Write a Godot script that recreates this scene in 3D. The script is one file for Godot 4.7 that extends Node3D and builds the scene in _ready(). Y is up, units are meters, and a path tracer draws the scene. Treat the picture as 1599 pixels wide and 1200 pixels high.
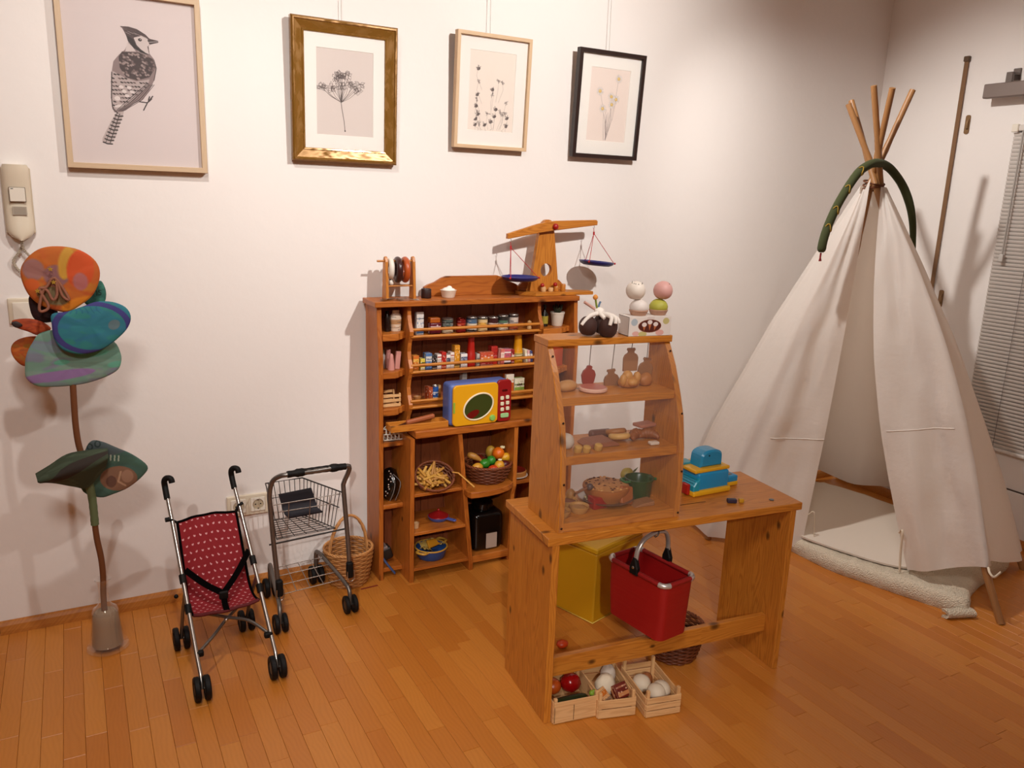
extends Node3D

# ---------------------------------------------------------------- helpers
var OFF := Vector3.ZERO            # subtracted from every vertex: lets a part be written in room coordinates
var XF := Transform3D.IDENTITY     # applied to every vertex before OFF
var SG := 0                        # smoothing group counter
var used := {}
var rng := RandomNumberGenerator.new()
var M := {}

func P(a: Array) -> PackedVector2Array:
	var o := PackedVector2Array()
	for i in range(0, a.size(), 2):
		o.append(Vector2(a[i], a[i + 1]))
	return o

func mb() -> SurfaceTool:
	var st := SurfaceTool.new()
	st.begin(Mesh.PRIMITIVE_TRIANGLES)
	return st

func T(st: SurfaceTool, a: Vector3, b: Vector3, c: Vector3, ua := Vector2.ZERO, ub := Vector2.ZERO, uc := Vector2.ZERO, sg := -1) -> void:
	# a, b, c run counter-clockwise seen from outside
	st.set_smooth_group(sg if sg >= 0 else 4294967295)
	st.set_uv(ua); st.add_vertex(XF * a - OFF)
	st.set_uv(uc); st.add_vertex(XF * c - OFF)
	st.set_uv(ub); st.add_vertex(XF * b - OFF)

func Q(st: SurfaceTool, a: Vector3, b: Vector3, c: Vector3, d: Vector3, ua := Vector2.ZERO, ub := Vector2.ZERO, uc := Vector2.ZERO, ud := Vector2.ZERO, sg := -1) -> void:
	T(st, a, b, c, ua, ub, uc, sg)
	T(st, a, c, d, ua, uc, ud, sg)

func wuv(p: Vector3, ax: int, o: Vector2) -> Vector2:
	# wood coordinates: u along the grain, v across it
	if ax == 0: return Vector2(p.x, (p.y + p.z) * 3.0) + o
	if ax == 1: return Vector2(p.y, (p.x + p.z) * 3.0) + o
	return Vector2(p.z, (p.x + p.y) * 3.0) + o

func box(st: SurfaceTool, c: Vector3, s: Vector3, bev := 0.0015, ax := -1) -> void:
	# bevelled box; uv in metres with u along axis ax (default the longest)
	if ax < 0:
		ax = 0 if s.x >= s.y and s.x >= s.z else (1 if s.y >= s.z else 2)
	var h := s * 0.5
	bev = minf(bev, minf(h.x, minf(h.y, h.z)) * 0.8)
	var o := Vector2(rng.randf(), rng.randf())
	var q := func(x: int, y: int, z: int, k: int) -> Vector3:
		var v := Vector3(x * h.x, y * h.y, z * h.z)
		for i in 3:
			if i != k:
				v[i] -= signf(v[i]) * bev
		return c + v
	var em := func(a: Vector3, b: Vector3, d: Vector3, e: Vector3, n: Vector3) -> void:
		if (b - a).cross(d - a).dot(n) < 0.0:
			var t := b; b = e; e = t
		Q(st, a, b, d, e, wuv(a, ax, o), wuv(b, ax, o), wuv(d, ax, o), wuv(e, ax, o))
	for k in 3:
		var i := (k + 1) % 3
		var j := (k + 2) % 3
		for sgn in [-1, 1]:
			var n := Vector3.ZERO
			n[k] = sgn
			var vs := []
			for ij in [[-1, -1], [1, -1], [1, 1], [-1, 1]]:
				var t := [0, 0, 0]
				t[k] = sgn; t[i] = ij[0]; t[j] = ij[1]
				vs.append(q.call(t[0], t[1], t[2], k))
			em.call(vs[0], vs[1], vs[2], vs[3], n)
	if bev <= 0.0:
		return
	for k in 3:      # edges along axis k
		var i := (k + 1) % 3
		var j := (k + 2) % 3
		for a in [-1, 1]:
			for b in [-1, 1]:
				var t0 := [0, 0, 0]; var t1 := [0, 0, 0]
				t0[k] = -1; t0[i] = a; t0[j] = b
				t1[k] = 1; t1[i] = a; t1[j] = b
				var n := Vector3.ZERO
				n[i] = a; n[j] = b
				em.call(q.call(t0[0], t0[1], t0[2], i), q.call(t1[0], t1[1], t1[2], i), q.call(t1[0], t1[1], t1[2], j), q.call(t0[0], t0[1], t0[2], j), n)
	for x in [-1, 1]:
		for y in [-1, 1]:
			for z in [-1, 1]:
				var a: Vector3 = q.call(x, y, z, 0)
				var b: Vector3 = q.call(x, y, z, 1)
				var d: Vector3 = q.call(x, y, z, 2)
				if (b - a).cross(d - a).dot(Vector3(x, y, z)) < 0.0:
					T(st, a, d, b, wuv(a, ax, o), wuv(d, ax, o), wuv(b, ax, o))
				else:
					T(st, a, b, d, wuv(a, ax, o), wuv(b, ax, o), wuv(d, ax, o))

func smooth(pts: Array, n := 6, closed := false) -> Array:
	# Catmull-Rom through the points
	var o := []
	var c := pts.size()
	var last := c if closed else c - 1
	for i in last:
		var p0 = pts[(i - 1 + c) % c] if closed or i > 0 else pts[0]
		var p1 = pts[i]
		var p2 = pts[(i + 1) % c]
		var p3 = pts[(i + 2) % c] if closed or i + 2 < c else pts[c - 1]
		for k in n:
			var t := float(k) / n
			o.append(0.5 * ((2.0 * p1) + (p2 - p0) * t + (2.0 * p0 - 5.0 * p1 + 4.0 * p2 - p3) * t * t + (3.0 * p1 - p0 - 3.0 * p2 + p3) * t * t * t))
	if not closed:
		o.append(pts[c - 1])
	return o

func tube(st: SurfaceTool, pts: Array, r, sides := 8, closed := false, caps := true, flat := 1.0) -> void:
	# swept round bar; r a number or one per point; flat squeezes the section along its second axis
	SG += 1
	var n := pts.size()
	var rings := []
	var up := Vector3.UP
	var d0: Vector3 = (pts[1] - pts[0]).normalized()
	if absf(d0.dot(up)) > 0.9:
		up = Vector3.RIGHT
	var nx: Vector3 = up.cross(d0).normalized()
	var len := 0.0
	for i in n:
		var d: Vector3
		if closed:
			d = (pts[(i + 1) % n] - pts[(i - 1 + n) % n]).normalized()
		else:
			d = (pts[mini(i + 1, n - 1)] - pts[maxi(i - 1, 0)]).normalized()
		nx = (nx - d * nx.dot(d)).normalized()
		var ny := d.cross(nx)
		var rr: float = r[i] if r is Array else r
		if i > 0:
			len += (pts[i] - pts[i - 1]).length()
		var ring := []
		for k in sides:
			var a := TAU * k / sides
			ring.append([pts[i] + (nx * cos(a) + ny * sin(a) * flat) * rr, Vector2(len, float(k) / sides)])
		rings.append(ring)
	var m := n if closed else n - 1
	for i in m:
		var A: Array = rings[i]
		var B: Array = rings[(i + 1) % n]
		for k in sides:
			var k2 := (k + 1) % sides
			var off := Vector2(0, 1) if k2 == 0 else Vector2.ZERO
			Q(st, A[k][0], A[k2][0], B[k2][0], B[k][0], A[k][1], A[k2][1] + off, B[k2][1] + off, B[k][1], SG)
	if caps and not closed:
		for k in sides:
			var k2 := (k + 1) % sides
			T(st, pts[0], rings[0][k2][0], rings[0][k][0])
			T(st, pts[n - 1], rings[n - 1][k][0], rings[n - 1][k2][0])

func lathe(st: SurfaceTool, prof: Array, segs := 24, at := Transform3D.IDENTITY, a0 := 0.0, a1 := TAU) -> void:
	# profile of [r, y] from bottom to top on the outside; breaks the smoothing at sharp corners
	SG += 1
	var len := 0.0
	var total := 0.0
	for i in range(1, prof.size()):
		total += Vector2(prof[i][0] - prof[i - 1][0], prof[i][1] - prof[i - 1][1]).length()
	var prev := Vector2.ZERO
	for i in range(prof.size() - 1):
		var e := Vector2(prof[i + 1][0] - prof[i][0], prof[i + 1][1] - prof[i][1])
		if i > 0 and prev.normalized().dot(e.normalized()) < 0.75:
			SG += 1
		prev = e
		var l2 := len + e.length()
		for k in segs:
			var p := a0 + (a1 - a0) * k / segs
			var q := a0 + (a1 - a0) * (k + 1) / segs
			var c0 := Vector3(sin(p), 0, cos(p))
			var c1 := Vector3(sin(q), 0, cos(q))
			var b0: Vector3 = at * (c0 * prof[i][0] + Vector3.UP * prof[i][1])
			var b1: Vector3 = at * (c1 * prof[i][0] + Vector3.UP * prof[i][1])
			var t0: Vector3 = at * (c0 * prof[i + 1][0] + Vector3.UP * prof[i + 1][1])
			var t1: Vector3 = at * (c1 * prof[i + 1][0] + Vector3.UP * prof[i + 1][1])
			var u0 := float(k) / segs
			var u1 := float(k + 1) / segs
			if prof[i][0] > 1e-6:
				T(st, b0, b1, t1, Vector2(u0, 1 - len / total), Vector2(u1, 1 - len / total), Vector2(u1, 1 - l2 / total), SG)
			if prof[i + 1][0] > 1e-6:
				T(st, b0, t1, t0, Vector2(u0, 1 - len / total), Vector2(u1, 1 - l2 / total), Vector2(u0, 1 - l2 / total), SG)
		len = l2

func ball(st: SurfaceTool, c: Vector3, r: Vector3, segs := 16, basis := Basis.IDENTITY) -> void:
	var prof := []
	var n := maxi(5, segs / 2)
	for i in n + 1:
		var a := -PI / 2 + PI * i / n
		prof.append([cos(a), sin(a)])
	lathe(st, prof, segs, Transform3D(basis * Basis.from_scale(r), c))

func lump(st: SurfaceTool, c: Vector3, r: Vector3, amp: float, freq: float, sd: int, segs := 20, basis := Basis.IDENTITY, flatten := -2.0) -> void:
	# ellipsoid with a noisy skin; below «flatten» (in units of r) it is cut flat
	SG += 1
	var nz := FastNoiseLite.new()
	nz.seed = sd
	nz.frequency = freq
	nz.fractal_octaves = 2
	var n := segs / 2
	var pt := func(i: int, k: int) -> Vector3:
		var a := -PI / 2 + PI * i / n
		var b := TAU * (k % segs) / segs
		var v := Vector3(cos(a) * sin(b), sin(a), cos(a) * cos(b))
		if i == 0 or i == n: v = Vector3(0, signf(a), 0)
		var s := v * (1.0 + amp * nz.get_noise_3d(v.x * 50, v.y * 50, v.z * 50))
		s.y = maxf(s.y, flatten)
		return c + basis * (s * r)
	for i in n:
		for k in segs:
			var a: Vector3 = pt.call(i, k)
			var b: Vector3 = pt.call(i, k + 1)
			var d: Vector3 = pt.call(i + 1, k + 1)
			var e: Vector3 = pt.call(i + 1, k)
			var ua := Vector2(float(k) / segs, float(i) / n)
			var ub := Vector2(float(k + 1) / segs, float(i) / n)
			var ud := Vector2(float(k + 1) / segs, float(i + 1) / n)
			var ue := Vector2(float(k) / segs, float(i + 1) / n)
			if i > 0: T(st, a, b, d, ua, ub, ud, SG)
			if i < n - 1: T(st, a, d, e, ua, ud, ue, SG)

func prism(st: SurfaceTool, poly: PackedVector2Array, depth: float, at := Transform3D.IDENTITY, bev := 0.0, ax := 0, hole: PackedVector2Array = PackedVector2Array()) -> void:
	# flat outline in x, y given thickness along z (centred), edges chamfered
	var o := Vector2(rng.randf(), rng.randf())
	if Geometry2D.is_polygon_clockwise(poly):
		poly = poly.duplicate()
		poly.reverse()
	var h := depth * 0.5
	var inner := poly
	if bev > 0.0:
		var off := Geometry2D.offset_polygon(poly, -bev, Geometry2D.JOIN_MITER)
		if off.size() == 1 and off[0].size() == poly.size():
			inner = off[0]
			# start the inset at the corner nearest to the outline's first corner
			var best := 0
			for i in inner.size():
				if inner[i].distance_to(poly[0]) < inner[best].distance_to(poly[0]): best = i
			var turned := PackedVector2Array()
			for i in inner.size(): turned.append(inner[(i + best) % inner.size()])
			inner = turned
			if Geometry2D.is_polygon_clockwise(inner):
				inner.reverse()
		else:
			bev = 0.0
	var u := func(p: Vector2, z: float) -> Vector2:
		return (Vector2(p.x, p.y * 3.0 + z * 3.0) if ax == 0 else Vector2(p.y, p.x * 3.0 + z * 3.0)) + o
	var face := inner
	var tri := PackedInt32Array()
	if hole.size() > 0:
		# bridge the hole into the outline
		var hl := hole.duplicate()
		if not Geometry2D.is_polygon_clockwise(hl): hl.reverse()
		var bi := 0; var bj := 0; var bd := 1e9
		for i in inner.size():
			for j in hl.size():
				var dd := inner[i].distance_to(hl[j])
				if dd < bd: bd = dd; bi = i; bj = j
		face = PackedVector2Array()
		for i in inner.size() + 1: face.append(inner[(bi + i) % inner.size()])
		for j in hl.size() + 1: face.append(hl[(bj + j) % hl.size()])
		for j in hl.size():
			var a := hl[j]; var b := hl[(j + 1) % hl.size()]
			Q(st, at * Vector3(a.x, a.y, -h), at * Vector3(b.x, b.y, -h), at * Vector3(b.x, b.y, h), at * Vector3(a.x, a.y, h), u.call(a, -h), u.call(b, -h), u.call(b, h), u.call(a, h))
	tri = Geometry2D.triangulate_polygon(face)
	for i in range(0, tri.size(), 3):
		var a := face[tri[i]]; var b := face[tri[i + 1]]; var c := face[tri[i + 2]]
		if (b - a).cross(c - a) < 0.0:
			var t := b; b = c; c = t
		T(st, at * Vector3(a.x, a.y, h), at * Vector3(b.x, b.y, h), at * Vector3(c.x, c.y, h), u.call(a, 0.0), u.call(b, 0.0), u.call(c, 0.0))
		T(st, at * Vector3(a.x, a.y, -h), at * Vector3(c.x, c.y, -h), at * Vector3(b.x, b.y, -h), u.call(a, 0.1), u.call(c, 0.1), u.call(b, 0.1))
	var n := poly.size()
	for i in n:
		var a := poly[i]; var b := poly[(i + 1) % n]
		var z := h - bev
		Q(st, at * Vector3(a.x, a.y, -z), at * Vector3(b.x, b.y, -z), at * Vector3(b.x, b.y, z), at * Vector3(a.x, a.y, z), u.call(a, -z), u.call(b, -z), u.call(b, z), u.call(a, z))
		if bev > 0.0:
			var ai := inner[i]; var bi2 := inner[(i + 1) % n]
			Q(st, at * Vector3(a.x, a.y, z), at * Vector3(b.x, b.y, z), at * Vector3(bi2.x, bi2.y, h), at * Vector3(ai.x, ai.y, h), u.call(a, z), u.call(b, z), u.call(bi2, h), u.call(ai, h))
			Q(st, at * Vector3(ai.x, ai.y, -h), at * Vector3(bi2.x, bi2.y, -h), at * Vector3(b.x, b.y, -z), at * Vector3(a.x, a.y, -z), u.call(ai, -h), u.call(bi2, -h), u.call(b, -z), u.call(a, -z))

func circle(r: float, n := 24, c := Vector2.ZERO, ry := -1.0) -> PackedVector2Array:
	var o := PackedVector2Array()
	for i in n:
		o.append(c + Vector2(cos(TAU * i / n) * r, sin(TAU * i / n) * (ry if ry > 0 else r)))
	return o

func rrect(w: float, h: float, r: float, n := 5) -> PackedVector2Array:
	var o := PackedVector2Array()
	for k in 4:
		var c := Vector2((w / 2 - r) * [1, -1, -1, 1][k], (h / 2 - r) * [1, 1, -1, -1][k])
		for i in n + 1:
			var a := PI / 2 * (k + float(i) / n)
			o.append(c + Vector2(cos(a), sin(a)) * r)
	return o

func rbox(st: SurfaceTool, c: Vector3, s: Vector3, r: float, n := 4) -> void:
	# box with rounded edges: a smooth superquadric-like shell from a subdivided cube
	SG += 1
	var h := s * 0.5
	r = minf(r, minf(h.x, minf(h.y, h.z)) * 0.999)
	var steps := []
	for i in n + 1: steps.append(i)
	var pos := func(v: Vector3) -> Vector3:
		# v on the cube [-1,1]^3 with denser samples at the rim
		var p := Vector3(v.x * h.x, v.y * h.y, v.z * h.z)
		var inner := Vector3(clampf(p.x, -h.x + r, h.x - r), clampf(p.y, -h.y + r, h.y - r), clampf(p.z, -h.z + r, h.z - r))
		var d := p - inner
		return c + inner + (d.normalized() * r if d.length() > 1e-7 else Vector3.ZERO)
	for k in 3:
		var i := (k + 1) % 3
		var j := (k + 2) % 3
		var gi := []
		var gj := []
		for t in n + 1:
			var f := tan(PI / 4 * float(t) / n)
			gi.append(-1.0 + r / h[i] * (f)); gj.append(-1.0 + r / h[j] * (f))
		for t in n + 1:
			var f := tan(PI / 4 * (1.0 - float(t) / n))
			gi.append(1.0 - r / h[i] * f); gj.append(1.0 - r / h[j] * f)
		for sgn in [-1, 1]:
			for a in gi.size() - 1:
				for b in gj.size() - 1:
					if absf(gi[a + 1] - gi[a]) < 1e-6 or absf(gj[b + 1] - gj[b]) < 1e-6: continue
					var vs := []
					var us := []
					for ab in [[a, b], [a + 1, b], [a + 1, b + 1], [a, b + 1]]:
						var v := Vector3.ZERO
						v[k] = sgn; v[i] = gi[ab[0]]; v[j] = gj[ab[1]]
						vs.append(pos.call(v))
						us.append(Vector2(v[i] * 0.5 + 0.5, v[j] * 0.5 + 0.5) if k != 1 else Vector2(v[j] * 0.5 + 0.5, v[i] * 0.5 + 0.5))
					if sgn > 0:
						Q(st, vs[0], vs[1], vs[2], vs[3], us[0], us[1], us[2], us[3], SG)
					else:
						Q(st, vs[0], vs[3], vs[2], vs[1], us[0], us[3], us[2], us[1], SG)

func sheet(st: SurfaceTool, g: Array, thick := 0.002, sg := true) -> void:
	# grid of points g[row][col] made into cloth with two faces and closed rims
	SG += 1
	var front := SG
	SG += 1
	var back := SG
	var R := g.size()
	var C: int = g[0].size()
	var nrm := []
	for i in R:
		var row := []
		for j in C:
			var a: Vector3 = g[mini(i + 1, R - 1)][j] - g[maxi(i - 1, 0)][j]
			var b: Vector3 = g[i][mini(j + 1, C - 1)] - g[i][maxi(j - 1, 0)]
			row.append(a.cross(b).normalized() * thick * 0.5)
		nrm.append(row)
	for i in R - 1:
		for j in C - 1:
			var ij := [[i, j], [i + 1, j], [i + 1, j + 1], [i, j + 1]]
			var f := []; var k := []; var u := []
			for q in ij:
				f.append(g[q[0]][q[1]] + nrm[q[0]][q[1]])
				k.append(g[q[0]][q[1]] - nrm[q[0]][q[1]])
				u.append(Vector2(float(q[1]) / (C - 1), float(q[0]) / (R - 1)))
			Q(st, f[0], f[1], f[2], f[3], u[0], u[1], u[2], u[3], front)
			if thick > 0.0: Q(st, k[0], k[3], k[2], k[1], u[0], u[3], u[2], u[1], back)
	if thick <= 0.0: return
	var rim := func(a: Vector3, b: Vector3, na: Vector3, nb: Vector3) -> void:
		Q(st, a - na, b - nb, b + nb, a + na)
	for j in C - 1:
		rim.call(g[0][j], g[0][j + 1], -nrm[0][j], -nrm[0][j + 1])
		rim.call(g[R - 1][j], g[R - 1][j + 1], nrm[R - 1][j], nrm[R - 1][j + 1])
	for i in R - 1:
		rim.call(g[i][0], g[i + 1][0], nrm[i][0], nrm[i + 1][0])
		rim.call(g[i][C - 1], g[i + 1][C - 1], -nrm[i][C - 1], -nrm[i + 1][C - 1])

func ribbon(st: SurfaceTool, pts: Array, side: Vector3, w: float, th := 0.002) -> void:
	var g := []
	for p in pts:
		g.append([p - side * w * 0.5, p, p + side * w * 0.5])
	sheet(st, g, th)

func numbered(called: String) -> String:
	if not used.has(called):
		used[called] = 0
		return called
	used[called] += 1
	return "%s_%03d" % [called, used[called]]

func tag(o: Node3D, label := "", category := "", group := "", kind := "") -> Node3D:
	if label: o.set_meta("label", label)
	if category: o.set_meta("category", category)
	if group: o.set_meta("group", group)
	if kind: o.set_meta("kind", kind)
	return o

func thing(called: String, label: String, category: String, at := Vector3.ZERO, turn := 0.0, group := "") -> Node3D:
	var o := Node3D.new()
	o.name = numbered(called)
	add_child(o)
	o.position = at
	o.rotation.y = turn
	return tag(o, label, category, group)

func put(called: String, st: SurfaceTool, m: Material, parent: Node = null) -> MeshInstance3D:
	st.generate_normals()
	var o := MeshInstance3D.new()
	o.mesh = st.commit()
	o.material_override = m
	if parent == null or parent == self:
		o.name = numbered(called)
		add_child(o)
	else:
		var base := called
		var n := 0
		while parent.has_node(called):
			n += 1
			called = "%s_%03d" % [base, n]
		o.name = called
		parent.add_child(o, true)
	return o

func one(called: String, st: SurfaceTool, m: Material, label: String, category: String, at := Vector3.ZERO, turn := 0.0, group := "") -> MeshInstance3D:
	var o := put(called, st, m)
	o.position = at
	o.rotation.y = turn
	tag(o, label, category, group)
	return o

func struct(called: String, st: SurfaceTool, m: Material, parent: Node = null) -> MeshInstance3D:
	var o := put(called, st, m, parent)
	if parent == null: o.set_meta("kind", "structure")
	return o

func copy(o: Node3D, called: String, at: Vector3, turn: float, label: String) -> Node3D:
	var c: Node3D = o.duplicate()
	c.name = numbered(called)
	add_child(c)
	c.position = at
	c.rotation.y = turn
	c.set_meta("label", label)
	return c

func mat(c: Color, rough := 0.6, metal := 0.0) -> StandardMaterial3D:
	var m := StandardMaterial3D.new()
	m.albedo_color = c
	m.roughness = rough
	m.metallic = metal
	return m

func hexm(h: String, rough := 0.6, metal := 0.0) -> StandardMaterial3D:
	return mat(Color(h), rough, metal)

func texm(t: Texture2D, rough := 0.6) -> StandardMaterial3D:
	var m := mat(Color.WHITE, rough)
	m.albedo_texture = t
	return m

func glass(tint := Color(1, 1, 1, 0.06), rough := 0.02) -> StandardMaterial3D:
	var m := mat(tint, rough)
	m.transparency = BaseMaterial3D.TRANSPARENCY_ALPHA
	return m

func noise_map(freq: float, octaves: int, size := 256, normal := false, strength := 4.0, sd := 1) -> NoiseTexture2D:
	var n := FastNoiseLite.new()
	n.frequency = freq
	n.fractal_octaves = octaves
	n.seed = sd
	var t := NoiseTexture2D.new()
	t.width = size
	t.height = size
	t.seamless = true
	t.noise = n
	t.as_normal_map = normal
	t.bump_strength = strength
	return t

func wood(base: Color, dark: Color, lam: int, sd: int, knots: int, w := 768, h := 256, contrast := 1.0) -> ImageTexture:
	# pine board of glued strips: u runs along the grain (1 m), v across
	var im := Image.create(w, h, false, Image.FORMAT_RGB8)
	var nz := FastNoiseLite.new()
	nz.seed = sd
	nz.frequency = 1.0
	nz.fractal_octaves = 3
	var r := RandomNumberGenerator.new()
	r.seed = sd
	var tones := []
	var offs := []
	for i in lam:
		tones.append(r.randf_range(-0.22, 0.22))
		offs.append(r.randf_range(0, 50))
	var kn := []
	for i in knots:
		kn.append([r.randf_range(0.04, 0.96), r.randf_range(0.05, 0.95), r.randf_range(0.006, 0.013)])
	for y in h:
		var v := float(y) / h
		var li := mini(int(v * lam), lam - 1)
		var vl := v * lam - li
		for x in w:
			var u := float(x) / w
			var o: float = offs[li]
			var warp := 0.0
			var kd := 0.0
			for k in kn:
				var du: float = (u - k[0])
				var dv: float = (v - k[1]) * 0.33
				var d: float = sqrt(du * du * 0.35 + dv * dv)
				if d < k[2] * 6.0:
					warp += k[2] * 22.0 * exp(-d * d / (k[2] * k[2] * 5.0)) * signf(dv)
					kd = maxf(kd, clampf(1.4 - d / k[2] * 1.3, 0.0, 1.0))
			var ring := vl * 7.0 / lam * 4.0 + o + warp + nz.get_noise_2d(u * 2.2 + o, vl * 1.3) * 2.6
			var g := 0.5 + 0.5 * sin(ring * TAU)
			g = pow(g, 2.2) * 0.75
			g += (nz.get_noise_2d(u * 16.0, v * 150.0 + o) * 0.5) * 0.5
			var c := base.lerp(dark, clampf(g * 0.55 * contrast + tones[li] * contrast + 0.1, 0.0, 1.0))
			c = c.lerp(dark.darkened(0.5), kd * 0.85)
			im.set_pixel(x, y, c)
	im.generate_mipmaps()
	return ImageTexture.create_from_image(im)

# ---- painting flat print (pictures, labels)
func canvas(w: int, h: int, c: Color) -> Image:
	var im := Image.create(w, h, false, Image.FORMAT_RGB8)
	im.fill(c)
	return im

func c_poly(im: Image, p: PackedVector2Array, c: Color) -> void:
	var lo := 1e9
	var hi := -1e9
	for q in p:
		lo = minf(lo, q.y); hi = maxf(hi, q.y)
	for y in range(maxi(0, int(lo)), mini(im.get_height() - 1, int(hi)) + 1):
		var xs := []
		for i in p.size():
			var a := p[i]; var b := p[(i + 1) % p.size()]
			if (a.y <= y + 0.5) != (b.y <= y + 0.5):
				xs.append(a.x + (y + 0.5 - a.y) / (b.y - a.y) * (b.x - a.x))
		xs.sort()
		for i in range(0, xs.size() - 1, 2):
			var x0 := int(round(xs[i])); var x1 := int(round(xs[i + 1]))
			if x1 > x0: im.fill_rect(Rect2i(x0, y, x1 - x0, 1), c)

func c_ell(im: Image, o: Vector2, rx: float, ry: float, c: Color, rot := 0.0) -> void:
	var p := PackedVector2Array()
	for i in 24:
		p.append(o + Vector2(cos(TAU * i / 24) * rx, sin(TAU * i / 24) * ry).rotated(rot))
	c_poly(im, p, c)

func c_line(im: Image, pts: Array, w: float, c: Color) -> void:
	for i in pts.size() - 1:
		var a: Vector2 = pts[i]; var b: Vector2 = pts[i + 1]
		var n := (b - a).orthogonal().normalized() * w * 0.5
		c_poly(im, PackedVector2Array([a + n, b + n, b - n, a - n]), c)
		if w > 2.0: c_ell(im, b, w * 0.5, w * 0.5, c)

func tex(im: Image) -> ImageTexture:
	im.generate_mipmaps()
	return ImageTexture.create_from_image(im)

func picture_quad(st: SurfaceTool, w: float, h: float, z: float) -> void:
	Q(st, Vector3(-w / 2, -h / 2, z), Vector3(w / 2, -h / 2, z), Vector3(w / 2, h / 2, z), Vector3(-w / 2, h / 2, z), Vector2(0, 1), Vector2(1, 1), Vector2(1, 0), Vector2(0, 0))

# ---------------------------------------------------------------- scene
const TA := 0.10036            # the toy counter stands turned by this angle
const T0 := Vector3(1.104, 0, 1.226)

func tl(x: float, y: float, z: float) -> Vector3:      # counter coordinates to the room
	return T0 + Vector3(x * cos(TA) - z * sin(TA), y, x * sin(TA) + z * cos(TA))

func spot(at: Vector3, to: Vector3, energy: float, cone: float, soft: float, blend: float, col: Color, label: String) -> void:
	var o := thing("unseen_ceiling_spotlight", label, "spotlight", Vector3(at.x, 2.86, at.z), 0.0, "")  # fitting out of view above the camera's frame
	var body := mb()
	lathe(body, [[0.0, -0.004], [0.05, -0.004], [0.05, 0.04], [0.0, 0.04]], 20)
	put("ceiling_plate", body, M.white_paint, o)
	var d := (to - at).normalized()
	var b := Basis.looking_at(d, Vector3.RIGHT) * Basis(Vector3.RIGHT, -PI / 2)
	var c := at - Vector3(at.x, 2.86, at.z)
	var can := mb()
	lathe(can, [[0.0, -0.1], [0.035, -0.1], [0.04, -0.09], [0.04, 0.0], [0.034, 0.0], [0.034, -0.012], [0.0, -0.012]], 20, Transform3D(b, c))
	tube(can, [Vector3(0, -0.004, 0), c - d * 0.06], 0.008, 8)
	put("lamp_housing", can, M.white_paint, o)
	var g := mb()
	lathe(g, [[0.0, -0.008], [0.033, -0.008], [0.033, -0.003], [0.0, -0.003]], 20, Transform3D(b, c))
	var gm := mat(Color(1, 0.9, 0.75), 0.4)
	gm.emission_enabled = true
	gm.emission = Color(1, 0.85, 0.65)
	gm.emission_energy_multiplier = 4.0
	put("lamp_lens", g, gm, o)
	var l := SpotLight3D.new()
	l.name = "unseen_spot_light"
	add_child(l, true)
	l.look_at_from_position(at + d * 0.012, to, Vector3.RIGHT)
	l.light_color = col
	l.light_energy = energy
	l.spot_angle = cone
	l.spot_angle_attenuation = blend
	l.spot_range = 9.0
	l.spot_attenuation = 2.0
	l.light_size = soft
	l.shadow_enabled = true

func _ready() -> void:
	rng.seed = 7
	# camera
	var cam := Camera3D.new()
	cam.name = "camera"
	add_child(cam)
	cam.transform = Transform3D(Basis(Vector3(0.87871731, 0.03543673, 0.47602535), Vector3(0.07858472, 0.97289428, -0.21748829), Vector3(-0.47082941, 0.22851904, 0.85211426)), Vector3(0, 1.5, 2.94633807))
	cam.fov = rad_to_deg(2.0 * atan(600.0 / 1250.0))
	cam.near = 0.02
	cam.far = 60.0
	cam.current = true
	# environment: a closed room at night, lit by ceiling lamps out of view
	var env := Environment.new()
	env.background_mode = Environment.BG_COLOR
	env.background_color = Color(0.02, 0.025, 0.04)
	env.tonemap_mode = Environment.TONE_MAPPER_LINEAR
	env.tonemap_exposure = 0.95
	env.sdfgi_enabled = true
	env.ssao_enabled = true
	env.ssil_enabled = true
	var we := WorldEnvironment.new()
	we.name = "environment"
	we.environment = env
	add_child(we)
	materials()
	lights()
	room()
	floor_planks()
	window_and_blind()
	pictures()
	kitchen_shelf()
	counter()
	display_case()
	shelf_goods()
	bakery_goods()
	under_counter()
	wall_devices()
	paper_flower()
	doll_stroller()
	shopping_cart()
	tent()

func panel(at: Vector3, size: Vector2, energy: float, col: Color, label: String) -> void:
	var o := thing("unseen_ceiling_panel", label, "ceiling lamp", at)  # lamp out of view overhead
	var st := mb()
	box(st, Vector3(0, 0.02, 0), Vector3(size.x + 0.03, 0.04, size.y + 0.03), 0.003)
	put("lamp_frame", st, M.white_paint, o)
	st = mb(); box(st, Vector3(0, -0.003, 0), Vector3(size.x, 0.006, size.y), 0.0)
	var gm := mat(Color(1, 0.95, 0.88), 0.5)
	gm.emission_enabled = true
	gm.emission = Color(1, 0.93, 0.85)
	gm.emission_energy_multiplier = 2.0
	put("lamp_diffuser", st, gm, o)
	var l := AreaLight3D.new()
	l.name = "unseen_panel_light"
	add_child(l, true)
	l.look_at_from_position(at + Vector3(0, -0.012, 0), at + Vector3(0, -1, 0), Vector3.RIGHT)
	l.area_size = size
	l.light_color = col
	l.light_energy = energy
	l.area_range = 10.0
	l.area_attenuation = 2.0
	l.shadow_enabled = true

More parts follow.
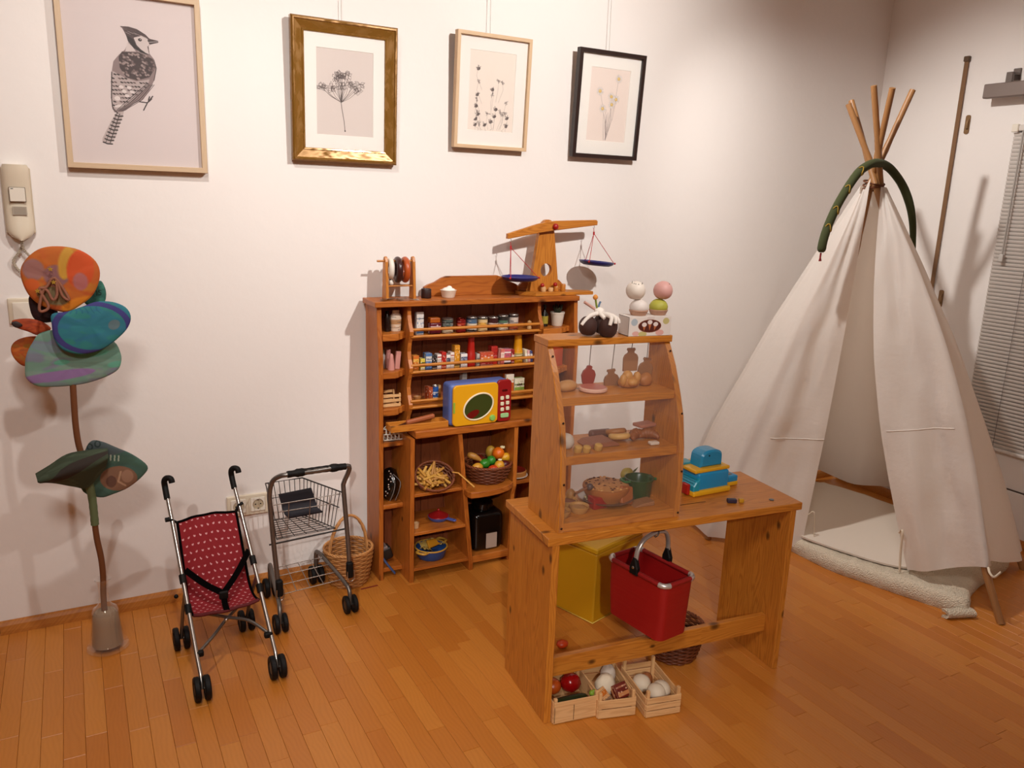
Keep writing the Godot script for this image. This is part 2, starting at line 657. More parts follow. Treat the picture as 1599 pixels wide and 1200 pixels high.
func lights() -> void:
	var warm := Color(1.0, 0.985, 0.965)
	spot(Vector3(1.78, 2.74, 2.3), Vector3(1.42, 1.8, 0.0), 6.2, 40.0, 0.04, 1.0, warm, "unseen white ceiling spotlight aimed at the wall above the toy shelf")  # out of view, placed to brighten the upper wall and its pictures
	spot(Vector3(0.15, 2.74, 1.35), Vector3(0.1, 0.9, 0.0), 1.6, 50.0, 0.035, 0.9, warm, "unseen white ceiling spotlight aimed at the paper flower")  # out of view, placed to throw the flower's shadows down the wall
	spot(Vector3(1.9, 2.74, 0.56), Vector3(3.5, 1.0, 0.75), 2.9, 42.0, 0.035, 0.8, warm, "unseen white ceiling spotlight aimed at the white tent")  # out of view, placed to light the tent from its upper left
	spot(Vector3(-0.9, 2.74, 5.0), Vector3(1.15, 0.35, 1.1), 9.0, 13.0, 0.05, 0.9, warm, "unseen white ceiling spotlight far back aimed at the counter's left side")  # out of view, placed to light the left faces of the counter legs
	panel(Vector3(-0.35, 2.86, 3.1), Vector2(0.6, 0.6), 5.0, warm, "unseen square white ceiling lamp panel over the room's open floor")  # out of view, placed for soft light over the whole room

func materials() -> void:
	M.white_paint = hexm("ece9e4", 0.5)
	var wall := hexm("efe8e3", 0.85)
	wall.normal_enabled = true
	wall.normal_texture = noise_map(0.03, 4, 512, true, 3.0, 3)
	wall.normal_scale = 0.1
	wall.uv1_triplanar = true
	wall.uv1_world_triplanar = true
	wall.uv1_scale = Vector3(1.2, 1.2, 1.2)
	M.wall = wall
	M.unseen_dark_wall = hexm("8f7f70", 0.9)  # unseen walls, darkened to weaken bounced light
	M.ceiling = hexm("efeae4", 0.9)
	M.pine = texm(wood(Color("bb6d28"), Color("8a430f"), 4, 11, 7), 0.42)
	M.pine_light = texm(wood(Color("d28832"), Color("a05a18"), 4, 23, 6), 0.4)
	M.pine_back = texm(wood(Color("8e4a24"), Color("6a3013"), 8, 31, 3), 0.55)
	M.crate = texm(wood(Color("dcae78"), Color("b98450"), 3, 41, 1, 384, 128), 0.65)
	M.skirting = texm(wood(Color("c07a34"), Color("96541e"), 2, 51, 0, 384, 128, 0.7), 0.35)
	M.floor = []
	for i in 6:
		M.floor.append(texm(wood(Color("cb8235").lerp(Color("bf732a"), i / 5.0), Color("af6720").lerp(Color("a55c1a"), i / 5.0), 1, 61 + i, 0, 384, 96, 0.5), 0.33))
	M.metal = hexm("b9b4ae", 0.28, 1.0)
	M.metal_grey = hexm("77716c", 0.35, 0.8)
	M.black = hexm("0d0a09", 0.6)
	M.black.metallic_specular = 0.35
	M.webbing = hexm("0b0808", 0.95)
	M.webbing.metallic_specular = 0.1
	M.black_gloss = hexm("0c0908", 0.15)
	M.red = hexm("a3140c", 0.4)
	M.white_plastic = hexm("e8dfd0", 0.4)
	M.cream = hexm("ddcfb8", 0.4)
	M.wire = hexm("1c1816", 0.45)
	M.glass = glass(Color(1, 1, 1, 0.02))
	M.paper = hexm("f2ede6", 0.8)
	M.screw = hexm("3a2416", 0.4, 0.6)
	M.acrylic = glass(Color(1, 1, 1, 0.015), 0.02)
	M.wicker_dark = hexm("6a3418", 0.5)
	M.wicker_red = hexm("7c3f20", 0.5)
	M.wicker = hexm("b47a42", 0.55)
	M.wicker_light = hexm("c48a50", 0.55)
	M.cord = hexm("6e5a48", 0.8)

func room() -> void:
	var st := mb()
	var wb := func(s: SurfaceTool, a: Vector3, b: Vector3) -> void:
		box(s, (a + b) / 2, b - a, 0.0)
	# back wall: ends at the door opening on the left
	wb.call(st, Vector3(-0.31, 0, -0.2), Vector3(3.95, 2.9, 0))
	wb.call(st, Vector3(-3.2, 0, -0.2), Vector3(-1.25, 2.9, 0))
	wb.call(st, Vector3(-1.25, 2.1, -0.2), Vector3(-0.31, 2.9, 0))
	struct("wall_back", st, M.wall)
	st = mb()   # right wall with the window opening behind the blind
	var X := 3.75
	wb.call(st, Vector3(X, 0, 0), Vector3(X + 0.2, 0.44, 5.4))
	wb.call(st, Vector3(X, 1.86, 0), Vector3(X + 0.2, 2.9, 5.4))
	wb.call(st, Vector3(X, 0.44, 0), Vector3(X + 0.2, 1.86, 0.74))
	wb.call(st, Vector3(X, 0.44, 1.84), Vector3(X + 0.2, 1.86, 5.4))
	struct("wall_right", st, M.wall)
	st = mb(); wb.call(st, Vector3(-3.4, 0, -0.2), Vector3(-3.2, 2.9, 5.4)); struct("wall_left_unseen", st, M.unseen_dark_wall)  # out of view, dark so little light bounces back
	st = mb(); wb.call(st, Vector3(-3.4, 0, 5.4), Vector3(3.95, 2.9, 5.6)); struct("wall_front_unseen", st, M.unseen_dark_wall)  # behind the camera, dark to keep the lower room dim
	st = mb(); wb.call(st, Vector3(-3.4, 2.9, -0.2), Vector3(3.95, 3.1, 5.6)); struct("ceiling", st, M.ceiling)
	# door in the opening at the far left
	var d := Node3D.new()
	d.name = "door_1"
	add_child(d)
	d.position = Vector3(-0.78, 0, -0.14)
	d.set_meta("kind", "structure")
	OFF = d.position
	st = mb(); box(st, Vector3(-0.78, 1.04, -0.15), Vector3(0.86, 2.06, 0.04), 0.004); put("door_leaf", st, hexm("cfc4b8", 0.5), d)
	st = mb()
	box(st, Vector3(-0.33, 1.04, -0.13), Vector3(0.04, 2.08, 0.12), 0.004)
	box(st, Vector3(-1.23, 1.04, -0.13), Vector3(0.04, 2.08, 0.12), 0.004)
	box(st, Vector3(-0.78, 2.08, -0.13), Vector3(0.86, 0.04, 0.12), 0.004)
	put("door_frame", st, hexm("b3a698", 0.5), d)
	st = mb(); tube(st, [Vector3(-1.12, 1.05, -0.13), Vector3(-1.12, 1.05, -0.08), Vector3(-1.0, 1.05, -0.08)], 0.01, 8); put("door_handle", st, M.metal, d)
	OFF = Vector3.ZERO
	# skirting boards: a rounded moulding
	var prof := PackedVector2Array([Vector2(0, 0), Vector2(0.02, 0), Vector2(0.02, 0.012), Vector2(0.016, 0.03), Vector2(0.011, 0.04), Vector2(0.004, 0.043), Vector2(0, 0.043)])
	st = mb()
	prism(st, prof, 4.05, Transform3D(Basis(Vector3(0, 0, 1), Vector3(0, 1, 0), Vector3(-1, 0, 0)), Vector3(1.715, 0, 0)), 0.0, 0)
	struct("baseboard_back", st, M.skirting)
	st = mb()
	prism(st, prof, 5.3, Transform3D(Basis(Vector3(-1, 0, 0), Vector3(0, 1, 0), Vector3(0, 0, -1)), Vector3(X, 0, 2.7)), 0.0, 0)
	struct("baseboard_right", st, M.skirting)
	# panel joint low on the right wall
	st = mb()
	box(st, Vector3(X - 0.004, 0.13, 3.15), Vector3(0.012, 0.24, 4.4), 0.003)
	struct("trim_1", st, M.wall)
	st = mb()
	box(st, Vector3(X - 0.002, 0.253, 3.15), Vector3(0.008, 0.006, 4.4), 0.001)
	struct("trim_2", st, hexm("4a3b30", 0.6))

func floor_planks() -> void:
	var f := Node3D.new()
	f.name = "floor"
	f.set_meta("kind", "structure")
	add_child(f)
	var st := mb()
	box(st, Vector3(0.275, -0.06, 2.6), Vector3(7.35, 0.09, 6.0), 0.0)
	put("subfloor", st, hexm("4a2410", 0.8), f)
	var W := 0.0537
	# corners of the part of the floor the photograph shows
	var view := P([-0.40, -0.02, -0.40, 0.66, 0.93, 1.46, 2.24, 2.12, 3.72, 1.2, 3.72, 0.0])
	var rest := mb()
	var n := 0
	var k0 := -55
	for k in range(k0, 75):
		var x := -0.232 + k * W
		if x < -3.2 or x + W > 3.75: continue
		var z := -0.0 - fmod(absf(k) * 0.1371, 0.36)
		while z < 5.4:
			var L := [0.30, 0.34, 0.42, 0.46][rng.randi() % 4] as float
			var z1 := minf(z + L, 5.4)
			var z0 := maxf(z, 0.0)
			if z1 - z0 > 0.02:
				var c := Vector3(x + W / 2, -0.0075 + rng.randf_range(-0.0004, 0.0), (z0 + z1) / 2)
				var s := Vector3(W - 0.0006, 0.015, z1 - z0 - 0.0008)
				var seen := Geometry2D.is_point_in_polygon(Vector2(c.x, c.z), view)
				if not seen:
					for q in [Vector2(c.x, z0), Vector2(c.x, z1)]:
						if Geometry2D.is_point_in_polygon(q, view): seen = true
				if seen and n < 296:
					var s2 := mb()
					OFF = c
					box(s2, c, s, 0.0007, 2)
					OFF = Vector3.ZERO
					var o := put("plank", s2, M.floor[rng.randi() % 6], f)
					o.position = c
					n += 1
				else:
					box(rest, c, s, 0.0007, 2)
			z = z1
	var r := put("planks_beyond", rest, M.floor[2], f)
	r.set_meta("kind", "stuff")
	print("planks ", n)

func window_and_blind() -> void:
	var w := Node3D.new()
	w.name = "window_1"
	w.set_meta("kind", "structure")
	add_child(w)
	w.position = Vector3(3.86, 0.44, 1.29)
	OFF = w.position
	var st := mb()
	box(st, Vector3(3.86, 0.46, 1.29), Vector3(0.06, 0.05, 1.09), 0.004)
	box(st, Vector3(3.86, 1.83, 1.29), Vector3(0.06, 0.05, 1.09), 0.004)
	box(st, Vector3(3.86, 1.15, 0.765), Vector3(0.06, 1.33, 0.05), 0.004)
	box(st, Vector3(3.86, 1.15, 1.815), Vector3(0.06, 1.33, 0.05), 0.004)
	put("window_frame", st, M.white_paint, w)
	st = mb(); box(st, Vector3(3.86, 1.15, 1.29), Vector3(0.006, 1.33, 1.0), 0.0); put("pane", st, M.glass, w)
	OFF = Vector3.ZERO
	# venetian blind in front of it
	var b := thing("venetian_blind", "silver grey venetian blind closed over the window beside the tent", "blind", Vector3(3.725, 0.42, 1.29))
	OFF = b.position
	var slat := mb()
	var sx := mb()
	OFF = Vector3.ZERO
	var g := []
	for i in 5:
		var t := -1.0 + 0.5 * i
		g.append([Vector3(0.003 * t * t - 0.006 * t, 0.0105 * t, -0.555), Vector3(0.003 * t * t - 0.006 * t, 0.0105 * t, 0.555)])
	sheet(slat, g, 0.0006)
	slat.generate_normals()
	var sm := slat.commit()
	var mt := hexm("d5cdc6", 0.45)
	var N := 82
	for i in N:
		var o := MeshInstance3D.new()
		o.mesh = sm
		o.material_override = mt
		o.name = "slat" if i == 0 else "slat_%03d" % i
		b.add_child(o, true)
		o.position = Vector3(0, 0.025 + i * 0.01725, 0)
	st = mb(); box(st, Vector3(0, 0.008, 0), Vector3(0.02, 0.016, 1.11), 0.004); put("bottom_rail", st, mt, b)
	st = mb(); box(st, Vector3(0, 0.025 + N * 0.01725 + 0.012, 0), Vector3(0.03, 0.026, 1.11), 0.003); put("head_rail", st, mt, b)
	st = mb(); box(st, Vector3(-0.012, 0.025 + N * 0.01725 + 0.012, -0.545), Vector3(0.018, 0.034, 0.03), 0.003); put("end_bracket", st, M.white_plastic, b)
	for z in [-0.40, 0.0, 0.40]:
		st = mb(); tube(st, [Vector3(-0.011, 0.01, z), Vector3(-0.011, 1.45, z)], 0.0012, 6); put("ladder_cord", st, hexm("6b625c", 0.8), b)
	st = mb(); tube(st, [Vector3(-0.02, 0.9, -0.505), Vector3(-0.02, 1.44, -0.505)], 0.004, 8); put("tilt_wand", st, hexm("a9a39c", 0.3), b)
	st = mb(); rbox(st, Vector3(-0.021, 0.885, -0.505), Vector3(0.016, 0.034, 0.02), 0.004); put("wand_grip", st, hexm("c5c0ba", 0.4), b)

func frame(called: String, label: String, cx: float, cy: float, w: float, h: float, z0: float, z1: float, fw: float, fd: float, m: Material, mat_in: Vector2, art: ImageTexture, art_size: Vector2, stepped := false) -> Node3D:
	# hangs from its wire and leans a little forward at the top: z0 is the back at the bottom, z1 at the top
	var o := thing(called, label, "picture", Vector3(cx, cy, (z0 + z1) / 2))
	o.rotation.x = atan2(z1 - z0, h)
	var prof := [[0.0, 0.0], [0.0, fd], [fw, fd], [fw, 0.0]]
	if stepped:
		prof = [[0.0, 0.0], [0.0, fd * 0.8], [fw * 0.12, fd], [fw * 0.22, fd], [fw * 0.28, fd * 0.86], [fw * 0.82, fd * 0.62], [fw * 0.86, fd * 0.7], [fw * 0.97, fd * 0.66], [fw, fd * 0.55], [fw, 0.0]]
	else:
		prof = [[0.0, 0.0], [0.0, fd - 0.001], [0.001, fd], [fw - 0.001, fd], [fw, fd - 0.001], [fw, 0.0]]
	# four mitred rails
	var cs := [Vector2(-1, -1), Vector2(1, -1), Vector2(1, 1), Vector2(-1, 1)]
	for k in 4:
		var st := mb()
		var a: Vector2 = cs[k]; var b: Vector2 = cs[(k + 1) % 4]
		for i in prof.size() - 1:
			var p := func(c: Vector2, q: Array) -> Vector3:
				return Vector3(c.x * (w / 2 - q[0]), c.y * (h / 2 - q[0]), q[1])
			var f0: float = float(k) * 1.3
			var l := w if k % 2 == 0 else h
			Q(st, p.call(a, prof[i]), p.call(b, prof[i]), p.call(b, prof[i + 1]), p.call(a, prof[i + 1]), Vector2(f0, prof[i][0] * 3), Vector2(f0 + l, prof[i][0] * 3), Vector2(f0 + l, prof[i + 1][0] * 3), Vector2(f0, prof[i + 1][0] * 3))
		put("frame_rail", st, m, o)
	var st := mb()
	box(st, Vector3(0, 0, 0.003), Vector3(w - 0.004, h - 0.004, 0.006), 0.0)
	put("backing", st, hexm("6b5136", 0.8), o)
	var iw := w - 2 * fw
	var ih := h - 2 * fw
	if art_size.x < iw - 0.02:
		# passe-partout with a bevelled window
		st = mb()
		var zz := fd * 0.5
		var out := [Vector2(-iw, -ih) / 2, Vector2(iw, -ih) / 2, Vector2(iw, ih) / 2, Vector2(-iw, ih) / 2]
		var inn := [Vector2(-art_size.x, -art_size.y) / 2, Vector2(art_size.x, -art_size.y) / 2, Vector2(art_size.x, art_size.y) / 2, Vector2(-art_size.x, art_size.y) / 2]
		for k in 4:
			var a: Vector2 = out[k]; var b: Vector2 = out[(k + 1) % 4]
			var c: Vector2 = inn[(k + 1) % 4] + mat_in; var d: Vector2 = inn[k] + mat_in
			Q(st, Vector3(a.x, a.y, zz), Vector3(b.x, b.y, zz), Vector3(c.x, c.y, zz), Vector3(d.x, d.y, zz))
			Q(st, Vector3(d.x, d.y, zz), Vector3(c.x, c.y, zz), Vector3(c.x, c.y, zz) * Vector3(0.995, 0.995, 1) - Vector3(0, 0, 0.002), Vector3(d.x, d.y, zz) * Vector3(0.995, 0.995, 1) - Vector3(0, 0, 0.002))
		put("passe_partout", st, M.paper, o)
	st = mb()
	XF = Transform3D(Basis.IDENTITY, Vector3(mat_in.x, mat_in.y, 0))
	picture_quad(st, art_size.x, art_size.y, fd * 0.5 - 0.002)
	XF = Transform3D.IDENTITY
	put("drawing", st, texm(art, 0.75), o)
	st = mb()
	box(st, Vector3(0, 0, fd * 0.5 + 0.003), Vector3(iw, ih, 0.002), 0.0)
	put("glazing", st, M.glass, o)
	return o

func hang(o: Node3D, dx: float, y0: float) -> void:
	var st := mb()
	OFF = o.position
	XF = Transform3D.IDENTITY
	tube(st, [Vector3(o.position.x + dx, y0, o.position.z + 0.004), Vector3(o.position.x + dx, 2.88, 0.012)], 0.0008, 5)
	OFF = Vector3.ZERO
	var w := put("hanging_wire", st, hexm("8d8279", 0.4, 0.6), o)
	w.transform = Transform3D(o.basis.inverse(), Vector3.ZERO)

func pts(a: Array, w: float, h: float) -> PackedVector2Array:
	var o := P(a)
	for i in o.size(): o[i] = o[i] * Vector2(w, h)
	return o

func pictures() -> void:
	# jay drawing
	var w := 560
	var h := 745
	var im := canvas(w, h, Color("d9cbc8"))
	var r := RandomNumberGenerator.new()
	r.seed = 5
	var dk := Color("201416")
	var md := Color("5a4848")
	var lt := Color("cfc0bc")
	c_poly(im, pts([0.350,0.685,0.305,0.738,0.268,0.791,0.231,0.845,0.225,0.873,0.283,0.881,0.327,0.840,0.358,0.774,0.397,0.701,0.407,0.675], w, h), Color("b9a8a4"))
	for i in 9:   # tail bars
		var t := i / 8.0
		var a := Vector2(lerpf(0.335, 0.232, t), lerpf(0.70, 0.868, t))
		var b := Vector2(lerpf(0.395, 0.30, t), lerpf(0.705, 0.878, t))
		c_line(im, [a * Vector2(w, h), (a + b) / 2 * Vector2(w, h) + Vector2(0, 4), b * Vector2(w, h)], 6.0, dk)
	c_line(im, [Vector2(0.375, 0.69) * Vector2(w, h), Vector2(0.285, 0.87) * Vector2(w, h)], 3.0, dk)
	c_line(im, [Vector2(0.352, 0.69) * Vector2(w, h), Vector2(0.252, 0.87) * Vector2(w, h)], 2.0, dk)
	c_poly(im, pts([0.476,0.261,0.448,0.307,0.398,0.342,0.354,0.383,0.336,0.446,0.323,0.547,0.317,0.649,0.334,0.686,0.374,0.683,0.424,0.668,0.484,0.626,0.561,0.595,0.615,0.534,0.657,0.473,0.679,0.395,0.664,0.346,0.633,0.316,0.552,0.311], w, h), Color("8a7674"))
	c_poly(im, pts([0.423,0.321,0.552,0.317,0.655,0.346,0.673,0.396,0.622,0.457,0.521,0.483,0.442,0.470,0.399,0.416,0.396,0.354], w, h), Color("3a2a2b"))
	for i in 90:   # scale feathers on the mantle
		var p := Vector2(r.randf_range(0.40, 0.67), r.randf_range(0.325, 0.475))
		if Geometry2D.is_point_in_polygon(p, P([0.423,0.321,0.552,0.317,0.655,0.346,0.673,0.396,0.622,0.457,0.521,0.483,0.442,0.470,0.399,0.416,0.396,0.354])):
			c_ell(im, p * Vector2(w, h), 6.0, 4.5, Color("98847f") if r.randf() < 0.6 else Color("6e5a58"), 0.6)
	var wing := P([0.341,0.439,0.441,0.476,0.521,0.489,0.621,0.470,0.600,0.516,0.514,0.573,0.426,0.642,0.350,0.678,0.322,0.642])
	c_poly(im, pts([0.341,0.439,0.441,0.476,0.521,0.489,0.621,0.470,0.600,0.516,0.514,0.573,0.426,0.642,0.350,0.678,0.322,0.642], w, h), Color("b5a4a0"))
	for i in 9:   # barred wing feathers
		for j in 12:
			var p := Vector2(0.335 + j * 0.024 + (i % 2) * 0.008, 0.46 + i * 0.023 - j * 0.001)
			if Geometry2D.is_point_in_polygon(p, wing) and (i * 7 + j * 5) % 6 != 0:
				c_ell(im, p * Vector2(w, h), 7.0, 3.2, dk if (i + j) % 3 else md, 0.3)
	for i in 5:
		c_ell(im, Vector2(0.40 + i * 0.02, 0.53 + 0.025 * (i % 3)) * Vector2(w, h), 10.0, 7.0, Color("dccfcb"), 0.2)
	c_ell(im, Vector2(0.365, 0.60) * Vector2(w, h), 13.0, 10.0, Color("dccfcb"))
	c_ell(im, Vector2(0.375, 0.645) * Vector2(w, h), 22.0, 6.0, Color("dccfcb"), -0.2)
	for i in 6:   # long flight feathers along the right edge
		c_line(im, [Vector2(0.655 - i * 0.012, 0.50) * Vector2(w, h), Vector2(0.55 - i * 0.02, 0.60) * Vector2(w, h), Vector2(0.40 - i * 0.01, 0.675) * Vector2(w, h)], 2.5, dk if i % 2 else md)
	c_line(im, [Vector2(0.336, 0.446) * Vector2(w, h), Vector2(0.320, 0.60) * Vector2(w, h), Vector2(0.325, 0.665) * Vector2(w, h), Vector2(0.36, 0.69) * Vector2(w, h)], 4.0, dk)
	c_line(im, [Vector2(0.664, 0.35) * Vector2(w, h), Vector2(0.679, 0.40) * Vector2(w, h), Vector2(0.655, 0.475) * Vector2(w, h)], 3.0, dk)
	c_poly(im, pts([0.421,0.174,0.484,0.171,0.548,0.180,0.610,0.206,0.641,0.228,0.706,0.235,0.708,0.245,0.646,0.261,0.629,0.273,0.633,0.323,0.569,0.309,0.522,0.288,0.477,0.255,0.464,0.225,0.443,0.190], w, h), Color("4a3838"))
	for i in 26:   # crest streaks
		var t := r.randf()
		var a := Vector2(lerpf(0.43, 0.60, t), lerpf(0.176, 0.212, t) + r.randf_range(0, 0.03))
		c_line(im, [a * Vector2(w, h), (a + Vector2(0.045, 0.012)) * Vector2(w, h)], 2.0, dk if i % 2 else Color("9d8a86"))
	c_poly(im, pts([0.519,0.232,0.577,0.217,0.624,0.229,0.646,0.261,0.620,0.276,0.630,0.321,0.582,0.308,0.539,0.274], w, h), lt)
	c_poly(im, pts([0.464,0.219,0.510,0.239,0.539,0.283,0.629,0.326,0.568,0.315,0.514,0.293,0.474,0.255], w, h), dk)
	c_poly(im, pts([0.470,0.262,0.505,0.285,0.53,0.312,0.45,0.318,0.455,0.30], w, h), lt)
	c_poly(im, pts([0.623,0.238,0.705,0.236,0.708,0.245,0.638,0.262], w, h), Color("2e2022"))
	c_line(im, [Vector2(0.625, 0.25) * Vector2(w, h), Vector2(0.705, 0.240) * Vector2(w, h)], 2.0, lt)
	c_ell(im, Vector2(0.566, 0.241) * Vector2(w, h), 8.0, 6.5, dk)
	c_ell(im, Vector2(0.569, 0.239) * Vector2(w, h), 2.0, 2.0, lt)
	for a in [[0.527,0.610,0.592,0.613,0.637,0.571], [0.592,0.613,0.627,0.588], [0.592,0.613,0.559,0.660], [0.60,0.60,0.612,0.575]]:
		c_line(im, Array(pts(a, w, h)), 5.0, Color("2e2022"))
	var o := frame("framed_picture", "large pale wood framed drawing of a crested jay", 0.2165, 1.8055, 0.41, 0.535, 0.006, 0.006, 0.0165, 0.026, texm(wood(Color("cdb190"), Color("b79877"), 1, 71, 0, 256, 64, 0.5), 0.5), Vector2.ZERO, tex(im), Vector2(0.377, 0.502))
	hang(o, 0.0, 2.07)
	# flower umbel in the gold frame
	im = canvas(400, 600, Color("dacdc6"))
	var ink := Color("3c2e2c")
	r.seed = 12
	c_line(im, [Vector2(170, 360), Vector2(178, 420), Vector2(192, 500), Vector2(198, 570)], 4.0, ink)
	c_ell(im, Vector2(198, 565), 5, 6, ink)
	for i in 22:
		var a := r.randf_range(-PI * 0.98, 0.0)
		var q := Vector2(185, 270) + Vector2(cos(a) * r.randf_range(40, 165), sin(a) * r.randf_range(20, 125) + 10)
		c_line(im, [Vector2(172, 365), (Vector2(172, 365) + q) / 2 + Vector2(r.randf_range(-12, 12), 10), q], 2.0, ink)
		for k in 5:
			var an := r.randf() * TAU
			var e := q + Vector2(cos(an), sin(an)) * r.randf_range(24, 40)
			var nn := (e - q).orthogonal().normalized() * r.randf_range(9, 15)
			var mid := (q + e) / 2
			c_line(im, [q, mid + nn, e, mid - nn, q], 2.2, ink if r.randf() < 0.7 else Color("6a5a57"))
		c_ell(im, q, 3.5, 3.5, Color("4d3e3c"))
	var gold := mat(Color("8c6228"), 0.5, 0.3)
	gold.roughness_texture = noise_map(0.05, 3, 256, false, 1.0, 9)
	o = frame("framed_picture", "gold framed line drawing of a flower umbel on one stem", 0.897, 1.833, 0.381, 0.473, 0.005, 0.017, 0.046, 0.03, gold, Vector2(0.0, 0.0), tex(im), Vector2(0.205, 0.288), true)
	o.get_node("drawing").position = Vector3.ZERO
	hang(o, -0.008, 2.06)
	# field flowers in the pale wood frame
	im = canvas(400, 600, Color("f0e2d6"))
	r.seed = 33
	for i in 26:
		var q := Vector2(r.randf_range(60, 350), 560 - absf(r.randfn(0, 150)))
		if i < 3: q = [Vector2(75, 130), Vector2(255, 215), Vector2(205, 275)][i]
		c_line(im, [q, q + Vector2(r.randf_range(-15, 15), 60), Vector2(lerpf(q.x, 200, 0.3), minf(q.y + 160, 590))], 1.3, Color("857670"))
		for k in 7:
			var an := r.randf() * TAU
			var e := q + Vector2(cos(an), sin(an)) * r.randf_range(12, 26)
			c_line(im, [q, (q + e) / 2 + Vector2(4, -4), e, (q + e) / 2 - Vector2(4, -4), q], 1.9, Color("6a5c57"))
		if i % 2 == 0:
			c_ell(im, q + Vector2(4, 6), 10, 14, Color("4a3c3a"), r.randf())
			c_ell(im, q + Vector2(-6, 10), 7, 9, Color("6a5a56"), r.randf())
	o = frame("framed_picture", "pale wood framed drawing of many small field flowers", 1.475, 1.885, 0.318, 0.418, 0.012, 0.032, 0.0135, 0.026, texm(wood(Color("d8b893"), Color("c2a078"), 1, 72, 0, 256, 64, 0.5), 0.5), Vector2(-0.001, 0.003), tex(im), Vector2(0.196, 0.29))
	hang(o, -0.012, 2.09)
	# daisies in the black frame
	im = canvas(400, 600, Color("ecdcd2"))
	r.seed = 41
	var heads := [Vector2(285, 75), Vector2(105, 190), Vector2(225, 225), Vector2(275, 245), Vector2(145, 330), Vector2(235, 290)]
	for q in heads:
		c_line(im, [q, lerp(q, Vector2(205, 580), 0.4) + Vector2(12, 0), Vector2(190 + (q.x - 200) * 0.15, 590)], 1.6, Color("54464a"))
	for q in heads:
		for k in 16:
			var an := TAU * k / 16 + r.randf_range(-0.1, 0.1)
			var d := Vector2(cos(an), sin(an))
			c_ell(im, q + d * 24, 12, 4.0, Color("f7efe9"), an)
			c_line(im, [q + d * 12, q + d * 36], 2.0, Color("54464a"))
		c_ell(im, q, 15, 13, Color("d8b258"))
		c_ell(im, q + Vector2(-3, -3), 7, 6, Color("e8cf86"))
	for i in 8:
		var a := Vector2(r.randf_range(150, 240), r.randf_range(330, 500))
		c_line(im, [Vector2(200, 580), a, a + Vector2(r.randf_range(-20, 20), -40)], 1.5, Color("54464a"))
	o = frame("framed_picture", "black framed drawing of daisies with yellow centres", 2.018, 1.881, 0.330, 0.424, 0.012, 0.036, 0.0165, 0.026, hexm("2b1a16", 0.35), Vector2(0.001, 0.002), tex(im), Vector2(0.196, 0.288))
	hang(o, -0.006, 2.085)

func scallop(w: float, d: float, rise: float) -> PackedVector2Array:
	# small shelf seen from above: straight at the left and back, its front edge drawn back in steps towards the right
	return PackedVector2Array([Vector2(0, 0), Vector2(0, d), Vector2(w * 0.45, d), Vector2(w * 0.6, d * 0.96), Vector2(w * 0.72, d * 0.84), Vector2(w * 0.82, d * 0.80), Vector2(w * 0.9, d * 0.70), Vector2(w, d * 0.66), Vector2(w, 0)])

func flatx(at: Vector3) -> Transform3D:      # outline x, y becomes x, z; thickness runs up
	return Transform3D(Basis(Vector3(1, 0, 0), Vector3(0, 0, 1), Vector3(0, -1, 0)), at)

func sidex(at: Vector3) -> Transform3D:      # outline x, y becomes z, y; thickness runs along x
	return Transform3D(Basis(Vector3(0, 0, 1), Vector3(0, 1, 0), Vector3(-1, 0, 0)), at)

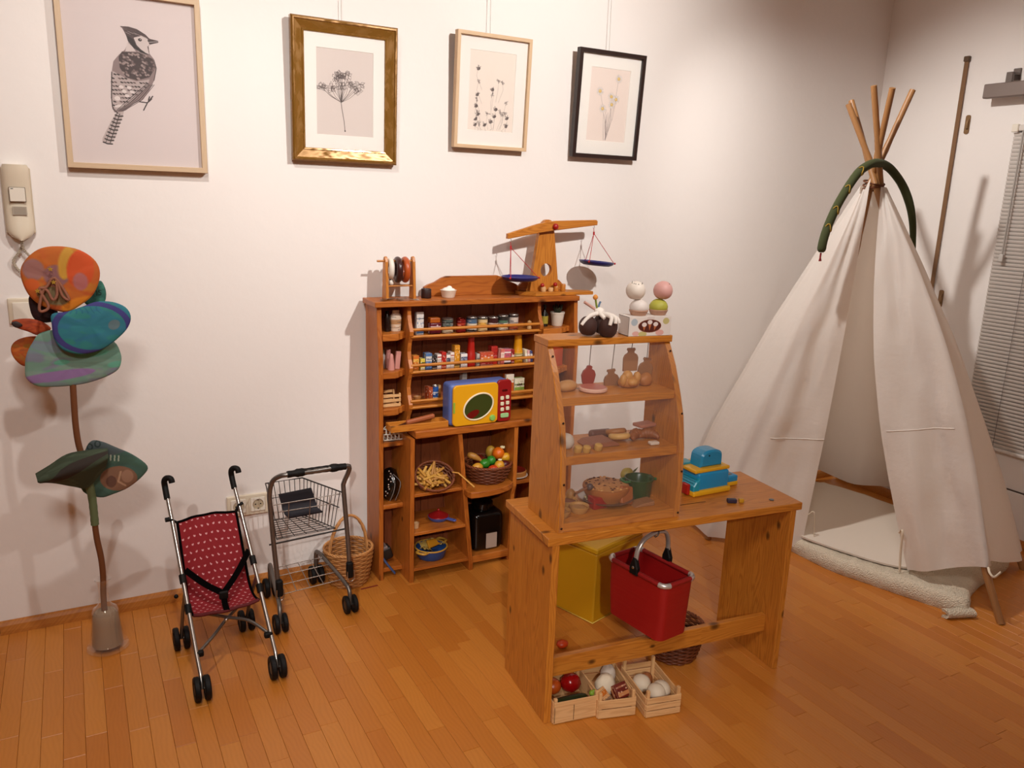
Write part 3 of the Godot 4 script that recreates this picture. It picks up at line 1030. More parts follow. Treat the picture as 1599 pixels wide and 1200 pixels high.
func kitchen_shelf() -> void:
	var s := thing("toy_shelf", "brown pine toy shop shelf unit with rails and cubbies against the wall", "shelf", Vector3(1.4, 0, 0.1))
	OFF = s.position
	var st := mb()
	# outer sides: front edge softly stepped
	for x in [0.977, 1.838]:
		st = mb()
		prism(st, P([0.021, 0.0, 0.169, 0.0, 0.169, 0.9, 0.160, 0.96, 0.152, 1.02, 0.148, 1.086, 0.021, 1.086]), 0.018, sidex(Vector3(x, 0, 0)), 0.0015, 1)
		put("side_panel", st, M.pine, s)
	st = mb(); box(st, Vector3(1.4, 1.096, 0.093), Vector3(0.888, 0.02, 0.146), 0.002, 0); put("top_board", st, M.pine, s)
	# crown board on top at the back
	st = mb()
	var crown := P([1.20, 1.106, 1.20, 1.142, 1.215, 1.150, 1.245, 1.160, 1.275, 1.177, 1.295, 1.183, 1.52, 1.183, 1.54, 1.177, 1.57, 1.160, 1.60, 1.150, 1.615, 1.142, 1.615, 1.106])
	prism(st, crown, 0.018, Transform3D(Basis.IDENTITY, Vector3(0, 0, 0.032)), 0.0015, 0)
	put("crown_board", st, M.pine, s)
	# back of vertical boards
	for i in 8:
		var w := 0.843 / 8
		st = mb(); box(st, Vector3(0.986 + w * (i + 0.5), 0.556, 0.0275), Vector3(w - 0.0015, 1.06, 0.008), 0.002, 1); put("back_board", st, M.pine_back, s)
	# upper dividers with bowed front edges
	var bow := P([0.032, 0.62, 0.125, 0.62, 0.138, 0.655, 0.158, 0.69, 0.160, 0.705, 0.142, 0.74, 0.136, 0.77, 0.142, 0.80, 0.160, 0.835, 0.162, 0.85, 0.146, 0.88, 0.138, 0.91, 0.144, 0.945, 0.162, 0.975, 0.164, 0.99, 0.146, 1.02, 0.137, 1.05, 0.135, 1.086, 0.032, 1.086])
	for x in [1.1, 1.668]:
		st = mb(); prism(st, bow, 0.016, sidex(Vector3(x, 0, 0)), 0.001, 1); put("divider", st, M.pine, s)
	# three shelves of the middle hutch, each with two rails
	for y in [0.966, 0.825, 0.698]:
		st = mb(); box(st, Vector3(1.384, y - 0.007, 0.086), Vector3(0.55, 0.014, 0.108), 0.001, 0); put("shelf_board", st, M.pine, s)
	for y in [0.995, 0.968, 0.857, 0.830, 0.716, 0.690]:
		st = mb(); tube(st, [Vector3(1.1, y, 0.153), Vector3(1.668, y, 0.153)], 0.0062, 10); put("rail", st, M.pine_light, s)
	# small shelves left and right of the hutch
	for y in [0.972, 0.828, 0.684]:
		st = mb(); prism(st, scallop(0.105, 0.132, 0), 0.026, flatx(Vector3(0.986, y, 0.032)), 0.002, 0); put("small_shelf", st, M.pine, s)
	for y in [0.962, 0.79]:
		st = mb(); prism(st, scallop(0.152, 0.13, 0), 0.024, flatx(Vector3(1.677, y, 0.032)), 0.002, 0); put("small_shelf", st, M.pine, s)
	for q in [[0.558, 0.165], [0.304, 0.165], [0.036, 0.16]]:
		st = mb(); box(st, Vector3(1.027, q[0], 0.032 + (q[1] - 0.032) / 2), Vector3(0.082, 0.018, q[1] - 0.032), 0.0015, 0); put("small_shelf", st, M.pine, s)
	# worktop and the carcass under it
	st = mb(); box(st, Vector3(1.376, 0.607, 0.138), Vector3(0.578, 0.028, 0.212), 0.003, 0); put("worktop", st, M.pine, s)
	st = mb(); prism(st, P([0.032, 0, 0.236, 0, 0.24, 0.03, 0.24, 0.593, 0.032, 0.593]), 0.018, sidex(Vector3(1.077, 0, 0)), 0.0015, 1); put("divider", st, M.pine, s)
	# leaning divider between the two front bays
	st = mb()
	var lean := atan2(0.062, 0.59)
	var tilt := Transform3D(Basis(Vector3(0, 0, 1), lean), Vector3(1.338, 0, 0)) 
	prism(st, P([0.032, 0.0, 0.232, 0.0, 0.24, 0.03, 0.236, 0.595, 0.032, 0.595]), 0.018, tilt * sidex(Vector3.ZERO), 0.0015, 1)
	put("divider", st, M.pine, s)
	st = mb(); prism(st, P([0.032, 0.0, 0.21, 0.0, 0.225, 0.3, 0.238, 0.34, 0.238, 0.593, 0.032, 0.593]), 0.018, sidex(Vector3(1.526, 0, 0)), 0.0015, 1); put("divider", st, M.pine, s)
	st = mb(); prism(st, P([0.032, 0.0, 0.16, 0.0, 0.16, 0.593, 0.032, 0.593]), 0.018, sidex(Vector3(1.668, 0, 0)), 0.0015, 1); put("divider", st, M.pine, s)
	for q in [[0.362, 0.207], [0.202, 0.222], [0.052, 0.238]]:
		var y: float = q[0]
		st = mb(); box(st, Vector3(1.086 + q[1] / 2, y, 0.134), Vector3(q[1], 0.012, 0.204), 0.001, 0); put("shelf_board", st, M.pine, s)
	# scooped shelf with a bowed front
	st = mb()
	prism(st, P([1.300, 0.032, 1.295, 0.27, 1.302, 0.292, 1.335, 0.297, 1.38, 0.297, 1.43, 0.290, 1.48, 0.272, 1.515, 0.245, 1.516, 0.032]), 0.024, flatx(Vector3(0, 0.350, 0)), 0.002, 0)
	put("bowed_shelf", st, M.pine, s)
	st = mb(); box(st, Vector3(1.434, 0.038, 0.126), Vector3(0.168, 0.03, 0.19), 0.0015, 0); put("shelf_board", st, M.pine, s)
	st = mb(); box(st, Vector3(1.597, 0.322, 0.1), Vector3(0.124, 0.014, 0.13), 0.001, 0); put("shelf_board", st, M.pine, s)
	st = mb(); box(st, Vector3(1.753, 0.5, 0.1), Vector3(0.152, 0.016, 0.13), 0.001, 0); put("shelf_board", st, M.pine, s)
	st = mb(); box(st, Vector3(1.753, 0.25, 0.1), Vector3(0.152, 0.016, 0.13), 0.001, 0); put("shelf_board", st, M.pine, s)
	OFF = Vector3.ZERO

func counter() -> void:
	var t := thing("toy_counter", "low pine shop counter bench with slab legs and a cross rail", "table", T0, -TA)
	var st := mb(); box(st, Vector3(0.432, 0.573, -0.168), Vector3(0.893, 0.024, 0.312), 0.002, 0); put("tabletop", st, M.pine_light, t)
	st = mb(); box(st, Vector3(0.011, 0.2805, -0.165), Vector3(0.022, 0.561, 0.303), 0.0015, 1); put("leg", st, M.pine_light, t)
	st = mb(); box(st, Vector3(0.847, 0.2805, -0.165), Vector3(0.022, 0.561, 0.303), 0.0015, 1); put("leg", st, M.pine_light, t)
	st = mb(); box(st, Vector3(0.429, 0.140, -0.080), Vector3(0.814, 0.062, 0.02), 0.0015, 0); put("cross_rail", st, M.pine_light, t)
	# groove scratched along the top
	st = mb(); box(st, Vector3(0.50, 0.5853, -0.115), Vector3(0.16, 0.001, 0.002), 0.0, 0); put("score_line", st, M.screw, t)

func display_case() -> void:
	var d := thing("display_case", "pine toy bakery display case with curved clear front on the counter", "display case", tl(0.228, 0.585, -0.14), -TA)
	OFF = Vector3(0.228, 0.585, -0.14)
	var side := P([-0.245, 0.585, -0.040, 0.585, -0.038, 0.69, -0.044, 0.80, -0.060, 0.89, -0.083, 0.95, -0.120, 1.03, -0.162, 1.095, -0.245, 1.095])
	var st := mb()
	for x in [0.035, 0.421]:
		st = mb(); prism(st, side, 0.018, sidex(Vector3(x, 0, 0)), 0.001, 1); put("side_panel", st, M.pine_light, d)
	st = mb(); box(st, Vector3(0.228, 1.105, -0.201), Vector3(0.408, 0.02, 0.098), 0.0015, 0); put("top_board", st, M.pine_light, d)
	st = mb(); box(st, Vector3(0.228, 0.950, -0.165), Vector3(0.368, 0.024, 0.15), 0.001, 0); put("shelf_board", st, M.pine_light, d)
	st = mb(); box(st, Vector3(0.228, 0.790, -0.148), Vector3(0.368, 0.026, 0.186), 0.001, 0); put("shelf_board", st, M.pine_light, d)
	st = mb(); box(st, Vector3(0.228, 0.5975, -0.143), Vector3(0.368, 0.025, 0.2), 0.001, 0); put("base_board", st, M.pine_light, d)
	# bent acrylic sheet screwed to the front edges
	var g := []
	var line := smooth([Vector2(-0.036, 0.588), Vector2(-0.034, 0.69), Vector2(-0.040, 0.80), Vector2(-0.056, 0.89), Vector2(-0.079, 0.95), Vector2(-0.116, 1.03), Vector2(-0.155, 1.088)], 5)
	for q in line:
		g.append([Vector3(0.028, q.y, q.x), Vector3(0.228, q.y, q.x), Vector3(0.428, q.y, q.x)])
	st = mb(); sheet(st, g, 0.002); put("clear_front", st, M.acrylic, d)
	for x in [0.035, 0.421]:
		for q in [[0.60, -0.0345], [0.73, -0.0335], [0.90, -0.057], [1.07, -0.142]]:
			st = mb(); ball(st, Vector3(x, q[0], q[1]), Vector3(0.0035, 0.0035, 0.002), 10); put("screw", st, M.screw, d)
	OFF = Vector3.ZERO

func label_tex(bg: Color, bands: Array, sd: int) -> ImageTexture:
	# printed wrapper: bands of [top, height, colour] plus a few strokes of unreadably small print
	var im := canvas(96, 96, bg)
	for b in bands:
		im.fill_rect(Rect2i(0, int(b[0] * 96), 96, int(b[1] * 96)), b[2])
	var r := RandomNumberGenerator.new()
	r.seed = sd
	for i in 7:
		var y := r.randi_range(10, 86)
		var ink := bg.darkened(0.55) if r.randf() < 0.6 else bg.lightened(0.6)
		for k in 4:
			var x := r.randi_range(0, 80)
			im.fill_rect(Rect2i(x, y, r.randi_range(4, 15), 2), ink)
	for i in 4:
		c_ell(im, Vector2(12 + i * 24, r.randi_range(40, 75)), 7, 5, bands[0][2].lightened(0.3) if bands.size() else bg.darkened(0.3))
	return tex(im)

func can(x: float, y: float, z: float, r: float, h: float, t: ImageTexture, label: String, lid := Color("c9c4bd")) -> void:
	var o := thing("toy_can", label, "can", Vector3(x, y, z), 0.0, "toy cans behind the top rail")
	var st := mb()
	lathe(st, [[0.0, 0.001], [r * 0.96, 0.0], [r, 0.002], [r, 0.004]], 24)
	lathe(st, [[r, h - 0.004], [r * 1.0, h - 0.001], [r * 0.96, h], [r * 0.9, h - 0.002], [0.0, h - 0.002]], 24)
	put("rim", st, mat(lid, 0.25, 0.9), o)
	st = mb(); lathe(st, [[r * 0.985, 0.004], [r * 0.985, h - 0.004]], 24); put("printed_label", st, texm(t, 0.35), o)

func carton(x: float, y: float, z: float, w: float, h: float, d: float, t: Material, label: String, group := "", turn := 0.0, called := "toy_carton") -> MeshInstance3D:
	var st := mb()
	rbox(st, Vector3(0, h / 2, 0), Vector3(w, h, d), 0.0012, 2)
	return one(called, st, t, label, "box", Vector3(x, y, z), turn, group)

func bottle(called: String, x: float, y: float, z: float, prof: Array, m: Material, cap: Array, cm: Material, label: String, squash := 1.0) -> Node3D:
	var o := thing(called, label, "bottle", Vector3(x, y, z))
	var st := mb(); lathe(st, prof, 20, Transform3D(Basis.from_scale(Vector3(1, 1, squash)), Vector3.ZERO)); put("body", st, m, o)
	if cap.size():
		st = mb(); lathe(st, cap, 16, Transform3D(Basis.from_scale(Vector3(1, 1, squash)), Vector3.ZERO)); put("cap", st, cm, o)
	return o

func torus(st: SurfaceTool, c: Vector3, R: float, r: float, b := Basis.IDENTITY, n := 28, sides := 10, sy := 1.0) -> void:
	var l := []
	for i in n:
		l.append(c + b * Vector3(cos(TAU * i / n) * R, sin(TAU * i / n) * R * sy, 0))
	tube(st, l, r, sides, true)

func wicker(o: Node3D, r0: float, r1: float, h: float, m: Material, m2: Material, rows: int, stakes: int, thick: float, oval := 1.0, floor_y := 0.0) -> void:
	# woven basket: strands running in and out of upright stakes, a plaited rim and a base
	var st := mb()
	for i in rows:
		var t := (i + 0.5) / rows
		var r := lerpf(r0, r1, sqrt(t))
		var l := []
		var n := stakes * 4
		for k in n:
			var a := TAU * k / n
			var w := sin(a * stakes * 0.5 + PI * (i % 2)) * thick * 0.8
			l.append(Vector3(cos(a) * (r + w), floor_y + t * h, sin(a) * (r + w) * oval))
		tube(st, l, h / rows * 0.52, 5, true, false)
	put("weave", st, m, o).set_meta("kind", "stuff")
	st = mb()
	for k in stakes:
		var a := TAU * k / stakes
		var l := []
		for i in 6:
			var t := i / 5.0
			var r := lerpf(r0, r1, sqrt(t))
			l.append(Vector3(cos(a) * r, floor_y + t * h, sin(a) * r * oval))
		tube(st, l, thick * 0.55, 5)
	put("stakes", st, m2, o)
	st = mb()
	for j in 3:
		var l := []
		for k in 72:
			var a := TAU * k / 72
			var p := a * 14.0 + TAU * j / 3
			l.append(Vector3(cos(a) * (r1 + cos(p) * thick * 0.9), floor_y + h + sin(p) * thick * 0.9, sin(a) * (r1 + cos(p) * thick * 0.9) * oval))
		tube(st, l, thick * 0.85, 6, true)
	put("rim", st, m2, o)
	st = mb(); lathe(st, [[0.0, 0.0], [r0, 0.0], [r0, thick], [0.0, thick]], 24, Transform3D(Basis.from_scale(Vector3(1, 1, oval)), Vector3(0, floor_y, 0))); put("base", st, m, o)

func shelf_goods() -> void:
	var st := mb()
	# ---- balance scale on top
	var s := thing("balance_scale", "wooden toy balance scale with two blue pans on red cords", "scale", Vector3(1.735, 1.1065, 0.09))
	OFF = s.position
	st = mb(); prism(st, P([1.60, 0.045, 1.595, 0.09, 1.645, 0.142, 1.925, 0.142, 1.928, 0.10, 1.83, 0.045]), 0.014, flatx(Vector3(0, 1.1135, 0)), 0.0015, 0); put("base_board", st, M.pine_light, s)
	st = mb(); prism(st, P([1.605, 1.121, 1.605, 1.140, 1.632, 1.163, 1.80, 1.163, 1.826, 1.140, 1.826, 1.121]), 0.014, Transform3D(Basis.IDENTITY, Vector3(0, 0, 0.058)), 0.001, 0); put("back_board", st, M.pine, s)
	var post := P([1.648, 1.121, 1.787, 1.121, 1.752, 1.37])
	for i in 9:
		var a := PI * i / 8
		post.append(Vector2(1.722 + 0.032 * cos(a), 1.378 + 0.034 * sin(a)))
	post.append(Vector2(1.682, 1.36))
	st = mb(); prism(st, post, 0.02, Transform3D(Basis.IDENTITY, Vector3(0, 0, 0.077)), 0.0, 1, circle(0.027, 24, Vector2(1.722, 1.207))); put("post", st, M.pine_light, s)
	st = mb(); prism(st, P([1.525, 1.335, 1.526, 1.354, 1.66, 1.393, 1.70, 1.402, 1.75, 1.408, 1.945, 1.415, 1.952, 1.410, 1.951, 1.394, 1.76, 1.371, 1.69, 1.362, 1.53, 1.334]), 0.018, Transform3D(Basis.IDENTITY, Vector3(0, 0, 0.099)), 0.002, 0); put("beam", st, M.pine_light, s)
	st = mb(); ball(st, Vector3(1.742, 1.385, 0.113), Vector3(0.013, 0.013, 0.011), 14); put("knob", st, M.red, s)
	for q in [[1.543, 1.334, 1.579, 1.180, 0.0], [1.938, 1.393, 1.947, 1.238, -0.075]]:
		var c := Vector3(q[2], q[3], 0.122)
		var b := Basis(Vector3(0, 0, 1), q[4])
		var hk := Vector3(q[0], q[1], 0.1)
		st = mb(); tube(st, [hk, hk + Vector3(0.004, -0.008, 0), hk + Vector3(0, -0.014, 0), hk + Vector3(-0.005, -0.010, 0)], 0.0012, 6); put("hook", st, M.metal, s)
		st = mb(); lathe(st, [[0.0, -0.012], [0.055, -0.011], [0.070, -0.004], [0.0755, 0.006], [0.073, 0.007], [0.066, -0.002], [0.053, -0.008], [0.0, -0.009]], 32, Transform3D(b, c)); put("pan", st, hexm("22266e", 0.35), s)
		st = mb()
		var knot := hk + Vector3(0, -0.034, 0.003)
		for a in [0.5, 2.6, 4.6]:
			tube(st, [hk + Vector3(0, -0.012, 0), knot, c + b * Vector3(cos(a) * 0.072, 0.006, sin(a) * 0.072)], 0.0013, 5)
		tube(st, [knot + Vector3(0, 0.007, 0), knot + Vector3(0, -0.006, 0)], 0.004, 8)
		put("cords", st, hexm("b5232a", 0.8), s)
		st = mb()
		for a in [0.5, 2.6, 4.6]:
			ball(st, c + b * Vector3(cos(a) * 0.077, 0.004, sin(a) * 0.077), Vector3.ONE * 0.0045, 8)
		put("cord_knots", st, hexm("b5232a", 0.8), s)
	OFF = Vector3.ZERO
	for q in [[1.700, 0.020, true, "wooden weight with a red bead, nearest the left of the scale post"], [1.735, 0.016, false, "plain short wooden weight between the two red beaded weights"], [1.762, 0.022, true, "wooden weight with a red bead, right of the plain short one"], [1.795, 0.03, false, "tallest plain wooden weight at the right of the scale base"]]:
		var o := thing("scale_weight", q[3], "weight", Vector3(q[0], 1.121, 0.108), 0.0, "wooden weights on the scale base")
		st = mb(); lathe(st, [[0.0, 0.0], [0.0105, 0.0], [0.011, 0.002], [0.011, q[1] * 0.85], [0.009, q[1]], [0.0, q[1]]], 16); put("body", st, M.crate if q[1] < 0.021 else M.pine_light, o)
		if q[2]:
			st = mb(); ball(st, Vector3(-0.006, q[1] + 0.006, 0), Vector3.ONE * 0.009, 12); put("bead", st, M.red, o)
	# ---- ring rack
	var rk := thing("ring_rack", "small wooden rack with dowels standing on the left end of the shelf", "rack", Vector3(1.075, 1.1065, 0.09))
	for x in [-0.052, 0.056]:
		st = mb()
		prism(st, P([-0.024, 0, 0.024, 0, 0.014, 0.14, 0.008, 0.155, 0.0, 0.159, -0.008, 0.155, -0.014, 0.14]), 0.011, sidex(Vector3(x, 0, 0)), 0.001, 1); put("upright", st, M.pine_light, rk)
	st = mb(); tube(st, [Vector3(-0.085, 0.142, 0), Vector3(0.064, 0.142, 0)], 0.004, 10); put("dowel", st, M.pine_light, rk)
	for q in [[0.05, 0.012], [0.05, -0.012]]:
		st = mb(); tube(st, [Vector3(-0.05, q[0], q[1]), Vector3(0.054, q[0], q[1])], 0.0028, 8); put("dowel", st, M.pine_light, rk)
	var by := Basis(Vector3.UP, PI / 2 - 0.12)
	st = mb(); torus(st, Vector3.ZERO, 0.026, 0.0105, by, 28, 10, 1.15); 
	var o1 := one("ring_sausage", st, hexm("e9dfd2", 0.45), "white ring sausage hanging leftmost on the rack", "sausage", Vector3(1.042, 1.221, 0.09), 0.0, "ring sausages on the rack")
	st = mb(); torus(st, Vector3.ZERO, 0.0005, 0.004, by, 10, 6); put("tie", st, M.black, o1).position = Vector3(0, -0.042, 0)
	st = mb(); lump(st, Vector3(0.004, -0.052, 0), Vector3(0.010, 0.012, 0.010), 0.1, 0.05, 3, 12); put("tied_end", st, hexm("e9dfd2", 0.45), o1)
	st = mb(); torus(st, Vector3.ZERO, 0.037, 0.0122, by, 32, 12); one("ring_sausage", st, hexm("3d1a16", 0.3), "dark brown ring sausage hanging in the middle of the rack", "sausage", Vector3(1.071, 1.216, 0.09), 0.0, "ring sausages on the rack")
	st = mb(); torus(st, Vector3.ZERO, 0.037, 0.0122, by, 32, 12); one("ring_sausage", st, hexm("b5501f", 0.35), "orange brown ring sausage hanging rightmost on the rack", "sausage", Vector3(1.100, 1.216, 0.09), 0.0, "ring sausages on the rack")
	# spoons, dark tub, bowl of cream
	for q in [[1.00, 0.135, 0.4, "silver toy spoon lying nearest the left corner of the shelf top"], [1.06, 0.145, -0.2, "silver toy spoon lying along the front edge below the rack"], [1.03, 0.118, 0.15, "silver toy spoon lying behind the two front spoons"]]:
		var o := thing("toy_spoon", q[3], "spoon", Vector3(q[0], 1.107, q[1]), q[2], "toy spoons on the shelf top")
		st = mb(); lathe(st, [[0.0, 0.001], [0.009, 0.003], [0.0115, 0.0055], [0.0105, 0.0058], [0.0, 0.0025]], 16, Transform3D(Basis.from_scale(Vector3(1.5, 1, 1)), Vector3.ZERO)); put("bowl", st, M.metal, o)
		st = mb(); tube(st, [Vector3(0.015, 0.005, 0), Vector3(0.03, 0.006, 0), Vector3(0.07, 0.0035, 0)], [0.0022, 0.0022, 0.004], 8, false, true, 0.5); put("handle", st, M.metal, o)
	var tb := thing("brown_tub", "small dark brown tub standing beside the crown board", "tub", Vector3(1.187, 1.1065, 0.09))
	st = mb(); lathe(st, [[0.0, 0.0], [0.0185, 0.0], [0.020, 0.003], [0.0195, 0.033], [0.018, 0.036], [0.014, 0.036], [0.013, 0.033], [0.0, 0.033]], 20); put("body", st, hexm("2c1511", 0.5), tb)
	var bw := thing("cream_bowl", "white ramekin heaped with white cream on the shelf top", "bowl", Vector3(1.28, 1.1065, 0.09))
	st = mb(); lathe(st, [[0.0, 0.0], [0.023, 0.0], [0.0255, 0.004], [0.031, 0.027], [0.0325, 0.029], [0.030, 0.029], [0.0285, 0.026], [0.0, 0.024]], 24); put("dish", st, hexm("e6d7c6", 0.35), bw)
	st = mb(); lump(st, Vector3(0, 0.027, 0), Vector3(0.027, 0.012, 0.027), 0.12, 0.03, 5, 20); lump(st, Vector3(0.004, 0.037, 0), Vector3(0.011, 0.008, 0.011), 0.1, 0.03, 6, 12); put("cream", st, hexm("f4ece2", 0.6), bw)
	# ---- top rail: tube, cans
	var y1 := 0.9665
	carton(1.153, y1, 0.105, 0.03, 0.09, 0.02, texm(label_tex(Color("e2dcd6"), [[0.08, 0.2, Color("3d5878")], [0.7, 0.05, Color("5a5a62")]], 1), 0.4), "tall white tube with dark blue print at the left of the top rail", "", 0.05, "toy_tube")
	var jr := thing("toy_jar", "maroon jam jar with an orange lid behind the top rail", "jar", Vector3(1.218, y1, 0.1))
	st = mb(); rbox(st, Vector3(0, 0.023, 0), Vector3(0.048, 0.046, 0.034), 0.007); put("body", st, texm(label_tex(Color("5e1220"), [[0.55, 0.18, Color("c9a8a0")]], 2), 0.3), jr)
	st = mb(); rbox(st, Vector3(-0.002, 0.055, 0), Vector3(0.042, 0.02, 0.032), 0.004); put("lid", st, hexm("b35a16", 0.4), jr)
	can(1.274, y1, 0.1, 0.0225, 0.06, label_tex(Color("c9b494"), [[0.0, 0.5, Color("4e5a55")], [0.2, 0.08, Color("211d1d")], [0.5, 0.1, Color("2a2522")]], 3), "tin can with a green black and cream label, left of a red can")
	can(1.332, y1, 0.1, 0.0195, 0.056, label_tex(Color("7c1310"), [[0.3, 0.08, Color("c2482c")], [0.6, 0.05, Color("3d0a09")]], 4), "small dark red tin can between two larger cans", Color("8e2a20"))
	can(1.379, y1, 0.1, 0.022, 0.062, label_tex(Color("d9c9ae"), [[0.0, 0.1, Color("262b33")], [0.1, 0.32, Color("4b6681")], [0.85, 0.15, Color("3a3230")]], 5), "tin can with a slate blue upper band and cream base")
	can(1.427, y1, 0.1, 0.021, 0.06, label_tex(Color("d8b883"), [[0.0, 0.12, Color("4e4638")], [0.35, 0.3, Color("d9a24a")]], 6), "tin can with a cream and yellow fruit label")
	can(1.474, y1, 0.1, 0.022, 0.058, label_tex(Color("3b1a1c"), [[0.4, 0.25, Color("b79c8d")], [0.75, 0.1, Color("1f0e10")]], 7), "tin can with a dark maroon and grey label")
	can(1.520, y1, 0.1, 0.022, 0.063, label_tex(Color("dccfbc"), [[0.0, 0.3, Color("2e2b28")], [0.3, 0.2, Color("54705a")], [0.7, 0.16, Color("c99f63")]], 8), "tin can with a black top green stripe and white label")
	can(1.568, y1, 0.1, 0.021, 0.066, label_tex(Color("cdbcb0"), [[0.0, 0.15, Color("3a302f")], [0.5, 0.05, Color("4a3c3a")], [0.8, 0.2, Color("a54a26")]], 9), "rightmost tin can with a grey printed label and red foot")
	st = mb(); lathe(st, [[0.0, 0.0], [0.009, 0.0], [0.010, 0.004], [0.007, 0.018], [0.009, 0.026], [0.0085, 0.032], [0.0, 0.036]], 16)
	one("wooden_peg", st, M.crate, "small bare wooden peg figure at the right of the top rail", "peg", Vector3(1.644, y1, 0.1))
	# ---- second rail: cartons, bottles
	var y2 := 0.8255
	var gp := "small cartons behind the second rail"
	for q in [
		[1.137, 0.024, 0.062, "c96a1e", [[0.0, 0.12, "e0a04a"], [0.6, 0.2, "e8b04a"]], "orange carton at the far left of the second rail"],
		[1.165, 0.018, 0.048, "d8c04a", [[0.1, 0.2, "efe6c8"], [0.45, 0.3, "5a5a22"]], "short yellow carton with a green square print"],
		[1.190, 0.026, 0.068, "4a6ea0", [[0.55, 0.3, "c9c4b8"], [0.62, 0.1, "8a8ea0"]], "blue topped carton with a pale lower half"],
		[1.2145, 0.019, 0.057, "1d1414", [[0.1, 0.08, "c9b0a0"]], "black carton with one pale stripe"],
		[1.2345, 0.0175, 0.061, "e8dcd4", [[0.4, 0.3, "b7a79c"], [0.8, 0.08, "a33a2c"]], "narrow white carton beside the black one"],
		[1.254, 0.019, 0.069, "b81d12", [[0.1, 0.1, "d98a6a"], [0.75, 0.1, "8c120b"]], "bright red carton between white cartons"],
		[1.2735, 0.0165, 0.057, "e9dfd6", [[0.5, 0.3, "3a3a52"]], "white carton with a small navy print, left of its taller neighbour"],
		[1.2905, 0.0155, 0.066, "e6d8cd", [[0.5, 0.2, "b89a86"], [0.8, 0.06, "a83a2a"]], "white carton with a faint brown print, left of the yellow box"],
		[1.311, 0.0225, 0.093, "d98f1a", [[0.05, 0.25, "e5b660"], [0.12, 0.1, "5e4412"]], "tall yellow carton standing above its neighbours"],
		[1.342, 0.0275, 0.057, "e4dcd6", [[0.45, 0.35, "4a5270"]], "white carton with a blue print left of the ketchup bottle"],
		[1.4045, 0.012, 0.053, "b9b2aa", [[0.2, 0.5, "6a6258"]], "thin grey carton right of the ketchup bottle"],
		[1.4435, 0.058, 0.056, "c04a2c", [[0.0, 0.12, "d9a090"], [0.12, 0.22, "9c1c14"], [0.5, 0.2, "d97a3a"]], "wide red carton printed with tomatoes"],
		[1.4905, 0.028, 0.074, "b3261a", [[0.2, 0.04, "8c1a12"], [0.5, 0.04, "8c1a12"]], "plain red carton behind the tomato carton"],
		[1.5145, 0.017, 0.066, "cf6a5e", [[0.3, 0.5, "e6c4b4"]], "narrow pink and white carton right of the plain red one"],
		[1.5395, 0.030, 0.064, "c95a6a", [[0.0, 0.15, "3a2022"], [0.15, 0.12, "f0e0e0"], [0.75, 0.1, "eed6d2"]], "pink carton with white stripes, slightly leaning"],
		[1.563, 0.0135, 0.062, "8e1e1c", [[0.1, 0.08, "d9a79a"], [0.5, 0.15, "d8bcae"]], "thin dark red carton left of the mustard bottle"]]:
		var bands := []
		for b in q[4]: bands.append([b[0], b[1], Color(b[2])])
		var deep := 0.032
		carton(q[0], y2, 0.118 - deep / 2 if q[5] != "plain red carton behind the tomato carton" else 0.075, q[1], q[2], deep, texm(label_tex(Color(q[3]), bands, int(q[0] * 1000)), 0.45), q[5], gp, 0.0 if q[5].find("leaning") < 0 else -0.12)
	bottle("sauce_bottle", 1.379, y2, 0.1, [[0.0, 0.0], [0.018, 0.0], [0.0185, 0.004], [0.0185, 0.05], [0.0165, 0.056], [0.0155, 0.07], [0.0125, 0.112]], hexm("b01a0c", 0.35), [[0.0125, 0.108], [0.0138, 0.109], [0.0125, 0.121], [0.0, 0.122]], hexm("c02412", 0.35), "red ketchup squeeze bottle on the second rail")
	var mu := bottle("sauce_bottle", 1.594, y2, 0.1, [[0.0, 0.0], [0.0205, 0.0], [0.021, 0.004], [0.021, 0.05], [0.019, 0.056], [0.0175, 0.075], [0.0145, 0.112]], hexm("d9920f", 0.35), [[0.0145, 0.108], [0.0155, 0.109], [0.0145, 0.121], [0.0, 0.122]], hexm("dc9a1c", 0.35), "yellow mustard squeeze bottle on the second rail")
	st = mb(); lathe(st, [[0.0214, 0.016], [0.0214, 0.046]], 20); put("printed_label", st, texm(label_tex(Color("d9b45a"), [[0.15, 0.35, Color("6a5a2c")], [0.25, 0.15, Color("e8dcae")]], 17), 0.4), mu)
	for i in 3:
		carton(1.632 + i * 0.0125, y2, 0.1, 0.011, 0.058 - i * 0.004, 0.03, texm(label_tex([Color("dccfae"), Color("d8a0a0"), Color("3a3f6e")][i], [[0.5, 0.2, Color("efe6da")]], 20 + i), 0.5), ["cream paper packet leaning right of the mustard bottle", "pink paper packet leaning between cream and dark packets", "dark blue paper packet leaning at the end of the second rail"][i], "leaning packets on the second rail", 0.0, "toy_packet").rotation.z = 0.14
	# ---- third rail
	var y3 := 0.705
	st = mb(); lathe(st, [[0.0, 0.0], [0.012, 0.0], [0.0165, 0.016], [0.0155, 0.0165], [0.011, 0.003], [0.0, 0.003]], 18); one("toy_dish", st, hexm("a8713f", 0.5), "small brown dish at the left of the third rail", "dish", Vector3(1.15, y3, 0.1))
	carton(1.198, y3, 0.1, 0.017, 0.052, 0.036, texm(label_tex(Color("a5441c"), [[0.0, 0.08, Color("d9b090")]], 31), 0.5), "orange red booklet standing left of the blue can", "", 0.15, "toy_book")
	can(1.2225, y3, 0.11, 0.0125, 0.057, label_tex(Color("2456a0"), [[0.42, 0.12, Color("d8dce8")], [0.85, 0.15, Color("c9c4bd")]], 32), "slim blue drink can on the third rail")
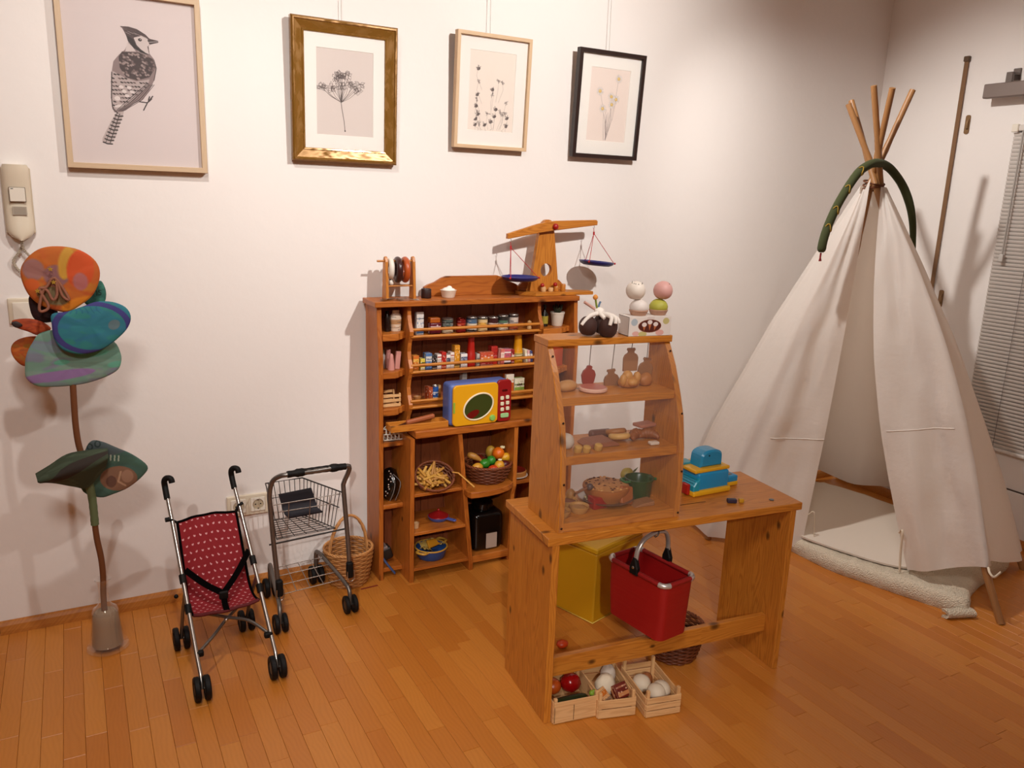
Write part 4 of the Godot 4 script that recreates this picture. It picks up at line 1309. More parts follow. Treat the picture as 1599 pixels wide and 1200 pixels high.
	bottle("toy_jar", 1.2425, y3, 0.085, [[0.0, 0.0], [0.0125, 0.0], [0.0135, 0.003], [0.0135, 0.04]], hexm("8a5428", 0.4), [[0.0135, 0.04], [0.013, 0.05], [0.0, 0.051]], hexm("c9a06a", 0.4), "brown jar beside the toy microwave")
	carton(1.357, y3, 0.08, 0.02, 0.095, 0.03, hexm("cfc4bc", 0.5), "plain white carton rising behind the toy microwave")
	carton(1.555, y3, 0.1, 0.037, 0.077, 0.03, texm(label_tex(Color("e0d2c0"), [[0.0, 0.55, Color("c85a14")]], 33), 0.5), "orange and white carton right behind the toy microwave")
	carton(1.601, y3 - 0.005, 0.1, 0.046, 0.062, 0.028, texm(label_tex(Color("d9d0b4"), [[0.0, 0.4, Color("7f9a3c")], [0.5, 0.15, Color("4a3a26")]], 34), 0.5), "green and cream soup packet at the right of the third rail")
	# ---- left column
	bottle("toy_bottle", 1.026, 0.9855, 0.1, [[0.0, 0.0], [0.0105, 0.0], [0.011, 0.003], [0.011, 0.055], [0.006, 0.068]], hexm("1e0f0c", 0.25), [[0.006, 0.066], [0.0065, 0.068], [0.0065, 0.078], [0.0, 0.078]], M.black, "slim dark brown bottle at the top left of the shelf")
	var lo := bottle("lotion_bottle", 1.060, 0.9855, 0.1, [[0.0, 0.0], [0.018, 0.0], [0.020, 0.003], [0.0225, 0.04], [0.0215, 0.06], [0.015, 0.068]], texm(label_tex(Color("d9c4ae"), [[0.3, 0.2, Color("b98a5e")], [0.62, 0.04, Color("9a7a60")]], 40), 0.4), [[0.014, 0.066], [0.015, 0.068], [0.0145, 0.080], [0.0, 0.080]], hexm("d9cdbd", 0.4), "white lotion bottle with brown print beside the dark bottle", 0.6)
	lo.rotation.y = 0.1
	bottle("toy_bottle", 1.013, 0.8415, 0.085, [[0.0, 0.0], [0.009, 0.0], [0.0095, 0.003], [0.0095, 0.05], [0.006, 0.056]], hexm("a79e9a", 0.4), [[0.006, 0.055], [0.0075, 0.057], [0.0075, 0.072], [0.0, 0.072]], hexm("5f6a5c", 0.4), "grey bottle with a green cap behind the pink ones")
	bottle("toy_bottle", 1.033, 0.8415, 0.125, [[0.0, 0.0], [0.0135, 0.0], [0.0125, 0.02], [0.0085, 0.045], [0.0075, 0.056], [0.004, 0.062], [0.0, 0.063]], hexm("c98a80", 0.4), [], M.black, "pink skittle shaped bottle nearest the edge of its shelf")
	bottle("toy_bottle", 1.034, 0.8415, 0.09, [[0.0, 0.0], [0.0085, 0.0], [0.009, 0.004], [0.009, 0.06]], hexm("c48a82", 0.4), [[0.009, 0.06], [0.0085, 0.072], [0.0, 0.073]], hexm("b67870", 0.4), "slim pink bottle standing behind the skittle shaped one")
	carton(1.059, 0.8415, 0.115, 0.019, 0.068, 0.012, hexm("c88b80", 0.45), "pink flat tube leaning right of the pink bottle", "", 0.0, "toy_tube").rotation.z = -0.09
	carton(1.073, 0.8415, 0.085, 0.016, 0.034, 0.012, texm(label_tex(Color("a9b0b8"), [[0.3, 0.3, Color("5a6478")]], 41), 0.4), "small grey blue carton on the pink bottles' shelf")
	# slatted mini crate on the third small shelf
	var cr := thing("slatted_crate", "small wooden slatted crate in the third left cubby", "crate", Vector3(1.030, 0.6975, 0.098))
	for yy in [0.008, 0.026, 0.044]:
		st = mb(); box(st, Vector3(0, yy, 0.038), Vector3(0.075, 0.011, 0.004), 0.0006, 0); put("slat", st, M.crate, cr)
		st = mb(); box(st, Vector3(0, yy, -0.038), Vector3(0.075, 0.011, 0.004), 0.0006, 0); put("slat", st, M.crate, cr)
	for x in [-0.035, 0.035]:
		for z in [-0.033, 0.033]:
			st = mb(); box(st, Vector3(x, 0.026, z), Vector3(0.006, 0.052, 0.006), 0.0006, 1); put("corner_post", st, M.crate, cr)
	st = mb(); box(st, Vector3(0, 0.002, 0), Vector3(0.072, 0.004, 0.074), 0.0, 0); put("bottom", st, M.crate, cr)
	# white plastic basket
	var pb := thing("plastic_basket", "small white plastic lattice basket in the left cubby", "basket", Vector3(1.042, 0.5675, 0.115), -0.06)
	st = mb()
	for q in [0.003, 0.026]:
		tube(st, [Vector3(-0.045, q, -0.035), Vector3(0.045, q, -0.035), Vector3(0.045, q, 0.035), Vector3(-0.045, q, 0.035)], 0.0028, 6, true)
	put("frame", st, M.white_plastic, pb)
	st = mb()
	for i in 7:
		var x := -0.045 + i * 0.015
		for z in [-0.035, 0.035]:
			box(st, Vector3(x, 0.0145, z), Vector3(0.004, 0.024, 0.002), 0.0)
		box(st, Vector3(x, 0.003, 0), Vector3(0.003, 0.002, 0.07), 0.0)
	for i in 5:
		for x in [-0.045, 0.045]:
			box(st, Vector3(x, 0.0145, -0.03 + i * 0.015), Vector3(0.002, 0.024, 0.004), 0.0)
	put("lattice", st, M.white_plastic, pb)
	st = mb(); tube(st, smooth([Vector3(-0.045, 0.026, 0.0), Vector3(-0.03, 0.046, 0.0), Vector3(-0.02, 0.05, 0.01), Vector3(-0.005, 0.032, 0.03)], 4), 0.002, 6); put("handle", st, M.white_plastic, pb)
	# wooden tray with a rolling pin
	var tr := thing("wooden_tray", "narrow wooden tray lying on the worktop left of the toy microwave", "tray", Vector3(1.113, 0.6215, 0.195), -0.02)
	st = mb(); box(st, Vector3(0, 0.003, 0), Vector3(0.228, 0.006, 0.056), 0.001, 0); put("bottom", st, M.pine, tr)
	for z in [-0.028, 0.028]:
		st = mb(); box(st, Vector3(0, 0.013, z), Vector3(0.232, 0.026, 0.006), 0.001, 0); put("long_side", st, M.pine_light, tr)
	for x in [-0.113, 0.113]:
		st = mb(); box(st, Vector3(x, 0.013, 0), Vector3(0.006, 0.026, 0.05), 0.001, 2); put("end_side", st, M.pine_light, tr)
	var kn := thing("wooden_knife", "wooden toy knife with a thick handle lying in the tray", "knife", Vector3(1.115, 0.6495, 0.192), 0.06)
	kn.rotation.z = 0.12
	st = mb(); rbox(st, Vector3(0.012, 0.004, 0), Vector3(0.12, 0.018, 0.018), 0.007); put("handle", st, hexm("a65a34", 0.5), kn)
	st = mb(); prism(st, P([-0.05, -0.006, -0.05, 0.006, -0.095, -0.001, -0.098, -0.005]), 0.003, Transform3D.IDENTITY); put("blade", st, M.metal, kn)
	# ---- toy microwave
	var mw := thing("toy_microwave", "yellow blue and red toy microwave oven on the worktop", "microwave", Vector3(1.362, 0.6215, 0.203), 0.015)
	OFF = Vector3(1.362, 0.6215, 0.203)
	st = mb(); rbox(st, Vector3(1.358, 0.708, 0.197), Vector3(0.262, 0.168, 0.074), 0.016); put("body", st, hexm("5669a6", 0.4), mw)
	st = mb(); prism(st, rrect(0.196, 0.163, 0.018), 0.012, Transform3D(Basis.IDENTITY, Vector3(1.336, 0.7055, 0.238)), 0.003)
	put("front_panel", st, hexm("e0a012", 0.4), mw)
	st = mb(); prism(st, rrect(0.063, 0.170, 0.015), 0.014, Transform3D(Basis.IDENTITY, Vector3(1.462, 0.709, 0.237)), 0.003); put("control_panel", st, hexm("8e0f12", 0.4), mw)
	var ob := Basis(Vector3(0, 0, 1), 0.42)
	st = mb()
	var ring := []
	for i in 40: ring.append(Vector3(1.347, 0.697, 0.2445) + ob * Vector3(cos(TAU * i / 40) * 0.066, sin(TAU * i / 40) * 0.049, 0))
	tube(st, ring, 0.0036, 8, true); put("window_rim", st, hexm("e6d8b8", 0.4), mw)
	st = mb(); prism(st, circle(0.065, 36, Vector2.ZERO, 0.048), 0.002, Transform3D(ob, Vector3(1.347, 0.697, 0.2442))); put("window_pane", st, hexm("3a431c", 0.12), mw)
	st = mb(); prism(st, circle(0.03, 24, Vector2.ZERO, 0.014), 0.002, Transform3D(ob, Vector3(1.322, 0.668, 0.2452))); put("turntable", st, hexm("6b1410", 0.2), mw)
	st = mb(); prism(st, rrect(0.008, 0.044, 0.003), 0.004, Transform3D(Basis.IDENTITY, Vector3(1.2425, 0.70, 0.243)), 0.001); put("door_hinge", st, hexm("8fae3a", 0.4), mw)
	for q in [[1.450, 0.7215], [1.474, 0.7235], [1.451, 0.6985], [1.475, 0.7005], [1.452, 0.6755], [1.476, 0.6775]]:
		st = mb(); prism(st, rrect(0.015, 0.015, 0.004), 0.006, Transform3D(Basis.IDENTITY, Vector3(q[0], q[1], 0.246)), 0.0015); put("key", st, hexm("dcd6b8", 0.4), mw)
	st = mb(); prism(st, rrect(0.036, 0.018, 0.005), 0.006, Transform3D(Basis.IDENTITY, Vector3(1.4635, 0.650, 0.246)), 0.0015); put("start_key", st, hexm("9cc98a", 0.4), mw)
	st = mb(); prism(st, rrect(0.024, 0.008, 0.003), 0.003, Transform3D(Basis.IDENTITY, Vector3(1.462, 0.752, 0.2445)), 0.0008); put("display_window", st, hexm("4a0709", 0.2), mw)
	st = mb(); lathe(st, [[0.0, 0.0], [0.0125, 0.0], [0.0125, 0.004], [0.010, 0.007], [0.0, 0.008]], 20, Transform3D(Basis(Vector3.RIGHT, PI / 2), Vector3(1.409, 0.645, 0.244))); put("door_button", st, hexm("86c05a", 0.4), mw)
	OFF = Vector3.ZERO
	# ---- bay with the chips basket
	var tilt := Basis(Vector3.RIGHT, 0.62)
	var fb := thing("chips_basket", "shallow brown wicker basket tipped forward with wooden chips", "basket", Vector3(1.188, 0.385, 0.168))
	fb.rotation.x = 0.75
	wicker(fb, 0.055, 0.08, 0.045, M.wicker_dark, M.wicker_red, 7, 18, 0.003, 0.82)
	var cm := [hexm("b8822e", 0.55), hexm("a8701f", 0.55), hexm("c79440", 0.55)]
	var rr := RandomNumberGenerator.new()
	rr.seed = 21
	var chip_lbl := "yellow brown wooden potato chip heaped in the tipped wicker basket"
	var src := []
	for i in 3:
		st = mb(); rbox(st, Vector3.ZERO, Vector3(0.05 + 0.008 * i, 0.0095, 0.0095), 0.002, 2)
		src.append(st)
	for i in 44:
		var o: MeshInstance3D
		var a := rr.randf() * TAU
		var rad := sqrt(rr.randf()) * 0.050
		var p := Vector3(cos(a) * rad - 0.012, 0.030 + (i / 44.0) * 0.030, sin(a) * rad * 0.8 + 0.004)
		var at: Vector3 = fb.transform * p
		if i < 3:
			o = one("wooden_chip", src[i], cm[i], chip_lbl, "chip", at, 0.0, "wooden chips in the basket")
			src[i] = o
		else:
			o = copy(src[i % 3], "wooden_chip", at, 0.0, chip_lbl)
		o.basis = fb.basis * Basis.from_euler(Vector3(rr.randf_range(-0.3, 0.3), rr.randf() * TAU, rr.randf_range(-0.35, 0.35)))
	var sp := thing("wooden_scoop", "yellow handled wooden scoop poking out of the chips basket", "scoop", Vector3(1.262, 0.428, 0.235))
	st = mb(); tube(st, [Vector3(-0.012, 0.006, -0.01), Vector3(0.008, 0.004, 0.004), Vector3(0.055, -0.044, 0.055)], [0.004, 0.005, 0.0055], 8, false, true, 0.6); put("handle", st, hexm("c98f3a", 0.5), sp)
	# ---- pan, cup and pot
	var pn := thing("toy_pan", "blue toy pan with a red conical lid on the middle shelf", "pan", Vector3(1.228, 0.2085, 0.145))
	st = mb(); lathe(st, [[0.0, 0.0], [0.034, 0.0], [0.040, 0.006], [0.043, 0.016], [0.041, 0.016], [0.037, 0.007], [0.0, 0.004]], 26); put("body", st, hexm("4a5aa0", 0.35), pn)
	st = mb(); lathe(st, [[0.042, 0.016], [0.041, 0.019], [0.02, 0.030], [0.006, 0.036], [0.0, 0.036]], 26); put("lid", st, hexm("8e1414", 0.35), pn)
	st = mb(); ball(st, Vector3(0, 0.041, 0), Vector3(0.0055, 0.006, 0.0055), 10); put("lid_knob", st, hexm("9c1a18", 0.35), pn)
	st = mb(); prism(st, rrect(0.052, 0.017, 0.008), 0.006, Transform3D(Basis(Vector3.UP, -1.0) * Basis(Vector3.RIGHT, -PI / 2), Vector3(0.032, 0.013, 0.050)), 0.0015, 0, circle(0.004, 10, Vector2(0.015, 0))); put("handle", st, hexm("4a5aa0", 0.35), pn)
	st = mb(); lathe(st, [[0.0, 0.0], [0.010, 0.0], [0.012, 0.022], [0.011, 0.022], [0.009, 0.003], [0.0, 0.003]], 16); one("toy_cup", st, hexm("c9a074", 0.4), "small pale cup at the left of the pan shelf", "cup", Vector3(1.113, 0.2085, 0.19))
	var pt := thing("toy_pot", "blue toy pot with a yellow rim and handles on the bottom shelf", "pot", Vector3(1.192, 0.0585, 0.158))
	st = mb(); lathe(st, [[0.0, 0.0], [0.05, 0.0], [0.058, 0.008], [0.066, 0.044], [0.063, 0.044], [0.054, 0.008], [0.0, 0.004]], 32); put("body", st, hexm("2a4c86", 0.35), pt)
	st = mb(); torus(st, Vector3(0, 0.045, 0), 0.065, 0.0035, Basis(Vector3.RIGHT, PI / 2), 36, 8); put("rim", st, hexm("c9973a", 0.4), pt)
	for a in [2.5, -0.55]:
		st = mb(); var hb := Basis(Vector3.UP, -a)
		tube(st, smooth([hb * Vector3(0.062, 0.043, -0.022), hb * Vector3(0.084, 0.045, -0.016), hb * Vector3(0.084, 0.045, 0.016), hb * Vector3(0.062, 0.043, 0.022)], 5), 0.005, 8); put("handle", st, hexm("c9973a", 0.4), pt)
	st = mb(); prism(st, P([-0.028, -0.016, 0.030, -0.013, 0.024, 0.016, -0.018, 0.020]), 0.012, Transform3D(Basis(Vector3(0, 1, 0), 0.3) * Basis(Vector3.RIGHT, -0.9), Vector3(0.0, 0.060, 0.012)), 0.003); one("toy_cheese", st, hexm("c98a1e", 0.45), "yellow wooden cheese slice leaning in the blue pot", "cheese", pt.position, 0.0)
	for q in [[-0.025, 0.052, -0.012, 0.2, "pale yellow pasta sheet at the back left of the blue pot"], [0.012, 0.056, -0.022, 1.2, "pale yellow pasta sheet behind the cheese in the blue pot"], [-0.03, 0.048, 0.022, 2.1, "pale yellow pasta sheet at the front left of the blue pot"], [0.035, 0.05, 0.002, 2.8, "pale yellow pasta sheet right of the cheese in the blue pot"]]:
		st = mb(); var g := []
		for i in 5:
			var row := []
			for j in 7: row.append(Vector3(-0.02 + j * 0.0066, 0.006 * sin(j * 1.9 + i), -0.016 + i * 0.008))
			g.append(row)
		sheet(st, g, 0.002)
		one("pasta_sheet", st, hexm("c9a85a", 0.5), q[4], "pasta", pt.position + Vector3(q[0], q[1], q[2]), q[3], "pasta sheets in the blue pot").rotation.x = 0.4
	# ---- fruit basket
	var fr := thing("fruit_basket", "round dark brown wicker bowl of toy fruit on the bowed shelf", "basket", Vector3(1.43, 0.3635, 0.176))
	wicker(fr, 0.06, 0.098, 0.075, M.wicker_dark, M.wicker_red, 10, 20, 0.0035)
	st = mb(); lathe(st, [[0.0, 0.035], [0.088, 0.035], [0.088, 0.04], [0.0, 0.04]], 20); put("lining", st, hexm("2a120c", 0.8), fr)
	var fp := fr.position
	var grn := hexm("2f7a1e", 0.35)
	var fruit := func(called: String, p: Vector3, r: Vector3, m: Material, label: String, cat: String, stem := "") -> void:
		var o := thing(called, label, cat, fp + p, 0.0, "toy fruit in the wicker bowl")
		var s2 := mb(); lump(s2, Vector3.ZERO, r, 0.05, 0.02, int(p.x * 999) + 60, 18); put("flesh", s2, m, o)
		if stem:
			s2 = mb()
			for k in 5:
				ball(s2, Vector3(cos(k * 1.26) * 0.005 + 0.002, r.y + 0.003, sin(k * 1.26) * 0.005), Vector3(0.0038, 0.003, 0.0038), 8)
			put("blossom", s2, hexm(stem, 0.6), o)
	fruit.call("toy_lime", Vector3(-0.030, 0.082, 0.035), Vector3(0.023, 0.019, 0.019), grn, "left of two green limes in the fruit bowl", "lime")
	fruit.call("toy_lime", Vector3(0.003, 0.088, 0.025), Vector3(0.0195, 0.0195, 0.0195), hexm("2e7d26", 0.35), "rounder green lime next to the orange, right of its pair", "lime")
	fruit.call("toy_orange", Vector3(0.048, 0.105, 0.0), Vector3(0.026, 0.026, 0.026), hexm("d9680f", 0.4), "orange on top of the heap of fruit", "orange", "")
	fruit.call("toy_lemon", Vector3(0.078, 0.088, 0.012), Vector3(0.026, 0.019, 0.019), hexm("d29a1e", 0.4), "yellow lemon at the right rim of the fruit bowl", "lemon")
	fruit.call("toy_pear", Vector3(0.024, 0.072, 0.058), Vector3(0.022, 0.023, 0.020), hexm("d2952a", 0.4), "yellow pear with a white blossom at the front of the bowl", "pear", "efe2bc")
	fruit.call("toy_tomato", Vector3(-0.008, 0.066, 0.066), Vector3(0.022, 0.016, 0.018), hexm("bf3a10", 0.35), "orange red tomato at the front rim of the fruit bowl", "tomato")
	fruit.call("toy_lemon", Vector3(-0.066, 0.072, 0.04), Vector3(0.024, 0.018, 0.018), hexm("c98f2a", 0.45), "dull yellow lemon at the left rim of the fruit bowl", "lemon")
	fruit.call("toy_pear", Vector3(0.028, 0.104, -0.03), Vector3(0.022, 0.028, 0.020), hexm("a8812a", 0.45), "brownish yellow pear at the back behind the orange", "pear")
	fruit.call("toy_apple", Vector3(-0.03, 0.078, -0.02), Vector3(0.026, 0.023, 0.026), hexm("5a120c", 0.35), "dark red apple behind the limes", "apple")
	fruit.call("toy_plum", Vector3(0.055, 0.070, 0.045), Vector3(0.022, 0.018, 0.020), hexm("4a0f14", 0.35), "dark red plum below the orange", "plum")
	st = mb(); tube(st, smooth([Vector3(-0.088, 0.115, -0.005), Vector3(-0.07, 0.11, 0.01), Vector3(-0.05, 0.098, 0.02), Vector3(-0.04, 0.09, 0.028)], 4), [0.008, 0.011, 0.014, 0.014, 0.014, 0.014, 0.012, 0.011, 0.009, 0.007, 0.006, 0.005, 0.004], 8)
	one("toy_spoon", st, hexm("a8742e", 0.5), "wooden spoon leaning out at the left of the fruit bowl", "spoon", fp)
	st = mb(); for k in 5: ball(st, Vector3(cos(k * 1.26) * 0.006, 0, sin(k * 1.26) * 0.006), Vector3.ONE * 0.005, 8)
	one("paper_blossom", st, hexm("e6dcae", 0.6), "small white blossom sitting above the orange", "blossom", fp + Vector3(0.068, 0.128, -0.002))
	# ---- dark canister with a label in the lower bay
	var cn := thing("black_canister", "big glossy black canister with a white paper label in the lower bay", "canister", Vector3(1.434, 0.0535, 0.13))
	st = mb(); rbox(st, Vector3(0, 0.085, 0), Vector3(0.142, 0.17, 0.14), 0.025); put("body", st, M.black_gloss, cn)
	st = mb(); lathe(st, [[0.045, 0.168], [0.045, 0.195], [0.04, 0.2], [0.0, 0.2]], 24); put("lid", st, M.black_gloss, cn)
	st = mb(); prism(st, rrect(0.05, 0.066, 0.002), 0.001, Transform3D(Basis.IDENTITY, Vector3(0.012, 0.046, 0.0708))); put("paper_label", st, texm(label_tex(Color("a58f80"), [[0.2, 0.02, Color("6a5a50")]], 50), 0.7), cn)
	# ---- cake on a plate in the right bay
	var ck := thing("toy_cake", "flat round toy cake with a red top on a white plate", "cake", Vector3(1.60, 0.3295, 0.105))
	st = mb(); lathe(st, [[0.0, 0.0], [0.04, 0.0], [0.056, 0.007], [0.055, 0.009], [0.0, 0.005]], 30); put("plate", st, hexm("d8ccc0", 0.3), ck)
	st = mb(); lathe(st, [[0.0, 0.005], [0.046, 0.005], [0.050, 0.009], [0.050, 0.026], [0.046, 0.030]], 30); put("crust", st, hexm("b5793a", 0.6), ck)
	st = mb(); lathe(st, [[0.046, 0.030], [0.043, 0.0285], [0.0, 0.029]], 30); put("topping", st, hexm("7c1c10", 0.45), ck)
	# ---- black studded bag and dustpan in the left column
	var bg := thing("black_bag", "black shiny handbag with rows of silver studs in the left cubby", "bag", Vector3(1.034, 0.3135, 0.10))
	st = mb(); lump(st, Vector3(0.0, 0.062, 0), Vector3(0.034, 0.066, 0.06), 0.12, 0.03, 9, 20, Basis(Vector3(0, 0, 1), -0.12), -0.94); put("body", st, M.black_gloss, bg)
	st = mb()
	for i in 11:
		var a := i * 0.62
		ball(st, Vector3(-0.030 + 0.020 * (i / 10.0) + 0.006 * sin(i * 2.4), 0.03 + 0.0098 * i, 0.057 - absf(i - 4.5) * 0.003), Vector3.ONE * 0.0042, 8)
	put("studs", st, M.metal, bg)
	for q in [0.0, 0.022]:
		st = mb(); tube(st, smooth([Vector3(-0.018 + q, 0.012, 0.058), Vector3(-0.006 + q, 0.05, 0.066), Vector3(0.002 + q, 0.085, 0.058), Vector3(-0.006 + q * 0.3, 0.115, 0.045)], 5), 0.0018, 6); put("piping", st, hexm("6e6662", 0.3), bg)
	var dp := thing("dustpan", "dark toy dustpan with a blue strap in the bottom left cubby", "dustpan", Vector3(1.022, 0.0455, 0.11))
	st = mb(); rbox(st, Vector3(0.0, 0.045, 0), Vector3(0.056, 0.05, 0.05), 0.008); put("body", st, hexm("1b1512", 0.5), dp)
	st = mb(); box(st, Vector3(-0.008, 0.073, 0.0), Vector3(0.05, 0.012, 0.05), 0.003); put("edge", st, hexm("7a6a66", 0.4), dp)
	dp.rotation.z = 0.3
	st = mb(); tube(st, smooth([Vector3(-0.02, 0.055, 0.028), Vector3(-0.012, 0.02, 0.045), Vector3(-0.002, -0.012, 0.054), Vector3(0.004, -0.03, 0.056)], 4), 0.005, 6, false, true, 0.5); put("strap", st, hexm("3a4f7c", 0.6), dp)
	# ---- right column
	var bo := bottle("toy_bottle", 1.716, 0.9745, 0.1, [[0.0, 0.0], [0.0145, 0.0], [0.0155, 0.003], [0.0155, 0.05], [0.006, 0.066], [0.0055, 0.08]], hexm("16120c", 0.2), [[0.0058, 0.078], [0.007, 0.079], [0.007, 0.09], [0.0, 0.09]], hexm("2a2a28", 0.4), "dark bottle with a yellow label in the upper right cubby")
	st = mb(); lathe(st, [[0.0158, 0.012], [0.0158, 0.044]], 18); put("paper_label", st, hexm("9c8a2c", 0.6), bo)
	var po := thing("potted_succulent", "dark succulent in a white pot in the upper right cubby", "plant", Vector3(1.779, 0.9745, 0.1))
	st = mb(); lathe(st, [[0.0, 0.0], [0.021, 0.0], [0.0225, 0.002], [0.029, 0.05], [0.0305, 0.051], [0.031, 0.058], [0.029, 0.058], [0.0265, 0.05], [0.0, 0.048]], 24); put("pot", st, hexm("e0d4c4", 0.5), po)
	for i in 14:
		var a := i * 2.4
		var l := 0.02 + 0.012 * (i % 3) / 2.0
		st = mb(); tube(st, smooth([Vector3(cos(a) * 0.006, 0.05, sin(a) * 0.006), Vector3(cos(a) * 0.016, 0.06 + l * 0.5, sin(a) * 0.016), Vector3(cos(a) * 0.022, 0.06 + l, sin(a) * 0.022)], 3), [0.004, 0.006, 0.006, 0.006, 0.005, 0.003, 0.001], 7, false, true, 0.5); put("leaf", st, hexm("2a2f1c", 0.6), po)
	carton(1.77, 0.8025, 0.1, 0.07, 0.075, 0.05, hexm("b5431c", 0.6), "orange red box in the right column seen through the display case", "", 0.5, "toy_box")
	var kt := thing("red_kettle", "dark red toy kettle low in the right column seen through the display case", "kettle", Vector3(1.748, 0.2585, 0.105))
	st = mb(); lathe(st, [[0.0, 0.0], [0.045, 0.0], [0.05, 0.008], [0.048, 0.05], [0.032, 0.085], [0.0, 0.09]], 24); put("body", st, hexm("6e1a10", 0.3), kt)
	st = mb(); tube(st, smooth([Vector3(-0.035, 0.08, 0), Vector3(-0.03, 0.125, 0), Vector3(0.03, 0.125, 0), Vector3(0.035, 0.08, 0)], 5), 0.006, 8); put("handle", st, hexm("c9b8ac", 0.4), kt)
	st = mb(); prism(st, rrect(0.03, 0.04, 0.004), 0.002, Transform3D(Basis.IDENTITY, Vector3(-0.012, 0.03, 0.0495))); put("badge", st, hexm("b5441a", 0.5), kt)

func dthing(called: String, label: String, category: String, x: float, y: float, z: float, turn := 0.0, group := "") -> Node3D:
	return thing(called, label, category, tl(x, y, z), -TA + turn, group)

